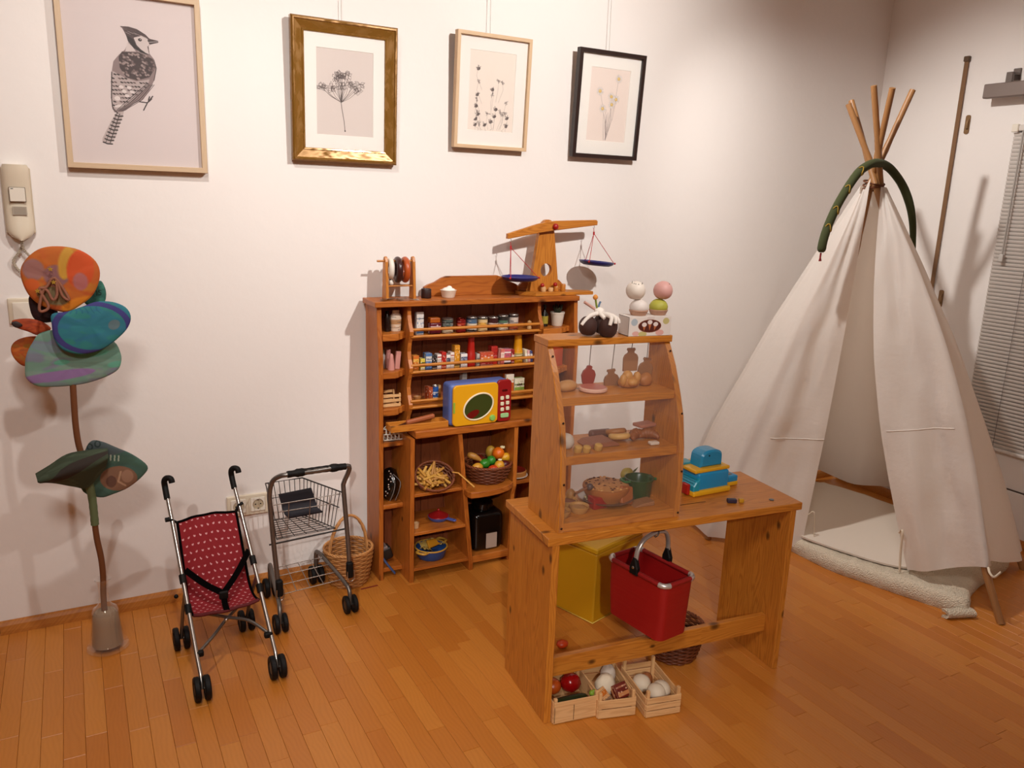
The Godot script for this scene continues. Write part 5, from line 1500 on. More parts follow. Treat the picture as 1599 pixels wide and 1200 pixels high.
func bakery_goods() -> void:
	var st := mb()
	var crust := hexm("b97a38", 0.55)
	var crust_d := hexm("8e4f22", 0.55)
	var bun := hexm("c08a4a", 0.55)
	# cut-out boards hanging on cords from the case's top
	var hung := func(x: float, y: float, z: float, outline: PackedVector2Array, m: Material, label: String, cat: String, tilt: float) -> void:
		var o := dthing("hanging_board", label, cat, x, y, z, 0.0, "cut-outs hanging in the display case")
		o.rotation.z = tilt
		var s2 := mb(); prism(s2, outline, 0.008, Transform3D.IDENTITY, 0.001, 1); put("board", s2, m, o)
		s2 = mb()
		var top := o.transform.affine_inverse() * tl(x + 0.004, 1.0955, z)
		tube(s2, [Vector3(0, 0.02, 0.0), top], 0.0012, 5); put("cord", s2, M.cord, o)
	var bottle_cut := P([-0.024, -0.034, 0.024, -0.034, 0.025, 0.006, 0.020, 0.016, 0.010, 0.022, 0.010, 0.027, 0.014, 0.030, 0.012, 0.036, -0.012, 0.036, -0.014, 0.030, -0.010, 0.027, -0.010, 0.022, -0.020, 0.016, -0.025, 0.006])
	hung.call(0.182, 0.992, -0.20, P([0.002, -0.040, 0.012, -0.034, 0.020, -0.012, 0.023, 0.006, 0.018, 0.018, 0.008, 0.024, 0.010, 0.030, 0.004, 0.034, -0.006, 0.033, -0.009, 0.025, -0.018, 0.018, -0.023, 0.004, -0.018, -0.018]), hexm("8e2a1c", 0.5), "red wooden strawberry shaped cut-out hanging leftmost in the display case", "cut-out", -0.04)
	hung.call(0.258, 0.976, -0.195, bottle_cut, hexm("8a5a38", 0.6), "brown bottle shaped board hanging beside the strawberry cut-out", "cut-out", 0.10)
	hung.call(0.322, 1.036, -0.20, bottle_cut, hexm("a06c45", 0.6), "brown bottle shaped board hanging highest on a short cord", "cut-out", 0.0)
	hung.call(0.376, 1.004, -0.20, bottle_cut, hexm("94623c", 0.6), "brown bottle shaped board hanging rightmost near the side panel", "cut-out", -0.16)
	# upper shelf
	var y := 0.9625
	var lump_thing := func(called: String, x: float, yy: float, z: float, r: Vector3, m: Material, label: String, cat: String, amp := 0.1, turn := 0.0, sd := 1) -> void:
		var s2 := mb(); lump(s2, Vector3(0, r.y * 0.7, 0), r, amp, 0.025, sd, 20, Basis.IDENTITY, -0.7)
		one(called, s2, m, label, cat, tl(x, yy, z), -TA + turn)
	lump_thing.call("toy_loaf", 0.098, y, -0.17, Vector3(0.034, 0.018, 0.022), hexm("b88248", 0.6), "pale brown loaf at the left end of the upper case shelf", "bread", 0.08, 0.2, 4)
	st = mb(); lathe(st, [[0.0, 0.0], [0.036, 0.0], [0.041, 0.004], [0.041, 0.010], [0.038, 0.013]], 28); 
	var ham := dthing("toy_ham", "pink sliced ham disc with a pale rim on the upper case shelf", "ham", 0.170, y, -0.145)
	put("rind", st, hexm("dcae98", 0.5), ham)
	st = mb(); lathe(st, [[0.038, 0.013], [0.030, 0.0125], [0.0, 0.013]], 28); put("meat", st, hexm("b8604e", 0.45), ham)
	var cr := dthing("toy_croissant_bread", "golden plaited bread with round knobs on the upper case shelf", "bread", 0.300, y, -0.165)
	st = mb(); lump(st, Vector3(0, 0.014, 0), Vector3(0.036, 0.020, 0.022), 0.1, 0.03, 7, 20, Basis.IDENTITY, -0.7); put("body", st, crust, cr)
	for q in [[-0.027, 0.024, 0.012, 0.011, 0.018], [-0.006, 0.033, 0.0, 0.016, 0.017], [0.024, 0.028, 0.004, 0.012, 0.018], [0.0, 0.018, 0.018, 0.017, 0.012]]:
		st = mb(); lump(st, Vector3(q[0], q[1], q[2]), Vector3(q[3], q[4], q[3]), 0.06, 0.02, 8, 14); put("knob", st, hexm("c48a44", 0.5), cr)
	lump_thing.call("toy_roll", 0.362, y, -0.175, Vector3(0.027, 0.022, 0.02), hexm("ad6c34", 0.55), "brown pointed roll right of the knobbly bread", "bread", 0.12, 0.5, 9)
	# middle shelf
	y = 0.8035
	lump_thing.call("toy_loaf", 0.082, y, -0.13, Vector3(0.026, 0.026, 0.022), hexm("d0bfae", 0.6), "white floury loaf at the left end of the middle case shelf", "bread", 0.05, 0.0, 11)
	for q in [[0.098, -0.085, "leftmost of three small yellow poppy rolls at the middle shelf edge"], [0.122, -0.078, "middle one of three small yellow poppy rolls at the shelf edge"], [0.163, -0.085, "rightmost of three small yellow poppy rolls beside the brown bread"]]:
		var o := dthing("poppy_roll", q[2], "roll", q[0], y, q[1], 0.3, "small yellow rolls on the middle case shelf")
		st = mb(); lathe(st, [[0.0, 0.0], [0.010, 0.0], [0.0125, 0.005], [0.0115, 0.017], [0.008, 0.02], [0.0, 0.0205]], 16, Transform3D(Basis(Vector3.RIGHT, 0.25), Vector3.ZERO)); put("dough", st, hexm("c29348", 0.5), o)
		st = mb(); ball(st, Vector3(0.003, 0.012, 0.0115), Vector3(0.004, 0.004, 0.002), 8); put("hole", st, hexm("4a2a14", 0.6), o)
	st = mb(); rbox(st, Vector3(0, 0.012, 0), Vector3(0.075, 0.024, 0.026), 0.010); one("toy_eclair", st, hexm("6f4638", 0.5), "dark brown iced bar at the back of the middle case shelf", "pastry", tl(0.232, y, -0.195), -TA)
	st = mb(); prism(st, P([-0.052, 0.0, -0.035, 0.010, 0.03, 0.014, 0.052, 0.004, 0.05, 0.0, -0.05, -0.002]), 0.07, Transform3D(Basis.IDENTITY, Vector3(0, 0.0025, 0)), 0.003); one("flat_bread", st, hexm("93583a", 0.6), "flat brown bread slab behind the yellow rolls", "bread", tl(0.192, y, -0.135), -TA)
	for q in [[0.268, 0.011, -0.145, "d0a05a", "front pale dough ring leaning on the middle case shelf", 0.25], [0.275, 0.014, -0.18, "a86c38", "browner dough ring standing behind the pale one", 0.35]]:
		st = mb(); torus(st, Vector3(0, 0, 0), 0.024, 0.0095, Basis(Vector3.RIGHT, PI / 2 - q[5]), 28, 10); one("dough_ring", st, hexm(q[3], 0.55), q[4], "pastry", tl(q[0], y + q[1] + 0.004, q[2]), -TA, "dough rings on the middle case shelf")
	for q in [[0.326, -0.14, 0.3, "left croissant in the heap at the right of the middle shelf"], [0.362, -0.135, -0.4, "right croissant in the heap at the right of the middle shelf"]]:
		st = mb()
		var l := smooth([Vector3(-0.03, 0.010, 0.014), Vector3(-0.018, 0.015, 0.0), Vector3(0.0, 0.018, -0.006), Vector3(0.018, 0.015, 0.0), Vector3(0.03, 0.010, 0.014)], 5)
		var rs := []
		for i in l.size(): rs.append((0.004 + 0.013 * sin(PI * i / (l.size() - 1))) * (1.0 if i % 3 else 0.86))
		tube(st, l, rs, 10); one("toy_croissant", st, crust_d, q[3], "croissant", tl(q[0], y, q[1]), -TA + q[2], "croissants in the display case")
	st = mb(); rbox(st, Vector3(0, 0.005, 0), Vector3(0.062, 0.01, 0.04), 0.003); one("bread_slice", st, hexm("b0725a", 0.6), "pinkish brown bread slice lying on top of the croissants", "bread", tl(0.365, y + 0.033, -0.165), -TA + 0.2)
	st = mb(); rbox(st, Vector3(0, 0.005, 0), Vector3(0.03, 0.009, 0.02), 0.003); one("paper_scrap", st, hexm("d9c4b0", 0.7), "small pale bun half lying below the croissants", "bread", tl(0.35, y, -0.085), -TA)
	# bottom: pie on a cake plate
	y = 0.6105
	var pie := dthing("toy_pie", "round golden pie with a dotted crumb top on a silver plate", "pie", 0.243, y, -0.16)
	st = mb(); lathe(st, [[0.0, 0.006], [0.05, 0.006], [0.083, 0.016], [0.086, 0.019], [0.082, 0.0195], [0.05, 0.010], [0.0, 0.010]], 36); lathe(st, [[0.0, 0.0], [0.035, 0.0], [0.03, 0.006], [0.0, 0.007]], 24); put("plate", st, hexm("8d837c", 0.25, 0.7), pie)
	st = mb(); lathe(st, [[0.055, 0.011], [0.064, 0.026], [0.071, 0.045], [0.0705, 0.052], [0.064, 0.054]], 36); put("crust", st, hexm("a5622a", 0.6), pie)
	st = mb(); lathe(st, [[0.064, 0.054], [0.04, 0.058], [0.0, 0.060]], 36); put("topping", st, hexm("bd8146", 0.65), pie)
	var r := RandomNumberGenerator.new(); r.seed = 8
	st = mb()
	for i in 60:
		var a := r.randf() * TAU; var d := sqrt(r.randf()) * 0.066
		ball(st, Vector3(cos(a) * d, 0.0575 - d * 0.05, sin(a) * d), Vector3(0.005, 0.003, 0.004) * r.randf_range(0.6, 1.3), 6)
	put("crumbs", st, hexm("cf9656", 0.7), pie).set_meta("kind", "stuff")
	st = mb()
	for i in 38:
		var a := r.randf() * TAU; var d := sqrt(r.randf()) * 0.062
		ball(st, Vector3(cos(a) * d, 0.059 - d * 0.05, sin(a) * d), Vector3(0.0042, 0.0026, 0.0032) * r.randf_range(0.7, 1.3), 6)
	put("raisins", st, hexm("5a2c16", 0.6), pie).set_meta("kind", "stuff")
	var sp := dthing("ice_scoop", "wooden stick with a dark grey ball leaning over the pie plate", "scoop", 0.150, 0.678, -0.115)
	st = mb(); ball(st, Vector3(0.012, 0.004, 0), Vector3.ONE * 0.0105, 14); put("head", st, hexm("4e4242", 0.4), sp)
	st = mb(); tube(st, [Vector3(0.004, 0.002, 0), Vector3(-0.034, -0.012, 0)], 0.0035, 8); put("stick", st, hexm("7a4a2c", 0.5), sp)
	var pa := dthing("toy_pineapple", "yellow toy pineapple with dark green leaves behind the green pot", "pineapple", 0.352, 0.6105, -0.222)
	st = mb(); lump(st, Vector3(0, 0.053, 0), Vector3(0.022, 0.022, 0.016), 0.06, 0.05, 13, 16); put("fruit", st, hexm("b8a24a", 0.45), pa)
	st = mb(); lump(st, Vector3(0.005, 0.018, 0), Vector3(0.022, 0.022, 0.014), 0.06, 0.05, 14, 14); put("lower_fruit", st, hexm("a38a42", 0.5), pa)
	for q in [[0.036, 0.074], [0.042, 0.056], [0.030, 0.048]]:
		st = mb(); tube(st, [Vector3(0.012, 0.055, 0.004), Vector3((q[0] + 0.012) / 2, (q[1] + 0.05) / 2 + 0.003, 0.006), Vector3(q[0], q[1], 0.004)], [0.003, 0.006, 0.001], 6, false, true, 0.4); put("leaf", st, hexm("4a5a24", 0.6), pa)
	var gp := dthing("green_pot", "dark green toy cooking pot with two handles in the display case", "pot", 0.362, 0.6105, -0.165)
	st = mb(); lathe(st, [[0.0, 0.0], [0.034, 0.0], [0.037, 0.003], [0.041, 0.052], [0.045, 0.058], [0.0455, 0.062], [0.043, 0.062], [0.038, 0.054], [0.034, 0.008], [0.0, 0.006]], 32); put("body", st, hexm("0f4a22", 0.3), gp)
	for s in [-1, 1]:
		st = mb(); tube(st, smooth([Vector3(s * 0.042, 0.057, -0.016), Vector3(s * 0.058, 0.057, -0.012), Vector3(s * 0.058, 0.057, 0.012), Vector3(s * 0.042, 0.057, 0.016)], 5), 0.0045, 8); put("handle", st, hexm("12602e", 0.3), gp)
	st = mb(); prism(st, rrect(0.05, 0.054, 0.006), 0.011, Transform3D(Basis(Vector3(0, 0, 1), -0.28) * Basis(Vector3.RIGHT, -0.35), Vector3(0, 0.032, 0)), 0.002); one("toy_toast", st, hexm("a1592a", 0.6), "brown square toast leaning against the green pot", "toast", tl(0.286, y, -0.112), -TA + 0.25)
	st = mb(); prism(st, rrect(0.05, 0.05, 0.006), 0.008, Transform3D(Basis(Vector3(0, 0, 1), 0.1) * Basis(Vector3.RIGHT, -0.9), Vector3(0, 0.022, 0)), 0.002); one("toy_toast", st, hexm("7c4020", 0.6), "darker toast slice tucked behind the leaning one", "toast", tl(0.26, y, -0.135), -TA - 0.2)
	st = mb(); prism(st, P([-0.034, 0, 0.034, 0, 0.034, 0.013, 0.0, 0.010, -0.02, 0.005]), 0.045, Transform3D.IDENTITY, 0.002); one("bread_wedge", st, hexm("9c6a44", 0.6), "flat pale wedge of bread in front of the green pot", "bread", tl(0.335, y, -0.105), -TA)
	st = mb(); rbox(st, Vector3(0, 0.018, 0), Vector3(0.05, 0.036, 0.036), 0.003); one("red_block", st, hexm("96120c", 0.4), "bright red little block at the front of the case floor", "block", tl(0.197, y, -0.125), -TA + 0.12)
	for q in [[0.060, -0.095, "small tart with an empty pale shell, leftmost in the case"], [0.118, -0.165, "tart filled with chopped nuts behind the other two"], [0.128, -0.11, "tart with a crinkled pale shell nearest the red block"]]:
		var o := dthing("toy_tart", q[2], "tart", q[0], y, q[1], 0.0, "toy tarts in the display case")
		st = mb(); lathe(st, [[0.0, 0.0], [0.022, 0.0], [0.030, 0.017], [0.0295, 0.020], [0.0265, 0.018], [0.024, 0.010], [0.0, 0.009]], 22); put("shell", st, hexm("b58346", 0.6), o)
		st = mb(); lump(st, Vector3(0, 0.011, 0), Vector3(0.025, 0.006, 0.025), 0.25, 0.09, 15, 20); put("filling", st, hexm("7a4426" if q[1] < -0.15 else "a8763e", 0.6), o)
	var gr := dthing("toy_grapes", "bunch of pale translucent grapes below the pie plate", "grapes", 0.196, y, -0.175)
	st = mb()
	for i in 24: ball(st, Vector3(r.randf_range(-0.026, 0.026), 0.006 + r.randf() * 0.018 * (1 - (i % 3) * 0.2), r.randf_range(-0.004, 0.05)), Vector3.ONE * 0.0065, 8)
	put("berries", st, hexm("a99a72", 0.2), gr).set_meta("kind", "stuff")
	st = mb(); lump(st, Vector3(0, 0.02, 0), Vector3(0.015, 0.021, 0.015), 0.08, 0.03, 16, 14, Basis.IDENTITY, -0.94); one("toy_pear", st, hexm("a8743a", 0.5), "brownish pear standing left of the grapes", "pear", tl(0.140, y, -0.19), -TA)
	# on top of the case: chocolate cake with icing
	var ck := dthing("plush_cake", "dark brown plush chocolate cake with dripping white icing on the display case", "cake", 0.196, 1.1155, -0.19)
	var choc := hexm("3b1d14", 0.75)
	choc.rim_enabled = true; choc.rim = 0.3
	for q in [[-0.030, 0.028, 0.0, 0.027, 0.030, 0.028], [0.022, 0.028, 0.024, 0.029, 0.034, 0.027], [0.026, 0.03, -0.018, 0.027, 0.032, 0.026]]:
		st = mb(); lump(st, Vector3(q[0], q[1], q[2]), Vector3(q[3], q[4], q[5]), 0.03, 0.02, 3, 24, Basis.IDENTITY, -0.82); put("lobe", st, choc, ck)
	var icing := hexm("ece2d8", 0.7)
	st = mb()
	lump(st, Vector3(0.006, 0.070, -0.004), Vector3(0.016, 0.012, 0.014), 0.15, 0.03, 5, 16)
	for q in [[0.018, 0.060, 0.045, 0.011, 0.038, 0.053], [0.030, 0.060, 0.044, 0.029, 0.042, 0.053], [0.040, 0.056, 0.036, 0.046, 0.041, 0.044], [-0.030, 0.060, 0.010, -0.056, 0.034, 0.010], [0.0, 0.066, 0.012, 0.004, 0.055, 0.034]]:
		tube(st, smooth([Vector3(0.006, 0.066, 0.005), Vector3(q[0], q[1], q[2]), Vector3(q[3], q[4], q[5])], 5), [0.006, 0.007, 0.007, 0.007, 0.007, 0.0065, 0.006, 0.006, 0.006, 0.0055, 0.005], 8)
	put("icing", st, icing, ck)
	for q in [[-0.008, 0.105, -0.004, "7d8a2e", 0.003], [0.010, 0.098, -0.006, "5d7896", 0.003]]:
		st = mb(); tube(st, smooth([Vector3(0.0, 0.072, -0.002), Vector3(q[0] * 0.6, 0.09, q[2]), Vector3(q[0], q[1], q[2])], 4), q[4], 7); put("sprig", st, hexm(q[3], 0.7), ck)
	st = mb(); lump(st, Vector3(-0.009, 0.111, -0.004), Vector3(0.008, 0.008, 0.006), 0.15, 0.05, 6, 10); put("blossom", st, hexm("d98e3c", 0.7), ck)
	st = mb(); tube(st, [Vector3(-0.012, 0.078, 0.0), Vector3(-0.045, 0.098, -0.002)], 0.0042, 8); put("candle", st, hexm("c99a8a", 0.6), ck)
	# carton with ice-cream scoops
	var im := canvas(256, 128, Color("e2d8d0"))
	for q in [[30, 35, 20, 24, "a9b4bc"], [226, 30, 20, 22, "c0b478"], [42, 112, 22, 16, "dcaaa0"], [190, 108, 26, 20, "dba79c"], [84, 116, 26, 18, "c4b878"], [130, 8, 24, 12, "d8c8c0"]]:
		c_ell(im, Vector2(q[0], q[1]), q[2], q[3], Color(q[4]))
	c_ell(im, Vector2(126, 62), 72, 45, Color("8a5238"))
	c_ell(im, Vector2(126, 62), 68, 41, Color("521d12"))
	for q in [[92, 52, 86, 96], [126, 36, 126, 94], [162, 50, 160, 94]]:
		c_poly(im, P([q[0] - 11, q[1] + 6, q[0] + 11, q[1] + 6, q[2] + (126 - q[2]) * 0.15, q[3]]), Color("b5673c"))
		c_ell(im, Vector2(q[0], q[1]), 15, 15, Color("e2d3cc"))
	var bx := dthing("ice_cream_carton", "white toy ice cream carton printed with pastel dots and three cones", "carton", 0.352, 1.1155, -0.185, -0.03)
	st = mb(); box(st, Vector3(0, 0.0285, 0), Vector3(0.140, 0.057, 0.064), 0.0008); put("carton", st, hexm("ddd2ca", 0.6), bx)
	st = mb(); XF = Transform3D(Basis.IDENTITY, Vector3(0, 0.0285, 0)); picture_quad(st, 0.138, 0.0555, 0.0324); XF = Transform3D.IDENTITY; put("printed_front", st, texm(tex(im), 0.55), bx)
	st = mb()
	for q in [[0.001, -0.031, 0.001, 0.031], [0.056, -0.031, 0.056, 0.031]]:
		tube(st, [Vector3(-0.0703, q[0], q[1]), Vector3(-0.0703, q[2], q[3])], 0.0006, 4)
	tube(st, [Vector3(-0.0703, 0.001, 0.031), Vector3(-0.0703, 0.056, 0.031)], 0.0006, 4)
	put("end_flap_seam", st, hexm("4a3a34", 0.7), bx)
	var tubc := hexm("b58a70", 0.55)
	for q in [[0.330, "e3d8d0", -0.004, "e6dacd", 0.014, -0.012, "white lower scoop in a waffle cup at the left on the carton", "white speckled scoop balanced on the white one"], [0.398, "b0ad42", 0.002, "d7a29a", 0.012, 0.010, "lime green lower scoop in a waffle cup at the right on the carton", "pink scoop balanced on the lime green one"]]:
		var lo := dthing("ice_cream_scoop", q[6], "ice cream", q[0], 1.1728, -0.188, 0.0, "toy ice cream scoops on the carton")
		st = mb(); lathe(st, [[0.0, 0.0], [0.022, 0.0], [0.0285, 0.014], [0.0275, 0.016], [0.0, 0.014]], 24); put("waffle_cup", st, tubc, lo)
		st = mb(); lump(st, Vector3(0, 0.023, 0), Vector3(0.0275, 0.024, 0.0275), 0.04, 0.02, 17, 22, Basis.IDENTITY, -0.5); put("scoop", st, hexm(q[1], 0.55), lo)
		var hi := dthing("ice_cream_scoop", q[7], "ice cream", q[0] + q[5], 1.1728 + 0.0455, -0.188 + q[2], 0.0, "toy ice cream scoops on the carton")
		st = mb(); lump(st, Vector3(0, 0.026, 0), Vector3(0.029, 0.0275, 0.029), 0.03, 0.02, 19, 24, Basis.IDENTITY, -0.93); put("scoop", st, hexm(q[3], 0.5), hi)
		st = mb()
		for i in 10:
			var a := i * 2.4
			var v := Vector3(cos(a) * 0.5, 0.75, sin(a) * 0.5 + 0.2).normalized()
			if q[1] == "e3d8d0" or i == 3: ball(st, Vector3(0, 0.026, 0) + v * Vector3(0.0292, 0.0278, 0.0292), Vector3.ONE * 0.0014, 6)
		put("sprinkles", st, hexm("2a1c18", 0.5), hi)
	# ---- cash register
	var cr2 := thing("toy_cash_register", "turquoise and yellow toy cash register on the right of the counter", "cash register", tl(0.632, 0.586, -0.222), 0.0)
	var blue := hexm("1b86b8", 0.35)
	var yel := hexm("dba21c", 0.35)
	st = mb(); rbox(st, Vector3(0, 0.009, 0), Vector3(0.158, 0.018, 0.126), 0.006); put("base", st, yel, cr2)
	st = mb(); rbox(st, Vector3(0.012, 0.042, -0.004), Vector3(0.130, 0.060, 0.112), 0.008); put("body", st, blue, cr2)
	st = mb(); prism(st, P([-0.076, 0.016, -0.05, 0.016, -0.05, 0.058, -0.066, 0.048, -0.076, 0.034]), 0.116, Transform3D.IDENTITY, 0.003); put("side_ramp", st, hexm("1a90a8", 0.35), cr2)
	for i in 3:
		st = mb(); tube(st, [Vector3(-0.060 - i * 0.006, 0.055 - i * 0.006, -0.05), Vector3(-0.060 - i * 0.006, 0.055 - i * 0.006, 0.05)], 0.0016, 6); put("ridge", st, hexm("157a98", 0.35), cr2)
	st = mb(); rbox(st, Vector3(0.008, 0.078, -0.006), Vector3(0.146, 0.012, 0.108), 0.004); put("deck", st, yel, cr2)
	var dome := PackedVector2Array([Vector2(-0.046, 0.0)])
	for i in 13:
		var a := PI * (1.0 - i / 12.0)
		dome.append(Vector2(cos(a) * 0.043 + (0.003 if i > 6 else -0.001), 0.030 + pow(sin(a), 0.7) * 0.026))
	dome.append(Vector2(0.047, 0.0))
	st = mb(); prism(st, dome, 0.058, Transform3D(Basis.IDENTITY, Vector3(0.014, 0.083, 0.004)), 0.006); put("display_hood", st, hexm("1c82ac", 0.3), cr2)
	st = mb(); ball(st, Vector3(0.0, 0.122, 0.034), Vector3(0.003, 0.003, 0.0012), 8); put("screw_hole", st, M.black, cr2)
	st = mb(); ball(st, Vector3(0.068, 0.094, -0.016), Vector3(0.009, 0.011, 0.008), 12); put("red_key", st, hexm("b3201a", 0.35), cr2)
	st = mb(); rbox(st, Vector3(-0.045, 0.086, -0.035), Vector3(0.05, 0.008, 0.04), 0.003); put("keypad", st, hexm("3f8f9c", 0.35), cr2)
	st = mb(); rbox(st, Vector3(-0.084, 0.022, 0.03), Vector3(0.012, 0.036, 0.03), 0.004); put("coin_slide", st, hexm("a8180f", 0.35), cr2)
	st = mb(); rbox(st, Vector3(0.110, 0.008, -0.004), Vector3(0.066, 0.015, 0.066), 0.004); put("scanner_base", st, yel, cr2)
	st = mb(); rbox(st, Vector3(0.110, 0.024, -0.004), Vector3(0.064, 0.022, 0.064), 0.005); put("scanner_body", st, blue, cr2)
	st = mb(); box(st, Vector3(0.106, 0.0352, -0.008), Vector3(0.046, 0.0015, 0.042), 0.0); put("scanner_plate", st, hexm("6f5a4c", 0.4), cr2)
	st = mb(); rbox(st, Vector3(0, 0.006, 0), Vector3(0.030, 0.013, 0.017), 0.003); one("toy_block", st, hexm("2c2438", 0.4), "dark violet block lying at the front of the counter", "block", tl(0.655, 0.5862, -0.082), -TA - 0.35)
	st = mb(); rbox(st, Vector3(0, 0.0065, 0), Vector3(0.016, 0.013, 0.014), 0.003); one("toy_block", st, hexm("c08a1c", 0.4), "small yellow block touching the dark violet one", "block", tl(0.684, 0.5862, -0.073), -TA - 0.35)
	st = mb(); lathe(st, [[0.0, 0.0], [0.008, 0.0], [0.008, 0.0018], [0.0, 0.0018]], 18); one("toy_coin", st, hexm("6a6e74", 0.35, 0.8), "grey toy coin lying near the right end of the counter", "coin", tl(0.795, 0.5858, -0.062))

func under_counter() -> void:
	var st := mb()
	# red carry basket hanging from a hook
	var b := thing("carry_basket", "red fabric carry basket with aluminium handle hanging under the counter", "basket", tl(0.386, 0.215, -0.10), -TA + 0.233)
	var red := hexm("980a08", 0.55)
	red.normal_enabled = true
	red.normal_texture = noise_map(0.05, 3, 256, true, 1.5, 6)
	red.normal_scale = 0.3
	var W := 0.066; var L := 0.120; var H := 0.185
	var rows := []
	for i in 13:
		var t := i / 12.0
		var row := []
		var s := lerpf(0.93, 1.0, t)
		var ol := rrect(W * 2 * s, L * 2 * s, 0.022, 5)
		for k in ol.size() + 1:
			var q := ol[k % ol.size()]
			var bow := 0.0035 * sin(t * PI) * sin(k * 0.9)
			row.append(Vector3(q.x * (1 + bow * 6), t * H, -q.y * (1 + bow * 4)))
		rows.append(row)
	st = mb(); sheet(st, rows, 0.002); put("fabric_wall", st, red, b)
	st = mb(); prism(st, rrect(W * 1.86, L * 1.86, 0.02), 0.005, flatx(Vector3(0, 0.003, 0)), 0.001); put("bottom", st, red, b)
	st = mb(); var l := []
	for q in rrect(W * 2, L * 2, 0.022, 5): l.append(Vector3(q.x, H, q.y))
	tube(st, l, 0.0075, 8, true); put("rim_sleeve", st, hexm("8e0c0a", 0.6), b)
	for q in [[-1, -1], [1, -1], [1, 1], [-1, 1]]:
		st = mb(); var pp := []
		for i in 5:
			var a := PI / 2 * i / 4.0
			pp.append(Vector3(q[0] * (W - 0.022 + 0.023 * cos(a)), H, q[1] * (L - 0.022 + 0.023 * sin(a))))
		tube(st, pp, 0.0085, 8); put("corner_clip", st, hexm("d0cac4", 0.3, 0.6), b)
	st = mb()
	var arch := smooth([Vector3(-W - 0.004, H + 0.03, 0), Vector3(-W + 0.002, H + 0.068, 0), Vector3(-W + 0.022, H + 0.096, 0), Vector3(-W + 0.055, H + 0.109, 0), Vector3(W - 0.04, H + 0.111, 0), Vector3(W - 0.012, H + 0.101, 0), Vector3(W + 0.002, H + 0.072, 0), Vector3(W + 0.004, H + 0.03, 0)], 5)
	tube(st, arch, 0.0085, 10, false, true, 0.7); put("handle", st, hexm("b5ada5", 0.3, 0.5), b)
	for s in [-1, 1]:
		st = mb(); prism(st, P([-0.016, -0.012, 0.016, -0.012, 0.017, 0.012, 0.010, 0.03, 0.006, 0.042, -0.006, 0.042, -0.010, 0.03, -0.017, 0.012]), 0.016, Transform3D(Basis(Vector3.UP, PI / 2), Vector3(s * (W + 0.005), H + 0.006, 0)), 0.003); put("hinge", st, M.black, b)
		st = mb(); ball(st, Vector3(s * (W + 0.0135), H + 0.018, 0), Vector3(0.002, 0.005, 0.005), 10); put("rivet", st, M.metal, b)
	st = mb(); tube(st, smooth([Vector3(0.02, H + 0.160, 0.0), Vector3(0.02, H + 0.125, 0.0), Vector3(0.012, H + 0.112, 0.010), Vector3(0.005, H + 0.102, 0.008), Vector3(0.012, H + 0.096, -0.006), Vector3(0.022, H + 0.104, -0.008)], 4), 0.002, 6)
	var hk := put("hook", st, M.metal_grey, b)
	# yellow cube stool behind it
	var ys := thing("yellow_cube", "yellow cube stool standing behind the counter", "stool", Vector3(1.648, 0, 0.623), 0.30)
	var ym := hexm("c8920a", 0.5)
	st = mb(); box(st, Vector3(0, 0.135, 0), Vector3(0.285, 0.268, 0.285), 0.005); put("body", st, ym, ys)
	st = mb(); box(st, Vector3(0, 0.281, 0), Vector3(0.292, 0.022, 0.292), 0.005); put("lid", st, hexm("d2a010", 0.5), ys)
	st = mb(); tube(st, [Vector3(-0.143, 0.003, 0.143), Vector3(0.143, 0.003, 0.143), Vector3(0.143, 0.003, -0.143), Vector3(-0.143, 0.003, -0.143)], 0.003, 6, true); put("piping", st, hexm("e0b63a", 0.5), ys)
	# dark wicker basket
	var wb := thing("dark_wicker_basket", "round dark wicker basket on the floor behind the cross rail", "basket", tl(0.572, 0.0, -0.205), 0.0)
	wicker(wb, 0.066, 0.098, 0.115, M.wicker_dark, M.wicker_red, 15, 22, 0.0035)
	# three little fruit crates
	var mk := func(label: String, x: float, z: float, w: float, dd: float, h: float, turn: float, slats: int) -> Node3D:
		var o := dthing("fruit_crate", label, "crate", x, 0.0, z, turn, "little wooden crates under the counter")
		var s2 := mb()
		for sx in [-1, 1]:
			for sz in [-1, 1]:
				s2 = mb(); box(s2, Vector3(sx * (w / 2 - 0.007), (h + 0.02) / 2 + 0.001, sz * (dd / 2 - 0.007)), Vector3(0.010, h + 0.02 if slats > 1 else h - 0.004, 0.010), 0.001, 1); put("corner_post", s2, M.crate, o)
		var ph := (h - 0.004 * slats) / slats
		for i in slats:
			var yy := 0.003 + ph / 2 + i * (ph + 0.004)
			for s in [-1, 1]:
				s2 = mb(); box(s2, Vector3(0, yy, s * (dd / 2)), Vector3(w, ph, 0.004), 0.0006, 0); put("slat", s2, M.crate, o)
				s2 = mb(); box(s2, Vector3(s * (w / 2), yy, 0), Vector3(0.004, ph, dd - 0.006), 0.0006, 2); put("slat", s2, M.crate, o)
		s2 = mb(); box(s2, Vector3(0, 0.004, 0), Vector3(w - 0.008, 0.004, dd - 0.008), 0.0, 2); put("bottom", s2, M.crate, o)
		return o
	var c1: Node3D = mk.call("low splint wood crate of vegetables beside the left slab leg", 0.101, -0.072, 0.146, 0.15, 0.072, -0.05, 1)
	for x in [-0.071, -0.01, 0.071]:
		st = mb(); box(st, Vector3(x, 0.036, 0.0775), Vector3(0.0012, 0.058, 0.001), 0.0, 1); put("seam", st, M.screw, c1)
	st = mb(); box(st, Vector3(0, 0.066, 0.078), Vector3(0.148, 0.016, 0.003), 0.0006, 0); put("top_band", st, M.crate, c1)
	mk.call("middle slatted crate holding two white balls and two packets", 0.232, -0.060, 0.118, 0.185, 0.062, -0.16, 2)
	mk.call("rightmost slatted crate holding white round buns", 0.362, -0.018, 0.114, 0.18, 0.066, -0.10, 3)
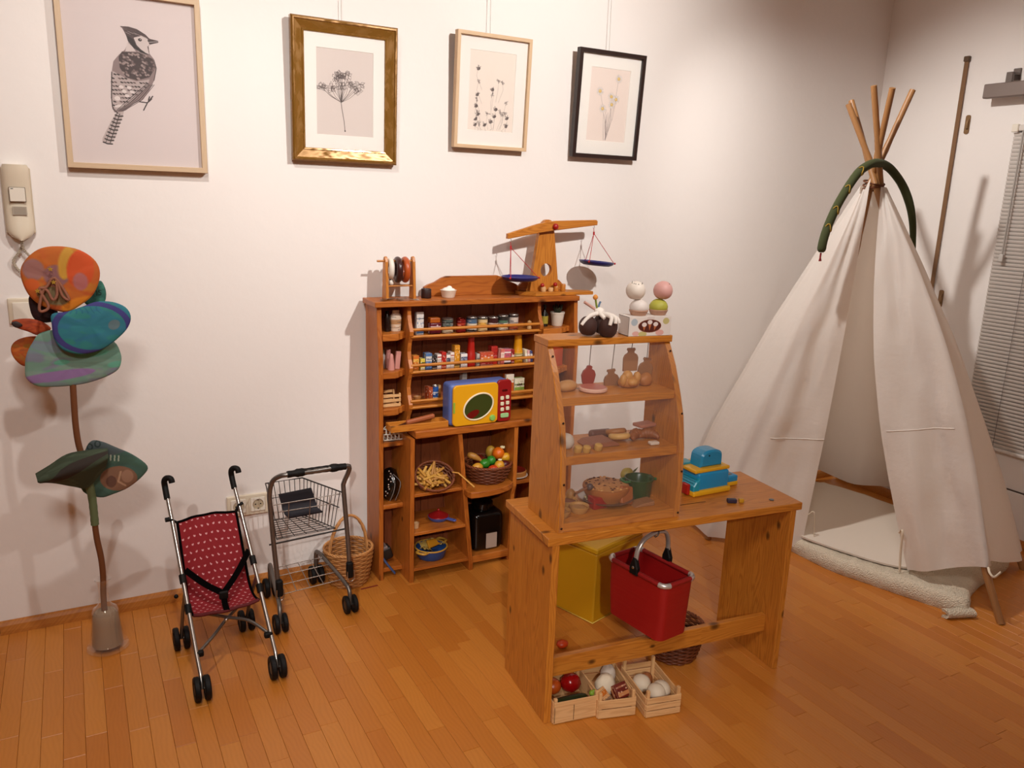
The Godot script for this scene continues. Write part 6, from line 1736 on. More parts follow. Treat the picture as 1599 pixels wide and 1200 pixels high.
	var put_lump := func(called: String, label: String, cat: String, x: float, yy: float, z: float, r: Vector3, m: Material, amp: float, grp := "") -> MeshInstance3D:
		var s2 := mb(); lump(s2, Vector3.ZERO, r, amp, 0.03, int(x * 777) + 5, 20)
		return one(called, s2, m, label, cat, tl(x, yy, z), -TA, grp)
	put_lump.call("toy_tomato", "orange toy tomato at the back left of the splint crate", "tomato", 0.070, 0.052, -0.105, Vector3(0.026, 0.024, 0.026), hexm("b0480f", 0.35), 0.03)
	put_lump.call("toy_pepper", "glossy red toy pepper at the back right of the splint crate", "pepper", 0.128, 0.055, -0.100, Vector3(0.032, 0.03, 0.03), hexm("8e0a0a", 0.2), 0.12)
	st = mb(); tube(st, smooth([Vector3(-0.06, 0, 0), Vector3(-0.02, 0.003, 0.004), Vector3(0.02, 0.004, 0.004), Vector3(0.058, 0.0, 0)], 4), [0.012, 0.018, 0.021, 0.022, 0.022, 0.022, 0.022, 0.022, 0.022, 0.021, 0.020, 0.017, 0.010], 14); one("toy_cucumber", st, hexm("16260e", 0.35), "dark green cucumber lying along the front of the splint crate", "cucumber", tl(0.095, 0.034, -0.035), -TA)
	st = mb(); lump(st, Vector3(0, 0, 0), Vector3(0.009, 0.010, 0.009), 0.3, 0.09, 4, 12); lump(st, Vector3(0.006, 0.006, 0.002), Vector3(0.006, 0.007, 0.006), 0.3, 0.09, 6, 10); one("lettuce_scrap", st, hexm("7f9a2c", 0.5), "bright green leaf tip at the right corner of the splint crate", "leaf", tl(0.160, 0.060, -0.022), -TA)
	put_lump.call("white_cheese", "larger white crumpled cheese ball in the middle crate", "cheese", 0.228, 0.048, -0.062, Vector3(0.033, 0.036, 0.028), hexm("d8c8ae", 0.7), 0.12)
	put_lump.call("white_cheese", "smaller greyish white ball at the back of the middle crate", "cheese", 0.268, 0.044, -0.115, Vector3(0.025, 0.034, 0.024), hexm("c8b8a8", 0.7), 0.08)
	carton(0, 0, 0, 0.034, 0.048, 0.016, texm(label_tex(Color("d6a06a"), [[0.5, 0.3, Color("c26a1e")], [0.1, 0.2, Color("8c6a50")]], 71), 0.5), "orange and cream packet at the front of the middle crate", "", 0.0, "toy_packet").transform = Transform3D(Basis(Vector3.UP, -TA + 0.5) * Basis(Vector3.RIGHT, -0.9), tl(0.208, 0.028, -0.002))
	carton(0, 0, 0, 0.044, 0.044, 0.03, texm(label_tex(Color("6a1e14"), [[0.15, 0.25, Color("c08050")], [0.7, 0.12, Color("a8684a")]], 72), 0.4), "dark red brown packet at the right of the middle crate", "", 0.0, "toy_packet").transform = Transform3D(Basis(Vector3.UP, -TA + 0.25) * Basis(Vector3.RIGHT, -0.7), tl(0.262, 0.026, -0.012))
	for q in [[0.342, 0.046, -0.035, "left white bun in the rightmost crate"], [0.362, 0.044, 0.018, "white bun nearest the front of the rightmost crate"], [0.386, 0.042, 0.008, "right white bun with a pale rim in the rightmost crate"]]:
		put_lump.call("white_bun", q[3], "bun", q[0], q[1], q[2], Vector3(0.028, 0.026, 0.030), hexm("d3c2aa", 0.65), 0.03, "white buns in the crate")
	put_lump.call("brown_egg", "brown egg at the back of the rightmost crate", "egg", 0.377, 0.036, -0.060, Vector3(0.019, 0.023, 0.019), hexm("8a4e26", 0.5), 0.0)
	st = mb(); lump(st, Vector3.ZERO, Vector3(0.022, 0.014, 0.018), 0.1, 0.03, 6, 14); one("toy_orange", st, hexm("b8380c", 0.4), "small orange red toy fruit lying on the floor behind the left leg", "fruit", tl(0.232, 0.014, -0.364))

func wall_devices() -> void:
	var st := mb()
	# door intercom handset
	var h := thing("intercom_handset", "cream wall intercom handset with a square button on the back wall", "intercom", Vector3(-0.131, 1.425, 0.0))
	st = mb()
	var g := []
	var n := 22
	for i in n + 1:
		var t := float(i) / n
		var y := lerpf(-0.112, 0.115, t)
		var w := 0.037
		if t < 0.16: w = 0.037 * sqrt(maxf(0.0, 1.0 - pow((0.16 - t) / 0.16, 2.0)))
		if t > 0.93: w = 0.037 * (0.86 + 0.14 * sqrt(maxf(0.0, 1.0 - pow((t - 0.93) / 0.07, 2.0))))
		w = maxf(w, 0.006)
		var dz := 0.036 + 0.006 * cos(t * TAU)
		var row := []
		for k in 15:
			var a := PI * k / 14.0
			row.append(Vector3(-cos(a) * w, y, 0.002 + pow(sin(a), 0.45) * dz))
		g.append(row)
	for i in n:
		for k in 14:
			Q(st, g[i][k], g[i][k + 1], g[i + 1][k + 1], g[i + 1][k], Vector2.ZERO, Vector2.ZERO, Vector2.ZERO, Vector2.ZERO, 9001)
	for i in [0, n]:
		for k in 14:
			var c := Vector3(0, g[i][0].y, 0.0)
			if i == 0: T(st, c, g[i][k + 1], g[i][k])
			else: T(st, c, g[i][k], g[i][k + 1])
	put("handset", st, M.cream, h)
	st = mb(); box(st, Vector3(0, 0.008, 0.010), Vector3(0.078, 0.20, 0.02), 0.004); put("cradle", st, hexm("c8b79e", 0.45), h)
	st = mb(); box(st, Vector3(0.001, 0.026, 0.0385), Vector3(0.044, 0.044, 0.004), 0.001); put("button_bezel", st, hexm("6b5c4c", 0.5), h)
	st = mb(); box(st, Vector3(0.001, 0.026, 0.0400), Vector3(0.041, 0.041, 0.004), 0.0015); put("button", st, M.white_plastic, h)
	st = mb(); box(st, Vector3(-0.012, 0.0435, 0.0421), Vector3(0.007, 0.002, 0.0006), 0.0); put("indicator", st, M.black, h)
	st = mb(); box(st, Vector3(0.003, -0.022, 0.0375), Vector3(0.038, 0.026, 0.003), 0.0006); put("name_plate", st, hexm("b5a898", 0.35), h)
	for i in 5:
		st = mb(); box(st, Vector3(0.003, -0.013 - i * 0.0045, 0.0393), Vector3(0.032, 0.0016, 0.0006), 0.0); put("speaker_slot", st, hexm("8f8474", 0.5), h)
	st = mb()
	var coil := []
	var path := smooth([Vector3(0.0, -0.108, 0.02), Vector3(0.0, -0.135, 0.02), Vector3(0.02, -0.165, 0.02), Vector3(0.044, -0.19, 0.02), Vector3(0.04, -0.22, 0.015), Vector3(0.01, -0.225, 0.012), Vector3(-0.02, -0.20, 0.012), Vector3(-0.028, -0.175, 0.014), Vector3(-0.012, -0.150, 0.014), Vector3(0.0, -0.13, 0.010)], 36)
	for i in path.size():
		var a := i * 1.15
		coil.append(path[i] + Vector3(cos(a) * 0.0042, 0, sin(a) * 0.0042))
	tube(st, coil, 0.0016, 5); put("coiled_cord", st, hexm("c2b4a0", 0.5), h)
	# light switch
	var s := thing("light_switch", "cream light switch on the wall behind the paper flower", "switch", Vector3(-0.148, 1.092, 0.0))
	st = mb(); rbox(st, Vector3(0, 0, 0.004), Vector3(0.081, 0.081, 0.012), 0.004); put("plate", st, M.cream, s)
	st = mb(); prism(st, rrect(0.056, 0.056, 0.003), 0.006, Transform3D(Basis(Vector3.RIGHT, -0.04), Vector3(0, 0, 0.0115)), 0.0015); put("rocker", st, M.white_plastic, s)
	# double socket
	var d := thing("double_socket", "cream double wall socket above the skirting board", "socket", Vector3(0.510, 0.334, 0.0))
	st = mb(); rbox(st, Vector3(0, 0, 0.004), Vector3(0.152, 0.081, 0.012), 0.004); put("plate", st, M.cream, d)
	for x in [-0.0355, 0.0355]:
		st = mb(); prism(st, rrect(0.054, 0.054, 0.004), 0.005, Transform3D(Basis.IDENTITY, Vector3(x, 0, 0.0115)), 0.0012, 0, circle(0.0205, 24)); var ins := put("insert", st, M.white_plastic, d)
		st = mb(); lathe(st, [[0.0, 0.0], [0.0205, 0.0], [0.0205, -0.012], [0.0, -0.012]], 24, Transform3D(Basis(Vector3.RIGHT, PI / 2), Vector3(x, 0, 0.0105))); put("well", st, hexm("b9a88e", 0.5), ins)
		for k in [-1, 1]:
			st = mb(); ball(st, Vector3(x + k * 0.0095, 0, 0.011), Vector3(0.0027, 0.0027, 0.001), 8); put("pin_hole", st, M.black, ins)
			st = mb(); box(st, Vector3(x, k * 0.018, 0.0115), Vector3(0.004, 0.006, 0.003), 0.0005); put("earth_clip", st, M.metal_grey, ins)

func puff(st: SurfaceTool, outline: PackedVector2Array, z: float, th: float, at := Transform3D.IDENTITY, cup := 0.0) -> void:
	# stuffed paper shape: two bulging faces sewn together at the outline
	SG += 1
	var f := SG
	SG += 1
	var pts2 := Array(outline)
	pts2 = smooth(pts2, 4, true)
	var c := Vector2.ZERO
	var lo := Vector2(1e9, 1e9); var hi := -lo
	for q in pts2:
		c += q
		lo = lo.min(q); hi = hi.max(q)
	c /= pts2.size()
	var area := 0.0
	for i in pts2.size():
		area += (pts2[i] as Vector2).cross(pts2[(i + 1) % pts2.size()])
	if area < 0: pts2.reverse()
	var steps := [[1.0, 0.0], [0.985, 0.35], [0.93, 0.62], [0.75, 0.9], [0.4, 1.0], [0.0, 1.0]]
	var nz := FastNoiseLite.new(); nz.frequency = 14.0; nz.seed = 4
	var R := (hi - lo).length() * 0.5
	var pos := func(i: int, k: int, s: float) -> Vector3:
		var q: Vector2 = c + (pts2[k % pts2.size()] - c) * steps[i][0]
		var d := (q - c).length() / R
		return at * Vector3(q.x, q.y, z + s * th * 0.5 * steps[i][1] * (1.0 + 0.5 * nz.get_noise_2d(q.x, q.y)) + cup * d * d)
	var uv := func(v: Vector2) -> Vector2:
		return Vector2((v.x - lo.x) / (hi.x - lo.x), 1.0 - (v.y - lo.y) / (hi.y - lo.y))
	for i in steps.size() - 1:
		for k in pts2.size():
			var u: Array = []
			for q in [[i, k], [i, k + 1], [i + 1, k + 1], [i + 1, k]]:
				u.append(uv.call(c + (pts2[q[1] % pts2.size()] - c) * steps[q[0]][0]))
			Q(st, pos.call(i, k, 1), pos.call(i, k + 1, 1), pos.call(i + 1, k + 1, 1), pos.call(i + 1, k, 1), u[0], u[1], u[2], u[3], f)
			Q(st, pos.call(i, k, -1), pos.call(i + 1, k, -1), pos.call(i + 1, k + 1, -1), pos.call(i, k + 1, -1), u[0], u[3], u[2], u[1], SG)

func painted(cols: Array, sd: int, strokes := 90, edge := Color.TRANSPARENT) -> Image:
	# dabs of paint running into each other
	var r := RandomNumberGenerator.new(); r.seed = sd
	var im := canvas(160, 160, Color(cols[0]))
	for i in strokes:
		var c := Color(cols[r.randi() % cols.size()])
		var base: Color = im.get_pixel(clampi(int(r.randf() * 160), 0, 159), clampi(int(r.randf() * 160), 0, 159))
		c_ell(im, Vector2(r.randf() * 160, r.randf() * 160), r.randf_range(10, 34), r.randf_range(4, 12), c.lerp(base, 0.45), r.randf_range(-0.6, 0.6))
	var sm := Image.create(160, 160, false, Image.FORMAT_RGB8)
	sm.copy_from(im)
	sm.resize(40, 40, Image.INTERPOLATE_LANCZOS)
	sm.resize(160, 160, Image.INTERPOLATE_CUBIC)
	return sm

func paper_flower() -> void:
	var st := mb()
	# vase
	var v := thing("glass_vase", "bell shaped glass vase filled with sand on the floor by the wall", "vase", Vector3(0.005, 0, 0.245))
	st = mb()
	lathe(st, [[0.0, 0.0], [0.058, 0.0], [0.064, 0.006], [0.062, 0.016], [0.054, 0.022], [0.0495, 0.032], [0.044, 0.09], [0.041, 0.128], [0.036, 0.143], [0.022, 0.153], [0.0165, 0.165], [0.0155, 0.22], [0.018, 0.237], [0.0265, 0.247], [0.026, 0.250], [0.016, 0.240], [0.0135, 0.22], [0.0145, 0.166], [0.034, 0.141], [0.039, 0.126], [0.047, 0.030], [0.05, 0.018], [0.0, 0.014]], 40)
	put("glass", st, glass(Color(1.0, 0.96, 0.9, 0.03), 0.02), v)
	st = mb(); lathe(st, [[0.0, 0.016], [0.046, 0.018], [0.0455, 0.032], [0.040, 0.09], [0.0375, 0.122], [0.030, 0.134], [0.0, 0.136]], 32); put("sand", st, hexm("947a60", 0.85), v)
	# flower
	var f := thing("paper_flower", "tall painted paper flower with an orange and a teal petal in the vase", "flower", Vector3(0.005, 0.137, 0.245))
	OFF = f.position
	st = mb(); tube(st, smooth([Vector3(0.003, 0.10, 0.245), Vector3(0.004, 0.187, 0.242), Vector3(0.008, 0.253, 0.24), Vector3(0.007, 0.319, 0.24), Vector3(0.0, 0.386, 0.24), Vector3(-0.002, 0.45, 0.24), Vector3(-0.001, 0.534, 0.24), Vector3(-0.012, 0.62, 0.238), Vector3(-0.026, 0.697, 0.235), Vector3(-0.030, 0.76, 0.234), Vector3(-0.029, 0.833, 0.233), Vector3(-0.027, 0.90, 0.232), Vector3(-0.022, 1.0, 0.225), Vector3(-0.03, 1.15, 0.225)], 4), 0.0095, 10); put("stem", st, hexm("6f4020", 0.6), f)
	st = mb(); tube(st, smooth([Vector3(-0.002, 0.435, 0.24), Vector3(-0.002, 0.485, 0.24), Vector3(-0.004, 0.54, 0.24), Vector3(-0.012, 0.60, 0.24)], 5), [0.0125, 0.012, 0.0128, 0.0118, 0.0125, 0.012, 0.0128, 0.012, 0.0125, 0.013, 0.0125, 0.0135, 0.0135, 0.014, 0.0145, 0.015], 10); put("leaf_sheath", st, hexm("5e6b48", 0.65), f)
	var im: Image
	# petals, from the back to the front
	im = painted(["b5541c", "c06a22", "9a4a2c", "b07a2a"], 3)
	st = mb(); puff(st, P([-0.108,1.038,-0.146,1.037,-0.172,1.023,-0.181,1.000,-0.172,0.970,-0.149,0.949,-0.121,0.961,-0.098,1.013]), 0.185, 0.02); put("petal", st, texm(tex(im), 0.85), f)
	st = mb(); puff(st, P([0.025,1.161,0.056,1.197,0.073,1.204,0.083,1.180,0.083,1.156,0.075,1.138,0.041,1.128,0.023,1.139]), 0.205, 0.02)
	im = painted(["2f6a5c", "3a7a68", "285a50"], 4)
	for q in [[[70, 90], [70, 60], [85, 55], [95, 65], [95, 90]], [[128, 60], [112, 58], [108, 68], [124, 76], [122, 88], [106, 88]]]:
		var l := []
		for a in q: l.append(Vector2(a[0], a[1]))
		c_line(im, l, 6.0, Color("16302c"))
	put("petal", st, texm(tex(im), 0.85), f)
	im = painted(["2c1a1c", "3d2224", "241418"], 5)
	st = mb(); puff(st, P([-0.119,1.163,-0.120,1.122,-0.111,1.095,-0.088,1.084,-0.060,1.088,-0.049,1.109,-0.060,1.141,-0.090,1.157]), 0.21, 0.03); put("petal", st, texm(tex(im), 0.85), f)
	im = painted(["a5401c", "b5501e", "8e3a22"], 6)
	st = mb(); puff(st, P([-0.167,1.095,-0.131,1.100,-0.096,1.091,-0.071,1.069,-0.085,1.056,-0.106,1.049,-0.130,1.061,-0.159,1.075]), 0.225, 0.016); put("petal", st, texm(tex(im), 0.85), f)
	st = mb(); puff(st, P([-0.169,1.091,-0.155,1.094,-0.142,1.083,-0.152,1.075,-0.164,1.079]), 0.236, 0.008); put("petal_tip", st, hexm("2a1a18", 0.6), f)
	# purple and green lower petal
	im = painted(["6f9080", "7a8298", "5f8a78", "7d6c90", "83958c"], 7, 60)
	for q in [[20, 128, 130, 14, "8a6c9a"], [70, 40, 40, 12, "8a6c96"], [80, 70, 60, 10, "5a9a80"], [120, 105, 30, 9, "5f9f88"], [30, 90, 26, 8, "5a9880"]]:
		c_ell(im, Vector2(q[0] + 30, q[1]), q[2] * 0.5, q[3], Color(q[4]), -0.15)
	im.resize(50, 50, Image.INTERPOLATE_LANCZOS); im.resize(160, 160, Image.INTERPOLATE_CUBIC)
	st = mb(); puff(st, P([-0.094,1.060,-0.123,1.027,-0.141,0.991,-0.147,0.955,-0.146,0.923,-0.121,0.898,-0.080,0.892,-0.034,0.892,0.013,0.897,0.063,0.912,0.098,0.932,0.110,0.959,0.109,0.987,0.095,1.020,0.053,1.044,-0.020,1.064]), 0.238, 0.016); put("petal", st, texm(tex(im), 0.85), f)
	# teal disc with a violet edge
	im = painted(["276f80", "2a7a80", "28698a", "2c7c6e"], 8, 60)
	var l2 := []
	for i in 41:
		var a := TAU * i / 40
		l2.append(Vector2(80 + cos(a) * 75, 80 + sin(a) * 74))
	c_line(im, l2, 13.0, Color("3a3676"))
	c_ell(im, Vector2(124, 72), 12, 16, Color("5a7076"), 0.3)
	for i in 6: c_line(im, [Vector2(30 + i * 12, 14), Vector2(42 + i * 10, 26), Vector2(38 + i * 12, 34)], 3.0, Color("1f6478"))
	st = mb(); puff(st, P([-0.064,1.117,-0.025,1.123,0.017,1.137,0.055,1.150,0.097,1.148,0.131,1.131,0.144,1.103,0.135,1.071,0.108,1.040,0.068,1.010,0.030,0.996,-0.012,0.995,-0.048,1.012,-0.065,1.047,-0.067,1.083]), 0.272, 0.018); put("petal", st, texm(tex(im), 0.8), f)
	# big orange petal
	im = painted(["b5581c", "bd681e", "a84c1a", "ba7826"], 9, 60)
	c_ell(im, Vector2(26, 55), 22, 26, Color("96645c"))
	c_ell(im, Vector2(70, 70), 26, 26, Color("8a5a58"))
	c_ell(im, Vector2(92, 40), 16, 40, Color("bd8a2e"), 0.2)
	c_ell(im, Vector2(120, 55), 28, 48, Color("c24a18"), 0.15)
	c_ell(im, Vector2(118, 85), 16, 22, Color("a8605c"))
	c_ell(im, Vector2(112, 140), 40, 16, Color("cf7a16"), -0.3)
	c_ell(im, Vector2(60, 118), 34, 22, Color("7d6a48"), 0.4)
	c_ell(im, Vector2(20, 90), 16, 14, Color("c85a20"))
	im.resize(40, 40, Image.INTERPOLATE_LANCZOS); im.resize(160, 160, Image.INTERPOLATE_CUBIC)
	st = mb(); puff(st, P([-0.132,1.240,-0.123,1.265,-0.099,1.292,-0.068,1.309,-0.023,1.312,0.021,1.302,0.056,1.276,0.070,1.243,0.064,1.204,0.043,1.165,0.008,1.137,-0.025,1.120,-0.061,1.129,-0.095,1.146,-0.118,1.174,-0.130,1.210]), 0.262, 0.018); put("petal", st, texm(tex(im), 0.8), f)
	st = mb(); var lp := []
	for q in P([-0.089,1.191,-0.072,1.196,-0.048,1.223,-0.019,1.169,-0.020,1.159,-0.034,1.174,-0.044,1.221,-0.046,1.175,-0.058,1.160,-0.069,1.186,-0.080,1.186,-0.094,1.138,-0.087,1.127,-0.070,1.142]): lp.append(Vector3(q.x, q.y, 0.282))
	tube(st, smooth(lp, 4, true), 0.0042, 7, true); put("felt_cord", st, hexm("8f5a44", 0.8), f)
	for q in [[-0.057, 1.249], [-0.052, 1.211], [-0.094, 1.187]]:
		st = mb(); var star := PackedVector2Array()
		for i in 10:
			var a := TAU * i / 10 + 0.3
			star.append(Vector2(q[0], q[1]) + Vector2(cos(a), sin(a)) * (0.0078 if i % 2 == 0 else 0.0036))
		prism(st, star, 0.002, Transform3D(Basis.IDENTITY, Vector3(0, 0, 0.286)), 0.0004); put("gold_star", st, hexm("e0b84e", 0.3, 0.7), f)
	# leaves on the stem
	im = painted(["3d5a4c", "345048", "4a604e", "426258"], 10, 50)
	c_poly(im, P([20, 0, 70, 0, 110, 40, 60, 50, 20, 40]), Color("454f50"))
	c_ell(im, Vector2(90, 112), 44, 34, Color("7d5a44"), 0.2)
	c_ell(im, Vector2(110, 108), 14, 18, Color("96715a")); c_ell(im, Vector2(72, 118), 12, 16, Color("5e3e30")); c_line(im, [Vector2(96, 92), Vector2(88, 120), Vector2(104, 134)], 5.0, Color("a88468"))
	for i in 3: c_line(im, [Vector2(76 + i * 9, 44 + i * 2), Vector2(74 + i * 9, 60 + i * 2)], 3.0, Color("b0b4a0"))
	for q in [Vector2(30, 16), Vector2(48, 10)]:
		var o := []
		for i in 13: o.append(q + Vector2(cos(TAU * i / 12) * 6, sin(TAU * i / 12) * 8))
		c_line(im, o, 2.5, Color("1c2c28"))
	im.resize(80, 80, Image.INTERPOLATE_LANCZOS); im.resize(160, 160, Image.INTERPOLATE_CUBIC)
	st = mb(); puff(st, P([-0.010,0.684,0.010,0.712,0.038,0.705,0.077,0.680,0.123,0.650,0.162,0.609,0.149,0.579,0.104,0.543,0.055,0.526,0.019,0.522,-0.026,0.548,-0.033,0.605]), 0.225, 0.022, Transform3D.IDENTITY, 0.02); put("leaf", st, texm(tex(im), 0.85), f)
	im = painted(["343e2b", "3f4c36", "2c3524", "475440"], 11, 50)
	c_poly(im, P([0, 130, 60, 60, 160, 30, 160, 60, 90, 100, 40, 130]), Color("2a2018"))
	im.resize(60, 60, Image.INTERPOLATE_LANCZOS); im.resize(160, 160, Image.INTERPOLATE_CUBIC)
	st = mb()
	var lg := []
	var top := [Vector3(-0.147, 0.628, 0.25), Vector3(-0.107, 0.655, 0.265), Vector3(-0.060, 0.685, 0.27), Vector3(-0.005, 0.688, 0.26), Vector3(0.052, 0.684, 0.25)]
	var mid := [Vector3(-0.140, 0.620, 0.31), Vector3(-0.100, 0.636, 0.33), Vector3(-0.05, 0.655, 0.33), Vector3(0.0, 0.665, 0.32), Vector3(0.05, 0.672, 0.29)]
	var low := [Vector3(-0.125, 0.610, 0.28), Vector3(-0.095, 0.605, 0.285), Vector3(-0.05, 0.586, 0.28), Vector3(-0.012, 0.572, 0.262), Vector3(0.040, 0.630, 0.268)]
	for row in [top, mid, low]: lg.append(smooth(row, 4))
	var lg2 := []
	for i in 9:
		var t := i / 8.0
		var row := []
		for j in lg[0].size():
			row.append(lg[0][j].lerp(lg[1][j], t * 2.0) if t < 0.5 else lg[1][j].lerp(lg[2][j], t * 2.0 - 1.0))
		lg2.append(row)
	sheet(st, lg2, 0.006); put("leaf", st, texm(tex(im), 0.85), f)
	OFF = Vector3.ZERO

func twin_wheel(o: Node3D, c: Vector3, r: float, gap: float, w: float, hub: Material) -> void:
	for s in [-1, 1]:
		var st := mb()
		var t := Transform3D(Basis(Vector3(0, 0, 1), -PI / 2), c + Vector3(s * gap, 0, 0))
		lathe(st, [[0.0, -w * 0.3], [r * 0.55, -w * 0.3], [r * 0.6, -w * 0.45], [r * 0.9, -w * 0.5], [r, -w * 0.3], [r, w * 0.3], [r * 0.9, w * 0.5], [r * 0.6, w * 0.45], [r * 0.55, w * 0.3], [0.0, w * 0.3]], 26, t)
		var m := put("wheel", st, M.black, o)
		st = mb()
		lathe(st, [[0.0, -w * 0.42], [r * 0.5, -w * 0.36], [r * 0.54, -w * 0.2], [r * 0.54, w * 0.2], [r * 0.5, w * 0.36], [0.0, w * 0.42]], 20, t)
		put("hub", st, hub, m)
	var st := mb()
	tube(st, [c + Vector3(-gap - w * 0.4, 0, 0), c + Vector3(gap + w * 0.4, 0, 0)], 0.0035, 8)
	put("axle", st, M.metal_grey, o)

func doll_stroller() -> void:
	var o := thing("doll_stroller", "small doll buggy with a red heart patterned seat and silver tubes", "stroller", Vector3(0.34, 0, 0.45))
	OFF = o.position
	var st := mb()
	var lt := [Vector3(0.2145, 0.505, 0.212), Vector3(0.222, 0.40, 0.315), Vector3(0.232, 0.22, 0.495), Vector3(0.238, 0.11, 0.606), Vector3(0.241, 0.07, 0.648), Vector3(0.241, 0.035, 0.668)]
	var rt := [Vector3(0.430, 0.505, 0.195), Vector3(0.440, 0.40, 0.300), Vector3(0.455, 0.22, 0.478), Vector3(0.463, 0.11, 0.588), Vector3(0.466, 0.07, 0.630), Vector3(0.466, 0.035, 0.650)]
	for q in [lt, rt]:
		st = mb(); tube(st, smooth(q, 4), 0.0068, 10); put("frame_tube", st, M.metal, o)
	for p in [lt[0], rt[0]]:
		st = mb(); tube(st, smooth([p + Vector3(0, -0.02, 0.02), p + Vector3(-0.002, 0.012, -0.008), p + Vector3(-0.003, 0.034, -0.008), p + Vector3(0.005, 0.044, -0.005), p + Vector3(0.016, 0.042, 0.002), p + Vector3(0.019, 0.029, 0.006)], 4), 0.0098, 10); put("handle", st, M.black, o)
	# rear legs
	var lr := [Vector3(0.231, 0.255, 0.458), Vector3(0.225, 0.15, 0.395), Vector3(0.220, 0.037, 0.350)]
	var rr := [Vector3(0.452, 0.255, 0.442), Vector3(0.442, 0.15, 0.375), Vector3(0.433, 0.037, 0.322)]
	for q in [lr, rr]:
		st = mb(); tube(st, smooth(q, 4), 0.006, 8); put("rear_leg", st, M.metal_grey, o)
	for q in [[lt, 0.285], [lt, 0.215], [rt, 0.295], [rt, 0.225]]:
		var l: Array = q[0]
		var t: float = (l[1].y - q[1]) / (l[1].y - l[2].y)
		var p: Vector3 = l[1].lerp(l[2], t)
		var d: Vector3 = (l[2] - l[1]).normalized()
		st = mb(); tube(st, [p - d * 0.014, p + d * 0.014], 0.0105, 10); put("joint", st, M.black, o)
	for p in [Vector3(0.205, 0.235, 0.44)]:
		st = mb(); ball(st, p, Vector3.ONE * 0.007, 10); put("lock_knob", st, M.black, o)
	# folding cross
	st = mb(); tube(st, smooth([Vector3(0.240, 0.112, 0.600), Vector3(0.30, 0.125, 0.53), Vector3(0.345, 0.135, 0.47), Vector3(0.440, 0.160, 0.372)], 5), 0.0052, 8); put("cross_bar", st, M.metal_grey, o)
	st = mb(); tube(st, smooth([Vector3(0.460, 0.115, 0.583), Vector3(0.41, 0.142, 0.52), Vector3(0.345, 0.146, 0.47), Vector3(0.226, 0.165, 0.40)], 5), 0.0052, 8); put("cross_bar", st, M.metal_grey, o)
	st = mb(); ball(st, Vector3(0.345, 0.14, 0.478), Vector3.ONE * 0.008, 10); put("rivet", st, M.metal, o)
	for p in [Vector3(0.246, 0.112, 0.598), Vector3(0.455, 0.115, 0.582)]:
		st = mb(); rbox(st, p, Vector3(0.026, 0.018, 0.018), 0.005); put("bracket", st, M.black, o)
	var hub := hexm("4a4540", 0.5)
	twin_wheel(o, Vector3(0.241, 0.037, 0.668), 0.037, 0.0145, 0.018, hub)
	twin_wheel(o, Vector3(0.466, 0.037, 0.650), 0.037, 0.0145, 0.018, hub)
	twin_wheel(o, Vector3(0.220, 0.037, 0.350), 0.037, 0.0155, 0.018, hub)
	twin_wheel(o, Vector3(0.433, 0.037, 0.322), 0.037, 0.0155, 0.018, hub)
	# seat sling printed with little pale hearts
	var im := canvas(420, 640, Color("8a121c"))
	var hr := RandomNumberGenerator.new(); hr.seed = 3
	for i in 20:
		for j in 10:
			var c := Vector2(20 + j * 42 + (i % 2) * 21, 16 + i * 32)
			var tw := hr.randf_range(-0.5, 0.5)
			c_ell(im, c + Vector2(-3.5, -1).rotated(tw), 5.0, 3.6, Color("dca0a2"), 0.6 + tw)
			c_ell(im, c + Vector2(3.0, 0).rotated(tw), 5.0, 3.4, Color("dca0a2"), -0.6 + tw)
	var cloth := texm(tex(im), 0.85)
	var g := []
	var prof := smooth([Vector2(0.418, 0.283), Vector2(0.36, 0.325), Vector2(0.30, 0.360), Vector2(0.24, 0.390), Vector2(0.205, 0.410), Vector2(0.188, 0.440), Vector2(0.188, 0.480), Vector2(0.196, 0.512)], 4)
	for i in prof.size():
		var t := float(i) / (prof.size() - 1)
		var xl := lerpf(0.236, 0.245, t)
		var xr := lerpf(0.424, 0.446, t)
		var row := []
		for j in 13:
			var s := j / 12.0
			var sag := sin(PI * s)
			row.append(Vector3(lerpf(xl, xr, s), prof[i].x - sag * 0.012 * t + 0.0, prof[i].y - sag * 0.022 * (1.0 - t) - sag * 0.004 + lerpf(0.0, -0.016, s) + 0.003 * sin(s * 17.0 + t * 6.0)))
		g.append(row)
	st = mb(); sheet(st, g, 0.003); put("seat_sling", st, cloth, o)
	var edge := []
	for j in 13: edge.append(g[0][j])
	st = mb(); tube(st, edge, 0.0048, 6); put("top_binding", st, M.webbing, o)
	for j in [0, 12]:
		edge = []
		for i in g.size(): edge.append(g[i][j])
		st = mb(); tube(st, edge, 0.0045, 6); put("side_binding", st, M.webbing, o)
	edge = []
	for j in 13: edge.append(g[g.size() - 1][j])
	st = mb(); tube(st, edge, 0.0055, 6); put("front_binding", st, hexm("5a0c12", 0.8), o)
	st = mb(); tube(st, [g[0][0], Vector3(0.219, 0.432, 0.290), Vector3(0.206, 0.436, 0.292)], 0.0045, 6); tube(st, [Vector3(0.212, 0.436, 0.290), Vector3(0.200, 0.436, 0.292)], 0.008, 8); put("tie_strap", st, M.black, o)
	st = mb(); tube(st, [g[0][12], Vector3(0.434, 0.440, 0.266), Vector3(0.448, 0.446, 0.262)], 0.0055, 6); put("tie_strap", st, M.black, o)
	# harness in a V
	var c0 := Vector3(0.343, 0.226, 0.462)
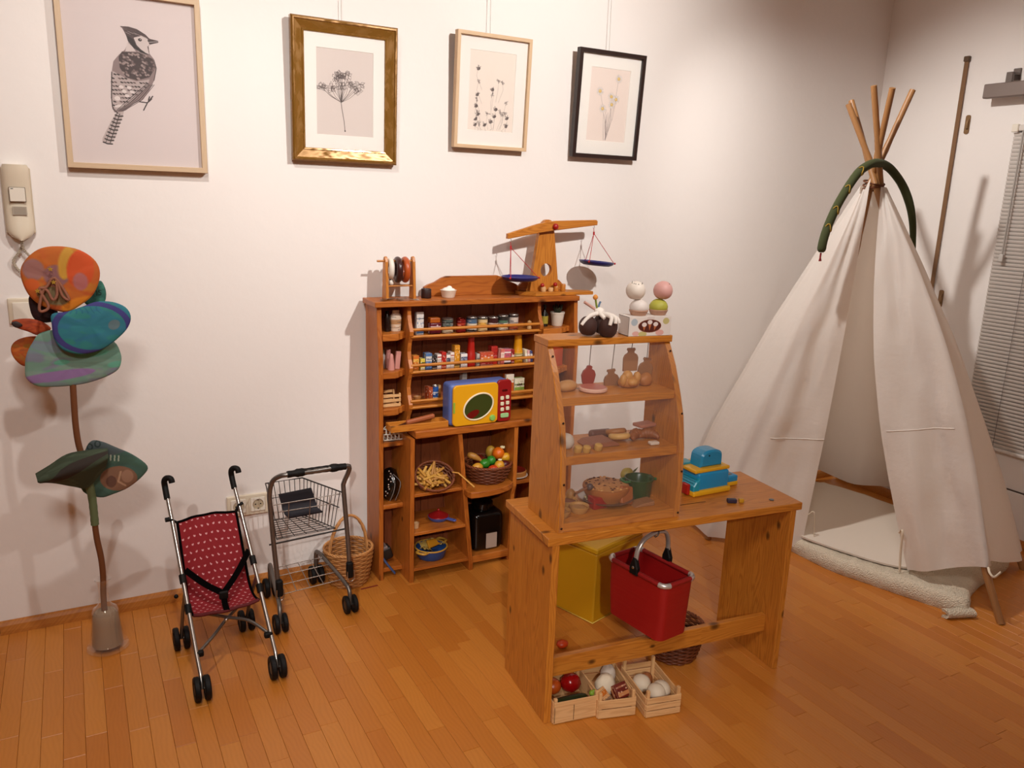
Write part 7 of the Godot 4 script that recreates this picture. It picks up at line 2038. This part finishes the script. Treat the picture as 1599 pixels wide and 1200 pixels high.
	for q in [Vector3(0.240, 0.300, 0.400), Vector3(0.442, 0.322, 0.378)]:
		var d: Vector3 = (c0 - q).normalized()
		var sd := d.cross(Vector3(0, 0.55, 0.83)).normalized()
		st = mb(); ribbon(st, smooth([q, q.lerp(c0, 0.5) + Vector3(0, -0.006, 0.004), c0], 4), sd, 0.019, 0.003); put("harness_strap", st, M.webbing, o)
	st = mb(); rbox(st, c0 + Vector3(0, -0.004, 0.004), Vector3(0.028, 0.026, 0.012), 0.004); put("buckle", st, M.black, o)
	st = mb(); ribbon(st, [c0, Vector3(0.344, 0.196, 0.475), Vector3(0.345, 0.188, 0.505)], Vector3.RIGHT, 0.018, 0.003); put("harness_strap", st, M.webbing, o)
	OFF = Vector3.ZERO

func shopping_cart() -> void:
	var o := thing("toy_shopping_cart", "toy shopping trolley of grey tube with a black wire basket", "cart", Vector3(0.665, 0, 0.23))
	OFF = o.position
	var st := mb()
	var grey = M.metal_grey
	# side rails with castors
	st = mb(); tube(st, smooth([Vector3(0.535, 0.032, 0.385), Vector3(0.536, 0.078, 0.378), Vector3(0.541, 0.098, 0.335), Vector3(0.550, 0.118, 0.22), Vector3(0.558, 0.130, 0.14), Vector3(0.560, 0.118, 0.110), Vector3(0.560, 0.036, 0.115)], 4), 0.0078, 10); put("side_rail", st, grey, o)
	st = mb(); tube(st, smooth([Vector3(0.792, 0.032, 0.357), Vector3(0.791, 0.085, 0.348), Vector3(0.782, 0.104, 0.300), Vector3(0.765, 0.120, 0.18), Vector3(0.750, 0.130, 0.095), Vector3(0.744, 0.118, 0.072), Vector3(0.742, 0.036, 0.082)], 4), 0.0078, 10); put("side_rail", st, grey, o)
	var hub := hexm("2a2522", 0.5)
	twin_wheel(o, Vector3(0.535, 0.033, 0.385), 0.033, 0.0145, 0.016, hub)
	twin_wheel(o, Vector3(0.792, 0.033, 0.357), 0.033, 0.0145, 0.016, hub)
	twin_wheel(o, Vector3(0.560, 0.036, 0.115), 0.036, 0.016, 0.018, hub)
	twin_wheel(o, Vector3(0.742, 0.036, 0.082), 0.036, 0.016, 0.018, hub)
	# handle tube
	st = mb(); tube(st, smooth([Vector3(0.548, 0.125, 0.318), Vector3(0.541, 0.25, 0.302), Vector3(0.534, 0.42, 0.290), Vector3(0.533, 0.478, 0.290), Vector3(0.542, 0.522, 0.300), Vector3(0.562, 0.543, 0.316), Vector3(0.590, 0.550, 0.328), Vector3(0.69, 0.552, 0.332), Vector3(0.79, 0.552, 0.322), Vector3(0.806, 0.542, 0.318), Vector3(0.803, 0.515, 0.306), Vector3(0.792, 0.480, 0.296), Vector3(0.791, 0.45, 0.296), Vector3(0.800, 0.28, 0.306), Vector3(0.806, 0.14, 0.312)], 4), 0.0085, 10); put("handle_tube", st, grey, o)
	st = mb(); var gl := []; var gr := []
	for i in 25:
		var t := i / 24.0
		gl.append(Vector3(lerpf(0.586, 0.792, t), 0.5505 + 0.0015 * sin(PI * t), lerpf(0.3285, 0.323, t)))
		gr.append(0.0118 + (0.0028 if i in [4, 5, 6, 18, 19, 20] else 0.0) + 0.0005 * sin(i * 2.1))
	tube(st, gl, gr, 10); put("grip", st, M.black, o)
	for q in [Vector3(0.548, 0.135, 0.325), Vector3(0.803, 0.150, 0.318)]:
		st = mb(); rbox(st, q, Vector3(0.024, 0.062, 0.024), 0.007); put("bracket", st, M.black, o)
		st = mb(); tube(st, smooth([q + Vector3(-0.012, 0.0, 0.014), q + Vector3(-0.012, -0.028, 0.016), q + Vector3(0, -0.040, 0.016), q + Vector3(0.012, -0.028, 0.016), q + Vector3(0.012, 0.0, 0.014)], 4), 0.002, 6); put("wire_clip", st, M.metal, o)
	# wire basket
	var FL := Vector3(0.560, 0.440, 0.088); var FR := Vector3(0.697, 0.440, 0.080); var NR := Vector3(0.788, 0.440, 0.282); var NL := Vector3(0.536, 0.440, 0.292)
	var fl := Vector3(0.578, 0.300, 0.105); var fr := Vector3(0.690, 0.300, 0.098); var nr := Vector3(0.766, 0.300, 0.270); var nl := Vector3(0.553, 0.300, 0.282)
	var w = M.wire
	st = mb(); tube(st, [NL, FL, FR, NR], 0.0026, 6); put("top_rim", st, w, o)
	st = mb(); tube(st, [fl, fr, nr, nl], 0.002, 6, true); put("bottom_rim", st, w, o)
	st = mb(); tube(st, [Vector3(0.524, 0.291, 0.298), Vector3(0.812, 0.296, 0.280)], 0.0032, 8); put("front_bar", st, w, o)
	st = mb(); tube(st, [NL.lerp(nl, 0.42), FL.lerp(fl, 0.42), FR.lerp(fr, 0.42), NR.lerp(nr, 0.42)], 0.002, 6); put("middle_hoop", st, w, o)
	for q in [[FL, FR, fl, fr, 7], [FR, NR, fr, nr, 11], [NL, FL, nl, fl, 11]]:
		for i in q[4]:
			var t: float = (i + 0.5) / q[4]
			st = mb(); tube(st, [q[0].lerp(q[1], t), q[2].lerp(q[3], t)], 0.0015, 5); put("upright_wire", st, w, o)
	for i in 9:
		var t := (i + 0.5) / 9.0
		st = mb(); tube(st, [fl.lerp(nl, t), fr.lerp(nr, t)], 0.0015, 5); put("floor_wire", st, w, o)
	for i in 5:
		var t := (i + 0.5) / 5.0
		st = mb(); tube(st, [fl.lerp(fr, t), nl.lerp(nr, t)], 0.0015, 5); put("floor_wire", st, w, o)
	# child seat wires and pouch
	var sil := hexm("a39a92", 0.3, 0.8)
	for q in [[Vector3(0.545, 0.43, 0.285), Vector3(0.786, 0.432, 0.276)], [Vector3(0.565, 0.395, 0.27), Vector3(0.765, 0.395, 0.265)]]:
		st = mb(); tube(st, q, 0.0018, 6); put("seat_wire", st, sil, o)
	for x in [0.60, 0.675, 0.745]:
		st = mb(); tube(st, smooth([Vector3(x, 0.43, 0.281), Vector3(x, 0.37, 0.265), Vector3(x, 0.31, 0.245)], 4), 0.0015, 5); put("seat_wire", st, sil, o)
	var g := []
	for q in [[Vector3(0.583, 0.432, 0.195), Vector3(0.703, 0.436, 0.185)], [Vector3(0.592, 0.39, 0.20), Vector3(0.714, 0.392, 0.19)], [Vector3(0.600, 0.358, 0.205), Vector3(0.722, 0.358, 0.195)], [Vector3(0.608, 0.352, 0.235), Vector3(0.732, 0.352, 0.225)]]:
		var row := []
		for j in 7: row.append(q[0].lerp(q[1], j / 6.0))
		g.append(row)
	st = mb(); sheet(st, g, 0.006); put("seat_pouch", st, hexm("1a1720", 0.7), o)
	# lower rack
	for q in [[Vector3(0.552, 0.104, 0.318), Vector3(0.785, 0.106, 0.296)], [Vector3(0.552, 0.112, 0.262), Vector3(0.775, 0.114, 0.245)], [Vector3(0.555, 0.120, 0.206), Vector3(0.766, 0.122, 0.19)], [Vector3(0.558, 0.127, 0.15), Vector3(0.757, 0.129, 0.135)]]:
		st = mb(); tube(st, q, 0.0018, 6); put("rack_wire", st, sil, o)
	for x in [0.61, 0.66, 0.71]:
		st = mb(); tube(st, [Vector3(x, 0.1055, 0.308), Vector3(x * 0.9 + 0.064, 0.1285, 0.142)], 0.0016, 5); put("rack_wire", st, sil, o)
	OFF = Vector3.ZERO
	# wicker basket with a hoop handle beside the shelf
	var b := thing("wicker_basket", "round light wicker basket with a hoop handle beside the shelf", "basket", Vector3(0.860, 0, 0.118), 0.25)
	wicker(b, 0.062, 0.093, 0.145, M.wicker, M.wicker_light, 17, 20, 0.0035)
	st = mb()
	for k in 3:
		var l := []
		for i in 33:
			var a := PI * i / 32.0
			var tw := a * 9.0 + TAU * k / 3
			l.append(Vector3(-cos(a) * 0.086 + cos(tw) * 0.003, 0.10 + sin(a) * 0.175, sin(tw) * 0.004))
		tube(st, l, 0.0042, 6)
	put("hoop_handle", st, M.wicker_light, b)
	st = mb(); box(st, Vector3(0, 0.0015, 0), Vector3(0.07, 0.003, 0.006), 0.001, 0); one("red_stick", st, hexm("7a1e10", 0.6), "flat dark red stick lying on the floor beside the wicker basket", "stick", Vector3(0.915, 0, 0.205), 0.06)

func tent() -> void:
	var st := mb()
	var A := Vector3(3.05, 1.612, 0.571)
	var o := thing("play_tent", "white cloth play teepee on bamboo poles in the corner", "tent", Vector3(3.05, 0, 0.75))
	OFF = o.position
	var bamboo := texm(wood(Color("a87848"), Color("7d5330"), 2, 91, 0, 384, 64, 0.8), 0.45)
	var feet := [Vector3(2.959, 0.0, 1.454), Vector3(3.524, 0.0, 1.217), Vector3(2.46, 0.0, 0.40), Vector3(3.45, 0.0, 0.07), Vector3(3.64, 0.0, 0.55)]
	var ext := [1.215, 1.20, 1.238, 1.228, 1.235]
	var offs := [Vector3(-0.012, 0, 0.012), Vector3(0.012, 0, 0.010), Vector3(-0.012, 0, -0.008), Vector3(0.006, 0, -0.018), Vector3(0.016, 0, 0.02)]
	for i in 5:
		var f: Vector3 = feet[i]
		var top: Vector3 = f + (A + offs[i] - f) * ext[i]
		var l := []
		var r := []
		for k in 41:
			var t := k / 40.0
			l.append(f.lerp(top, t))
			r.append(lerpf(0.0135, 0.0125, t) + (0.0016 if k % 8 == 3 else 0.0) - (0.0006 if k % 8 == 4 else 0.0))
		st = mb(); tube(st, l, r, 12); put("pole", st, bamboo, o)
	st = mb()
	for k in 4:
		var l := []
		for i in 25:
			var a := TAU * i / 24
			l.append(A + Vector3(cos(a) * 0.042, -0.028 + k * 0.009 + 0.01 * sin(a + k), sin(a) * 0.042))
		tube(st, l, 0.0035, 5, true)
	put("lashing", st, hexm("6a3a1c", 0.8), o)
	# one cloth from the left door flap round the back to the right door flap
	var cloth := hexm("f2ece6", 0.9)
	cloth.backlight_enabled = true
	cloth.backlight = Color(0.9, 0.85, 0.79)
	cloth.normal_enabled = true
	cloth.normal_texture = noise_map(0.02, 4, 512, true, 4.0, 12)
	cloth.normal_scale = 0.35
	cloth.uv1_triplanar = true
	cloth.uv1_scale = Vector3(2.2, 2.2, 2.2)
	var rails := [
		[Vector3(2.740, 0.03, 0.690), Vector3(0.010, 0, 0.01)],
		[Vector3(2.450, 0.02, 0.415), Vector3(-0.02, 0, -0.01)],
		[Vector3(2.555, 0.03, 0.035), Vector3(-0.03, 0, -0.03)],
		[Vector3(3.455, 0.13, 0.045), Vector3(0.0, 0.02, -0.03)],
		[Vector3(3.690, 0.12, 0.54), Vector3(0.03, 0.0, 0.0)],
		[Vector3(3.518, 0.085, 1.205), Vector3(0.045, 0, 0.03)],
		[Vector3(2.952, 0.20, 1.378), Vector3(0.012, 0, 0.09)],
		[Vector3(2.872, 0.085, 1.112), Vector3(-0.085, 0, -0.035)]]
	var rows := 40
	var per := 14
	var nz := FastNoiseLite.new(); nz.seed = 21; nz.frequency = 1.6; nz.fractal_octaves = 2
	var g := []
	for i in rows + 1:
		var t := pow(i / float(rows), 0.92)
		var row := []
		for k in rails.size() - 1:
			for j in per + (1 if k == rails.size() - 2 else 0):
				var s := j / float(per)
				var p0: Vector3 = rails[k][0]; var p1: Vector3 = rails[k + 1][0]
				var b := p0.lerp(p1, s)
				var out := Vector3(b.x - 3.08, 0, b.z - 0.70).normalized()
				if k == 0 or k == 6: out = (Vector3(p1.z - p0.z, 0, -(p1.x - p0.x))).normalized()
				var a := A + Vector3(0, -0.03 - 0.02 * sin(k * 2.0), 0) + Vector3(b.x - A.x, 0, b.z - A.z).normalized() * 0.052
				if k == 0 and s < 0.4: a.y += 0.045 * (1.0 - s / 0.4)
				var m: Vector3 = (rails[k][1] as Vector3).lerp(rails[k + 1][1], s)
				var p := a.lerp(b, t) + m * sin(PI * t) * 0.9
				var mid := sin(PI * s)
				var amp := sin(PI * minf(t, 0.93) / 0.93 * 0.62)
				# hanging folds that widen downwards, and a slack belly between the poles
				var fold := 0.0
				if k == 0: fold = (0.024 * sin(s * 9.0 + t * 2.5) + 0.010 * sin(s * 17.0 - t * 6.0)) * t * mid + 0.012 * nz.get_noise_2d(s * 2.0, t * 2.2) * mid
				elif k == 1: fold = 0.020 * mid * amp + 0.010 * sin(s * 7.0 + t * 3.0) * t * mid
				elif k == 5: fold = (0.055 * exp(-pow((s - 0.42) / 0.2, 2.0)) - 0.060 * exp(-pow((s - 0.84) / 0.10, 2.0))) * t * t * mid + 0.014 * sin(s * 9.0 - t * 5.0) * t * mid
				elif k == 6: fold = (0.034 * sin(s * 6.0 + t * 3.0 + 0.4) * t + 0.012 * sin(s * 13.0 - t * 9.0) * t) * mid + 0.015 * nz.get_noise_2d(s * 2.0 + 5.0, t * 3.0) * mid
				elif k == 3: fold = 0.02 * sin(s * 10.0) * t * mid
				else: fold = 0.028 * mid * amp + 0.014 * sin(s * 11.0 + k) * t * t * mid
				p += out * (fold + 0.012 * nz.get_noise_3d(p.x * 1.5, p.y * 1.5, p.z * 1.5) * t)
				if t > 0.8:
					var hem := 0.0
					if k == 2: hem = -0.07 * mid
					if k == 3: hem = -0.05 * sin(s * PI)
					p.y += hem * (t - 0.8) / 0.2
				p.z = maxf(p.z, 0.012)
				p.x = minf(p.x, 3.738)
				row.append(p)
		g.append(row)
	st = mb(); sheet(st, g, 0.0); put("cover", st, cloth, o)
	# sewn seams and hem cords
	for q in [[25, per * 6 + 2, per * 7], [27, per * 0, per * 1 - 3]]:
		var l := []
		for j in range(q[1], q[2]): l.append(g[q[0]][j])
		st = mb(); tube(st, l, 0.0022, 5); put("seam", st, hexm("e6ded4", 0.9), o)
	# door ties
	for q in [[g[36][0], Vector3(0.012, -0.002, 0.02)], [g[36][g[0].size() - 1], Vector3(-0.012, 0, 0.02)]]:
		var p: Vector3 = q[0]
		st = mb(); tube(st, smooth([p, p + q[1] + Vector3(0.0, 0.02, 0), p + q[1] * 1.4 + Vector3(0.0, -0.06, 0), p + q[1] * 1.6 + Vector3(-0.004, -0.15, 0.01)], 4), 0.005, 6, false, true, 0.35); put("tie", st, hexm("e4d6c0", 0.9), o)
	st = mb(); var hp: Vector3 = g[rows][per * 6]
	tube(st, smooth([hp, hp + Vector3(-0.02, -0.01, 0.02), hp + Vector3(-0.015, -0.02, 0.035), hp + Vector3(0.03, -0.012, 0.03)], 4), 0.005, 6, false, true, 0.5); put("tie", st, hexm("e4d6c0", 0.9), o)
	OFF = Vector3.ZERO
	# rug: folded fleece with a flat blanket on top
	var fleece := hexm("e6d9c2", 0.95)
	fleece.heightmap_enabled = true
	fleece.heightmap_texture = noise_map(0.10, 3, 512, false, 1.0, 14)
	fleece.heightmap_scale = 0.9
	fleece.uv1_triplanar = true
	fleece.uv1_scale = Vector3(3, 3, 3)
	var rug := thing("fleece_rug", "thick cream fleece rug folded under the tent", "rug", Vector3(3.1, 0, 0.75))
	OFF = rug.position
	var nf := FastNoiseLite.new(); nf.seed = 4; nf.frequency = 40.0
	var ring := Array(P([2.715, 0.45, 2.715, 0.70, 2.722, 0.885, 2.765, 1.02, 2.80, 1.134, 2.845, 1.265, 2.868, 1.345, 2.90, 1.360, 2.95, 1.335, 3.05, 1.28, 3.20, 1.235, 3.32, 1.215, 3.44, 1.195, 3.485, 1.15, 3.50, 1.0, 3.53, 0.6, 3.48, 0.25, 3.36, 0.12, 3.0, 0.07, 2.75, 0.09, 2.70, 0.2]))
	ring = smooth(ring, 6, true)
	var prof := [[0.006, 0.0], [0.0, 0.014], [0.0, 0.032], [0.008, 0.052], [0.024, 0.066], [0.05, 0.070], [0.2, 0.070], [0.55, 0.070]]
	var cen := Vector2(3.18, 0.68)
	SG += 1
	st = mb()
	var vs := []
	for i in prof.size():
		var row := []
		for k in ring.size():
			var q: Vector2 = ring[k]
			var d := (cen - q).normalized()
			var w: Vector2 = q + d * prof[i][0]
			var n := nf.get_noise_3d(w.x, prof[i][1] * 3.0, w.y)
			row.append(Vector3(w.x - d.x * n * 0.006, maxf(0.0, prof[i][1] + (n * 0.005 if i > 0 else 0.0)), w.y - d.y * n * 0.006))
		vs.append(row)
	for i in prof.size() - 1:
		for k in ring.size():
			var k2 := (k + 1) % ring.size()
			Q(st, vs[i][k], vs[i + 1][k], vs[i + 1][k2], vs[i][k2], Vector2.ZERO, Vector2.ZERO, Vector2.ZERO, Vector2.ZERO, SG)
	for k in ring.size():
		var k2 := (k + 1) % ring.size()
		var e := prof.size() - 1
		T(st, vs[e][k], Vector3(cen.x, 0.070, cen.y), vs[e][k2], Vector2.ZERO, Vector2.ZERO, Vector2.ZERO, SG)
		T(st, vs[0][k], vs[0][k2], Vector3(cen.x, 0.0, cen.y))
	put("fleece", st, fleece, rug)
	# curled under corner
	st = mb()
	var cg := []
	for i in 9:
		var t := i / 8.0
		var a := lerpf(-0.3, 3.3, t)
		var row := []
		for j in 6:
			row.append(Vector3(2.80 + j * 0.022, 0.016 + 0.013 * cos(a), 1.325 + 0.022 * sin(a) + j * 0.008))
		cg.append(row)
	sheet(st, cg, 0.010); put("folded_corner", st, fleece, rug)
	OFF = Vector3.ZERO
	var bl := thing("tent_blanket", "smooth off-white blanket lying on the fleece inside the tent", "blanket", Vector3(3.1, 0.074, 0.7))
	OFF = bl.position
	var edge := Array(P([2.735, 0.46, 2.737, 0.68, 2.760, 0.80, 2.800, 0.93, 2.835, 1.02, 2.885, 1.085, 2.96, 1.12, 3.1, 1.13, 3.3, 1.12, 3.42, 1.05, 3.46, 0.6, 3.4, 0.25, 3.2, 0.15, 2.85, 0.13, 2.74, 0.25]))
	edge = smooth(edge, 4, true)
	st = mb(); prism(st, PackedVector2Array(edge), 0.008, flatx(Vector3(0, 0.0795, 0)), 0.002); put("blanket", st, hexm("ded2c4", 0.9), bl)
	OFF = Vector3.ZERO
	# green snake draught stopper over the poles
	var sn := thing("snake_cushion", "long dark green felt snake draped over the tent poles", "snake", Vector3(3.0, 1.69, 0.6))
	OFF = sn.position
	var path := smooth([Vector3(2.737, 1.318, 0.605), Vector3(2.741, 1.365, 0.605), Vector3(2.762, 1.434, 0.605), Vector3(2.805, 1.53, 0.61), Vector3(2.880, 1.637, 0.615), Vector3(2.945, 1.678, 0.615), Vector3(3.01, 1.690, 0.605), Vector3(3.08, 1.685, 0.59), Vector3(3.135, 1.662, 0.59), Vector3(3.20, 1.605, 0.60), Vector3(3.250, 1.53, 0.61), Vector3(3.283, 1.45, 0.615), Vector3(3.300, 1.36, 0.62), Vector3(3.303, 1.315, 0.625)], 5)
	var rad := []
	for i in path.size():
		var t := float(i) / (path.size() - 1)
		rad.append(0.018 * (1.0 if t < 0.75 else lerpf(1.0, 0.55, (t - 0.75) / 0.25)) * sqrt(clampf(t / 0.03 + 0.25, 0.0, 1.0)))
	var felt := hexm("3c4220", 0.9)
	felt.rim_enabled = true; felt.rim = 0.3
	st = mb(); tube(st, path, rad, 12); put("body", st, felt, sn)
	for i in 4:
		var k := 9 + i * 4
		var p: Vector3 = path[k]
		var d: Vector3 = (path[k + 1] - path[k - 1]).normalized()
		var l := []
		for j in 9:
			var a := lerpf(-1.3, 1.3, j / 8.0)
			var e := d.cross(Vector3(0, 0, 1)).normalized()
			l.append(p + (e * sin(a) + Vector3(0, 0, 1) * cos(a)) * 0.0185 + d * 0.014 * sin(j * 0.9))
		st = mb(); tube(st, l, 0.0026, 5); put("yellow_mark", st, hexm("a8862c", 0.9), sn)
	st = mb(); tube(st, [Vector3(2.736, 1.316, 0.605), Vector3(2.733, 1.298, 0.607)], 0.004, 6); tube(st, [Vector3(2.733, 1.299, 0.607), Vector3(2.727, 1.282, 0.609)], 0.003, 6); tube(st, [Vector3(2.733, 1.299, 0.607), Vector3(2.737, 1.282, 0.609)], 0.003, 6); put("red_tongue", st, hexm("8e1414", 0.8), sn)
	OFF = Vector3.ZERO
	# fittings of the right wall
	var X := 3.75
	var sb := thing("shutter_strap", "brown roller shutter strap running up the right wall", "strap", Vector3(X, 1.07, 0.447))
	OFF = sb.position
	st = mb(); box(st, Vector3(X - 0.010, 1.645, 0.447), Vector3(0.003, 1.11, 0.021), 0.0008, 1); put("strap", st, hexm("7d5a3a", 0.7), sb)
	st = mb(); box(st, Vector3(X - 0.008, 2.198, 0.447), Vector3(0.018, 0.024, 0.028), 0.003); put("guide", st, hexm("5a432e", 0.5), sb)
	st = mb(); rbox(st, Vector3(X - 0.011, 1.062, 0.449), Vector3(0.024, 0.05, 0.032), 0.004); put("winder", st, M.cream, sb)
	st = mb(); box(st, Vector3(X - 0.018, 1.09, 0.449), Vector3(0.010, 0.012, 0.024), 0.002); put("slot", st, hexm("4a3424", 0.5), sb)
	st = mb(); ball(st, Vector3(X - 0.023, 1.058, 0.449), Vector3(0.001, 0.003, 0.003), 8); put("screw", st, M.screw, sb)
	OFF = Vector3.ZERO
	for q in [[1.903, 0.494, "brown metal hook plate high on the right wall beside the strap"], [1.083, 0.498, "brown metal hook plate low on the right wall beside the winder"]]:
		var hp2 := thing("hook_plate", q[2], "hook", Vector3(X, q[0], q[1]), 0.0)
		st = mb(); prism(st, rrect(0.024, 0.085, 0.009), 0.005, Transform3D(Basis(Vector3.UP, -PI / 2), Vector3(-0.003, 0, 0)), 0.001); put("plate", st, hexm("8a6a48", 0.4, 0.5), hp2)
		st = mb(); tube(st, smooth([Vector3(-0.006, -0.02, 0.002), Vector3(-0.016, -0.015, 0.006), Vector3(-0.017, 0.01, 0.007), Vector3(-0.008, 0.022, 0.006)], 4), 0.003, 6); put("hook", st, hexm("9c7c56", 0.4, 0.5), hp2)
	var cu := thing("curtain_rail", "grey metal rail on a bracket at the top right of the wall", "rail", Vector3(X - 0.05, 2.035, 0.95))
	OFF = cu.position
	st = mb(); box(st, Vector3(X - 0.06, 2.035, 1.05), Vector3(0.03, 0.062, 0.92), 0.004, 2); put("rail", st, hexm("7d6f68", 0.45, 0.3), cu)
	for z in [0.69, 1.4]:
		st = mb(); box(st, Vector3(X - 0.052, 2.085, z), Vector3(0.016, 0.05, 0.03), 0.002); box(st, Vector3(X - 0.026, 2.105, z), Vector3(0.052, 0.012, 0.03), 0.002); box(st, Vector3(X - 0.004, 2.105, z), Vector3(0.008, 0.05, 0.034), 0.002); put("bracket", st, hexm("6b605a", 0.4, 0.4), cu)
	OFF = Vector3.ZERO
